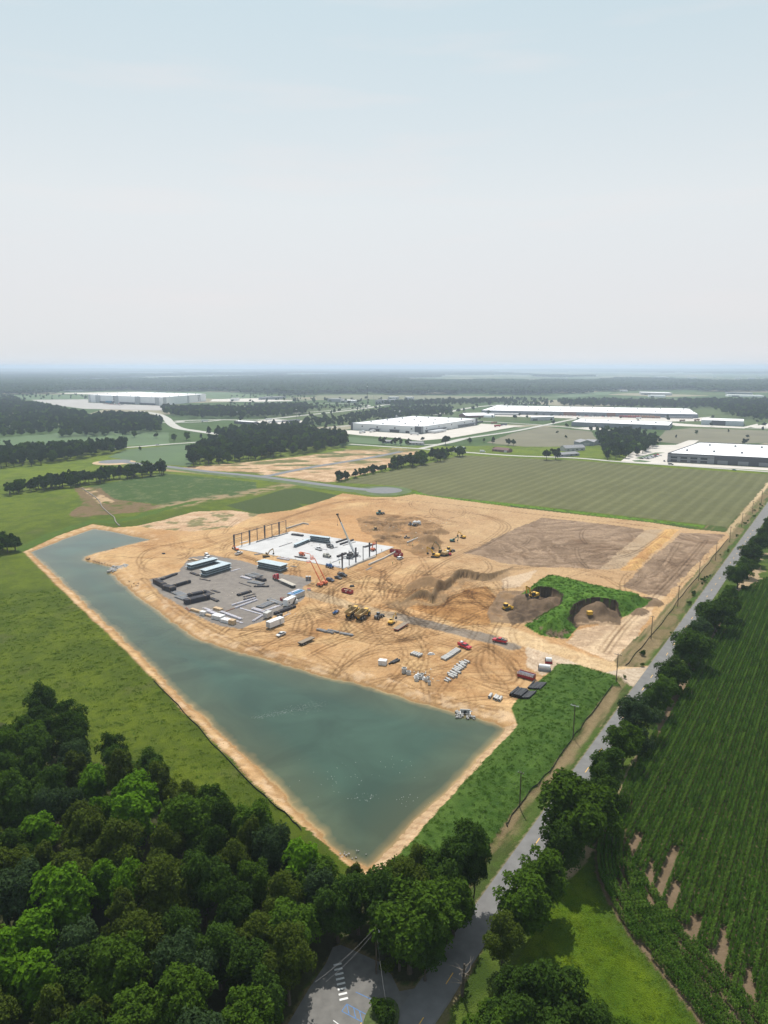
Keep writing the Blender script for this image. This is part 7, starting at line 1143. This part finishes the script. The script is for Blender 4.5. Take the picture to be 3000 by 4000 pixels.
# outfall with riprap
c=G(1817,2789,-.6); r=thing('culvert_outfall',(c[0],c[1],-.9),math.atan2(U[1],U[0])-R(62),label='concrete culvert outfall with riprap at the pond edge',cat='culvert'); b=MB(); b.box(0,.9,0,3.4,.3,1.5); b.box(-1.6,-.4,0,.3,2.3,1.1); b.box(1.6,-.4,0,.3,2.3,1.1); b.obj('headwall',concp,r); b=MB(); b.cyl((0,.7,.6),(0,.9,.6),.55,n=14); b.obj('culvert_mouth',dark,r)
rk=[]; 
for i in range(3):
    q=random.Random(i); b=MB(); V_,F_=ico_crown(1,40+i); b.add([tuple(v*np.array((.5,.4,.3))) for v in V_],[tuple(f) for f in F_]); rk.append(b.mesh('rock',mat('riprap_stone',(.30,.29,.275),.9,var=.15,scale=1)))
for i in range(34): a=random.uniform(0,6.28); inst('rock',random.choice(rk),r,(random.uniform(-3,3),random.uniform(-2.6,2.2),random.uniform(-.1,.3)),a,random.uniform(.7,1.5))
c0=G(430,2232,-.6); c1=G(485,2208); r=thing('riprap_spit',(c0[0],c0[1],-.9),label='grey stone riprap strip at the tip of the sand spit',cat='riprap')
for i in range(60): t=random.random(); p=(c1-c0)*t+np.array((random.gauss(0,1.4),random.gauss(0,1.4))); inst('rock',random.choice(rk),r,(p[0],p[1],.35+.3*t),random.uniform(0,6),random.uniform(1.2,2.6))
r=None
c=G(1362,3345,-.8); r=thing('riprap',(c[0],c[1],-1.1),label='white stones on the bank at the near tip of the pond',cat='stones')
for i in range(16): inst('rock',random.choice(rk),r,(random.gauss(0,2.0),random.gauss(0,1.6),random.uniform(.1,.5)),random.uniform(0,6),random.uniform(.25,.6))
# silt fences: fabric on stakes
fab=mat('black_silt_fabric',(.018,.02,.018),.9,var=.2,scale=1)
for pts,l in ((FS,'black silt fence along the grass plot beside the road'),(FN,'black silt fence along the far verge beside the poles'),(FW,'black silt fence along the west bank of the pond')):
    c=curve(pts,5); o=c[0]; r=thing('silt_fence',(o[0],o[1],0),label=l,cat='fence'); vs=[]; st=MB(); st.box(0,0,0,.07,.07,1.1); sme=st.mesh('stake',wood_m); m=MB()
    for i,p in enumerate(c):
        z=tz(*p); k=p-o+np.array((math.sin(i*1.7),math.cos(i*2.3)))*.22; vs+= [(k[0],k[1],z-.1),(k[0],k[1],z+.42),(k[0]+.05,k[1]+.03,z+.42),(k[0]+.05,k[1]+.03,z-.1)]; 
        if i%2==0 and i<240: inst('stake',sme,r,(k[0]+.09,k[1],z-.1))
    m.add(vs,[(4*i+a_,4*i+4+a_,4*i+4+(a_+1)%4,4*i+(a_+1)%4) for i in range(len(c)-1) for a_ in range(4)]); m.obj('fabric',fab,r)
# utility poles and wires
pw=mat('pole_wood',(.09,.065,.045),.9,var=.2,scale=2); PL=[(2030,3148,3009),(2239,2875,2750),(2407,2663,2553),(2543,2493,2401),(2647,2367,2284),(2729,2265,2189),(2795,2186,2116),(2850,2116,2054),(2897,2057,2002),(2938,2005,1954),(2974,1963,1914)]
names=['nearest','second','third','fourth','fifth','sixth','seventh','eighth','ninth','tenth','eleventh']; tops=[]
for i,(px,py,tp_) in enumerate(PL):
    p=G(px,py); h=min(12.5,HT(px,py,tp_)); r=thing('utility_pole',(p[0],p[1],tz(*p)),RA+R(90),label='wooden utility pole beside the road, %s from the near end'%names[i],cat='utility pole',group='roadside utility poles'); b=MB(); b.cyl((0,0,-.5),(0,0,h),.17,.12,8); b.obj('pole',pw,r); b=MB(); b.box(0,.12,h-.5,2.6 if i in(1,2) else 1.6,.12,.14); b.obj('crossarm',mtl if i==1 else pw,r); b=MB(); [b.cyl((x,.12,h-.36),(x,.12,h-.1),.06,n=6) for x in ((-1.1,1.1,0) if i in (1,2) else (-.7,.7,0))]; b.obj('insulator',wht,r); tops.append(Vector((p[0],p[1],tz(*p)+h-.1)))
wir=mat('wire',(.10,.10,.10),.6)
lp=G(1470,3804); lh=HT(1470,3804,3613); tops=[Vector((lp[0],lp[1],lh-.3))]+tops
for j,offx in enumerate((-.7,.7)):
    m=MB()
    for A,Bq in zip(tops[:-1],tops[1:]):
        o=Vector((PN[0],PN[1],0))*offx; last=None
        for k in range(9):
            t=k/8; q=A.lerp(Bq,t)+o-Vector((0,0,1.1*4*t*(1-t)))
            if last is not None: m.cyl(last,q,.012,n=3,caps=False)
            last=q
    m.obj('power_line',wir,label=('power line on the pond side of the roadside poles','power line on the road side of the roadside poles')[j],cat='cable')
r=thing('lamp_pole',(lp[0],lp[1],0),R(20),label='tall wooden lamp pole at the corner of the car park',cat='lamp pole'); b=MB(); b.cyl((0,0,-.3),(0,0,lh),.17,.12,8); b.obj('pole',pw,r); b=MB(); b.bar((0,0,lh-.4),(0,-1.3,lh-.1),.08,.08); b.obj('bracket',mtl,r); b=MB(); b.box(0,-1.4,lh-.2,.25,.5,.16); b.obj('lamp_head',wht,r)
m=MB()
for (a,b_,za,zb) in (((lp[0],lp[1]),G(1235,3990),lh-.4,8),((lp[0]+.2,lp[1]),G(1275,3990),lh-.8,8),((lp[0],lp[1]),G(1505,4080),lh-1,9)):
    A=Vector((*a,za)); Bq=Vector((*b_,zb)); last=None
    for k in range(9):
        t=k/8; q=A.lerp(Bq,t)-Vector((0,0,.6*4*t*(1-t)))
        if last is not None: m.cyl(last,q,.010,n=3,caps=False)
        last=q
m.obj('power_line',mat('bare_wire',(.22,.22,.22),.5),label='pale overhead wires crossing above the car park',cat='cable')
c=G(1805,3890); r=thing('dead_tree',(c[0],c[1],0),label='bare dead tree trunk with broken branches at the roadside',cat='dead tree'); b=MB(); b.cyl((0,0,-.4),(.3,.2,6.5),.32,.16,8); b.obj('trunk',bark,r); q=random.Random(9)
bb_=MB()
for i in range(12): z=q.uniform(2.5,6.4); a=q.uniform(0,6.28); l_=q.uniform(1,2.4); P1_=Vector((.2+math.cos(a)*l_,.1+math.sin(a)*l_,z+q.uniform(.2,1.4))); bb_.cyl((.2,.1,z),P1_,.07,.025,5); bb_.cyl(P1_,P1_+Vector((math.cos(a+.6)*.8,math.sin(a+.6)*.8,.4)),.03,.012,4)
bb_.obj('branches',mat('dead_wood',(.24,.20,.16),.9,var=.2,scale=2),r)
# marker posts, pump hose
c=curve(GP([(319,1906),(345,1925),(375,1945),(390,1962),(400,1982),(430,2010),(446,2022),(452,2040),(468,2056)]),5); m=MB(); o=c[0]
for a,b_ in zip(c[:-1],c[1:]): m.cyl((*(a-o),tz(*a)+.3),(*(b_-o),tz(*b_)+.3),.38,n=7,caps=False)
m.obj('drain_hose',mat('grey_hose',(.22,.19,.17),.8),loc=(o[0],o[1],0),label='long grey drainage hose winding down to the pond corner',cat='hose')
c=G(1208,2345); b=MB(); b.cyl((0,0,0),(0,0,HT(1208,2345,2318)),.07,n=6); b.obj('marker_post',dark,loc=(c[0],c[1],tz(*c)),label='slim dark post beside the gravel haul road',cat='post')
# people
skin=mat('skin',(.42,.26,.18),.6); vest=mat('safety_vest',(.45,.55,.06),.7); jeans=mat('work_trousers',(.04,.05,.08),.8); hat=mat('hard_hat',(.65,.65,.62),.4)
def person():
    me=bpy.data.meshes.new('body'); vs=[(0,0,.95),(0,0,1.2),(0,0,1.42),(0,0,1.52),(.02,0,1.66),(0,.1,.9),(.05,.12,.5),(0,.13,.06),(.13,.14,.03),(0,-.1,.9),(-.03,-.12,.5),(-.1,-.13,.06),(.03,-.14,.03),(0,.2,1.4),(.02,.26,1.12),(.12,.25,.88),(0,-.2,1.4),(0,-.27,1.12),(.10,-.27,.88)]
    ed=[(0,1),(1,2),(2,3),(3,4),(0,5),(5,6),(6,7),(7,8),(0,9),(9,10),(10,11),(11,12),(2,13),(13,14),(14,15),(2,16),(16,17),(17,18)]; me.from_pydata(vs,ed,[]); o=bpy.data.objects.new('body',me); C.objects.link(o); sk=o.modifiers.new('skin','SKIN'); rr_=[.15,.15,.16,.06,.10,.10,.075,.05,.04,.10,.075,.05,.04,.07,.05,.035,.07,.05,.035]
    if not me.skin_vertices: me.attributes.new('x','FLOAT','POINT')
    for i,v in enumerate(me.skin_vertices[0].data if me.skin_vertices else []): v.radius=(rr_[i],rr_[i]); v.use_root=(i==0)
    o.modifiers.new('sub','SUBSURF').levels=1; dg=bpy.context.evaluated_depsgraph_get(); m2=bpy.data.meshes.new_from_object(o.evaluated_get(dg)); bpy.data.objects.remove(o); m2.materials.clear(); m2.materials.append(skin); m2.materials.append(jeans)
    for p in m2.polygons: p.material_index=1 if p.center.z<.98 else 0; p.use_smooth=True
    return m2
try: pm=person()
except Exception as ex: print('person',ex); pm=MB().box(0,0,0,.3,.4,1.6).mesh('body',jeans)
ve=MB(); ve.prof([(-.15,.95),(.15,.95),(.17,1.25),(.12,1.46),(-.12,1.46),(-.17,1.25)],.44,wt=.36); vem=ve.mesh('safety_vest',vest); he=MB(); he.cyl((.02,0,1.70),(.02,0,1.75),.15,n=10); he.cyl((.02,0,1.75),(.02,0,1.84),.13,.06,n=10); hem=he.mesh('hard_hat',hat)
for px,py,z,rz,l in ((1290,2205,SLZ,0,'worker standing at the front slab edge above the blue telehandler'),(1326,2204,SLZ,1,'worker walking on the slab near the first east column'),(1534,2204,0,2,'worker standing alone on the sand below the white car'),(1491,2155,SLZ,3,'worker on the slab right of the east columns'),(1618,2106,0,1,'worker at the footing trench among the heaps'),(1612,2134,0,2,'worker in front of the footing trench'),(1000,2198,0,1,'worker on the sand beside the gravel yard')):
    c=G(px,py); r=thing('person',(c[0],c[1],tz(*c)+(z+.05 if z else 0)),rz,label=l,cat='person'); inst('body',pm,r); inst('safety_vest',vem,r); inst('hard_hat',hem,r)
# geese on the sand spit
gb=MB(); gb.cyl((-.35,0,.35),(.05,0,.4),.05,.17,7); gb.cyl((.05,0,.4),(.35,0,.38),.17,.06,7); gb.cyl((.28,0,.4),(.4,0,.75),.05,.04,5); gb.cyl((.38,0,.75),(.56,0,.74),.06,.02,5); gb.cyl((0,.07,0),(0,.07,.3),.02,n=4); gb.cyl((0,-.07,0),(0,-.07,.3),.02,n=4); gm_=gb.mesh('goose',mat('goose_plumage',(.07,.055,.045),.8))
q=random.Random(12)
for i in range(34):
    t=q.random(); x,y=(335+t*105,2178+t*30+q.uniform(-2,3)) if i<22 else (400+q.random()*60,2140+q.random()*20) if i<28 else (505+q.random()*35,2270+q.random()*22); c=G(x,y); inst('goose',gm_,None,(c[0],c[1],max(tz(*c),LAKE_Z)),q.uniform(0,6),1.2,label='dark goose resting at the pond edge of the sand spit',cat='goose',group='geese at the pond edge')
# small spoil and scraps strewn on the site, pale foam and imitated sun glints on the water
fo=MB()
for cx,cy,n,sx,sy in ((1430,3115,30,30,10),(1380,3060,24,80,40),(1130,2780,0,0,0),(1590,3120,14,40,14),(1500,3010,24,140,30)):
    for i in range(n): c=G(random.gauss(cx,sx),random.gauss(cy,sy),LAKE_Z); s=random.uniform(.05,.14); fo.box(c[0],c[1],LAKE_Z+.01,s,s*.7,.03,random.uniform(0,3))  # small white boxes imitating sun glints on the ripples
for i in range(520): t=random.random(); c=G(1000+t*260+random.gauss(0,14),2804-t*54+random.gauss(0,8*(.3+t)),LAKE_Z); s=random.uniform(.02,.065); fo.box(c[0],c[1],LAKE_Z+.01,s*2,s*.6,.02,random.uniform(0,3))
fo.obj('foam_and_glints',wht,kind='stuff',label='tiny white foam specks and imitated sun glints on the pond',cat='debris')
sc2=MB(); q=random.Random(21)
for cx,cy,n,sx,sy in ((1200,2120,40,60,25),(1600,2100,50,50,30),(1130,2190,20,40,8),(1100,2380,30,40,20),(840,2400,30,50,12),(1700,2040,16,40,8),(1640,2640,16,40,20),(1500,2060,20,50,15),(950,2330,24,60,30)):
    for i in range(n): c=G(q.gauss(cx,sx),q.gauss(cy,sy)); s=q.uniform(.2,.9); sc2.box(c[0],c[1],max(tz(*c),SLZ+.03 if bool(inpoly(np.array([c[0]]),np.array([c[1]]),SL)[0]) else -9),s,s*q.uniform(.2,.8),q.uniform(.08,.3),q.uniform(0,3))
sc2.obj('scrap',mat('mixed_scrap',(.40,.36,.30),.8,var=.5,scale=.3),kind='stuff',label='small offcuts and blocks scattered over the site',cat='scrap')
# ------------------------------------------------------------------ air
hz=MB(); hz.box(0,14000,-6,60000,44000,148)
hm_=bpy.data.materials.new('haze'); hm_.use_nodes=True; t=hm_.node_tree; t.nodes.clear(); o=t.nodes.new('ShaderNodeOutputMaterial'); pv=t.nodes.new('ShaderNodeVolumePrincipled')
pv.inputs['Density'].default_value=HAZE; pv.inputs['Color'].default_value=(.68,.80,.985,1); pv.inputs['Anisotropy'].default_value=0.35; t.links.new(pv.outputs[0],o.inputs['Volume'])
hz.obj('haze',hm_,kind='stuff')
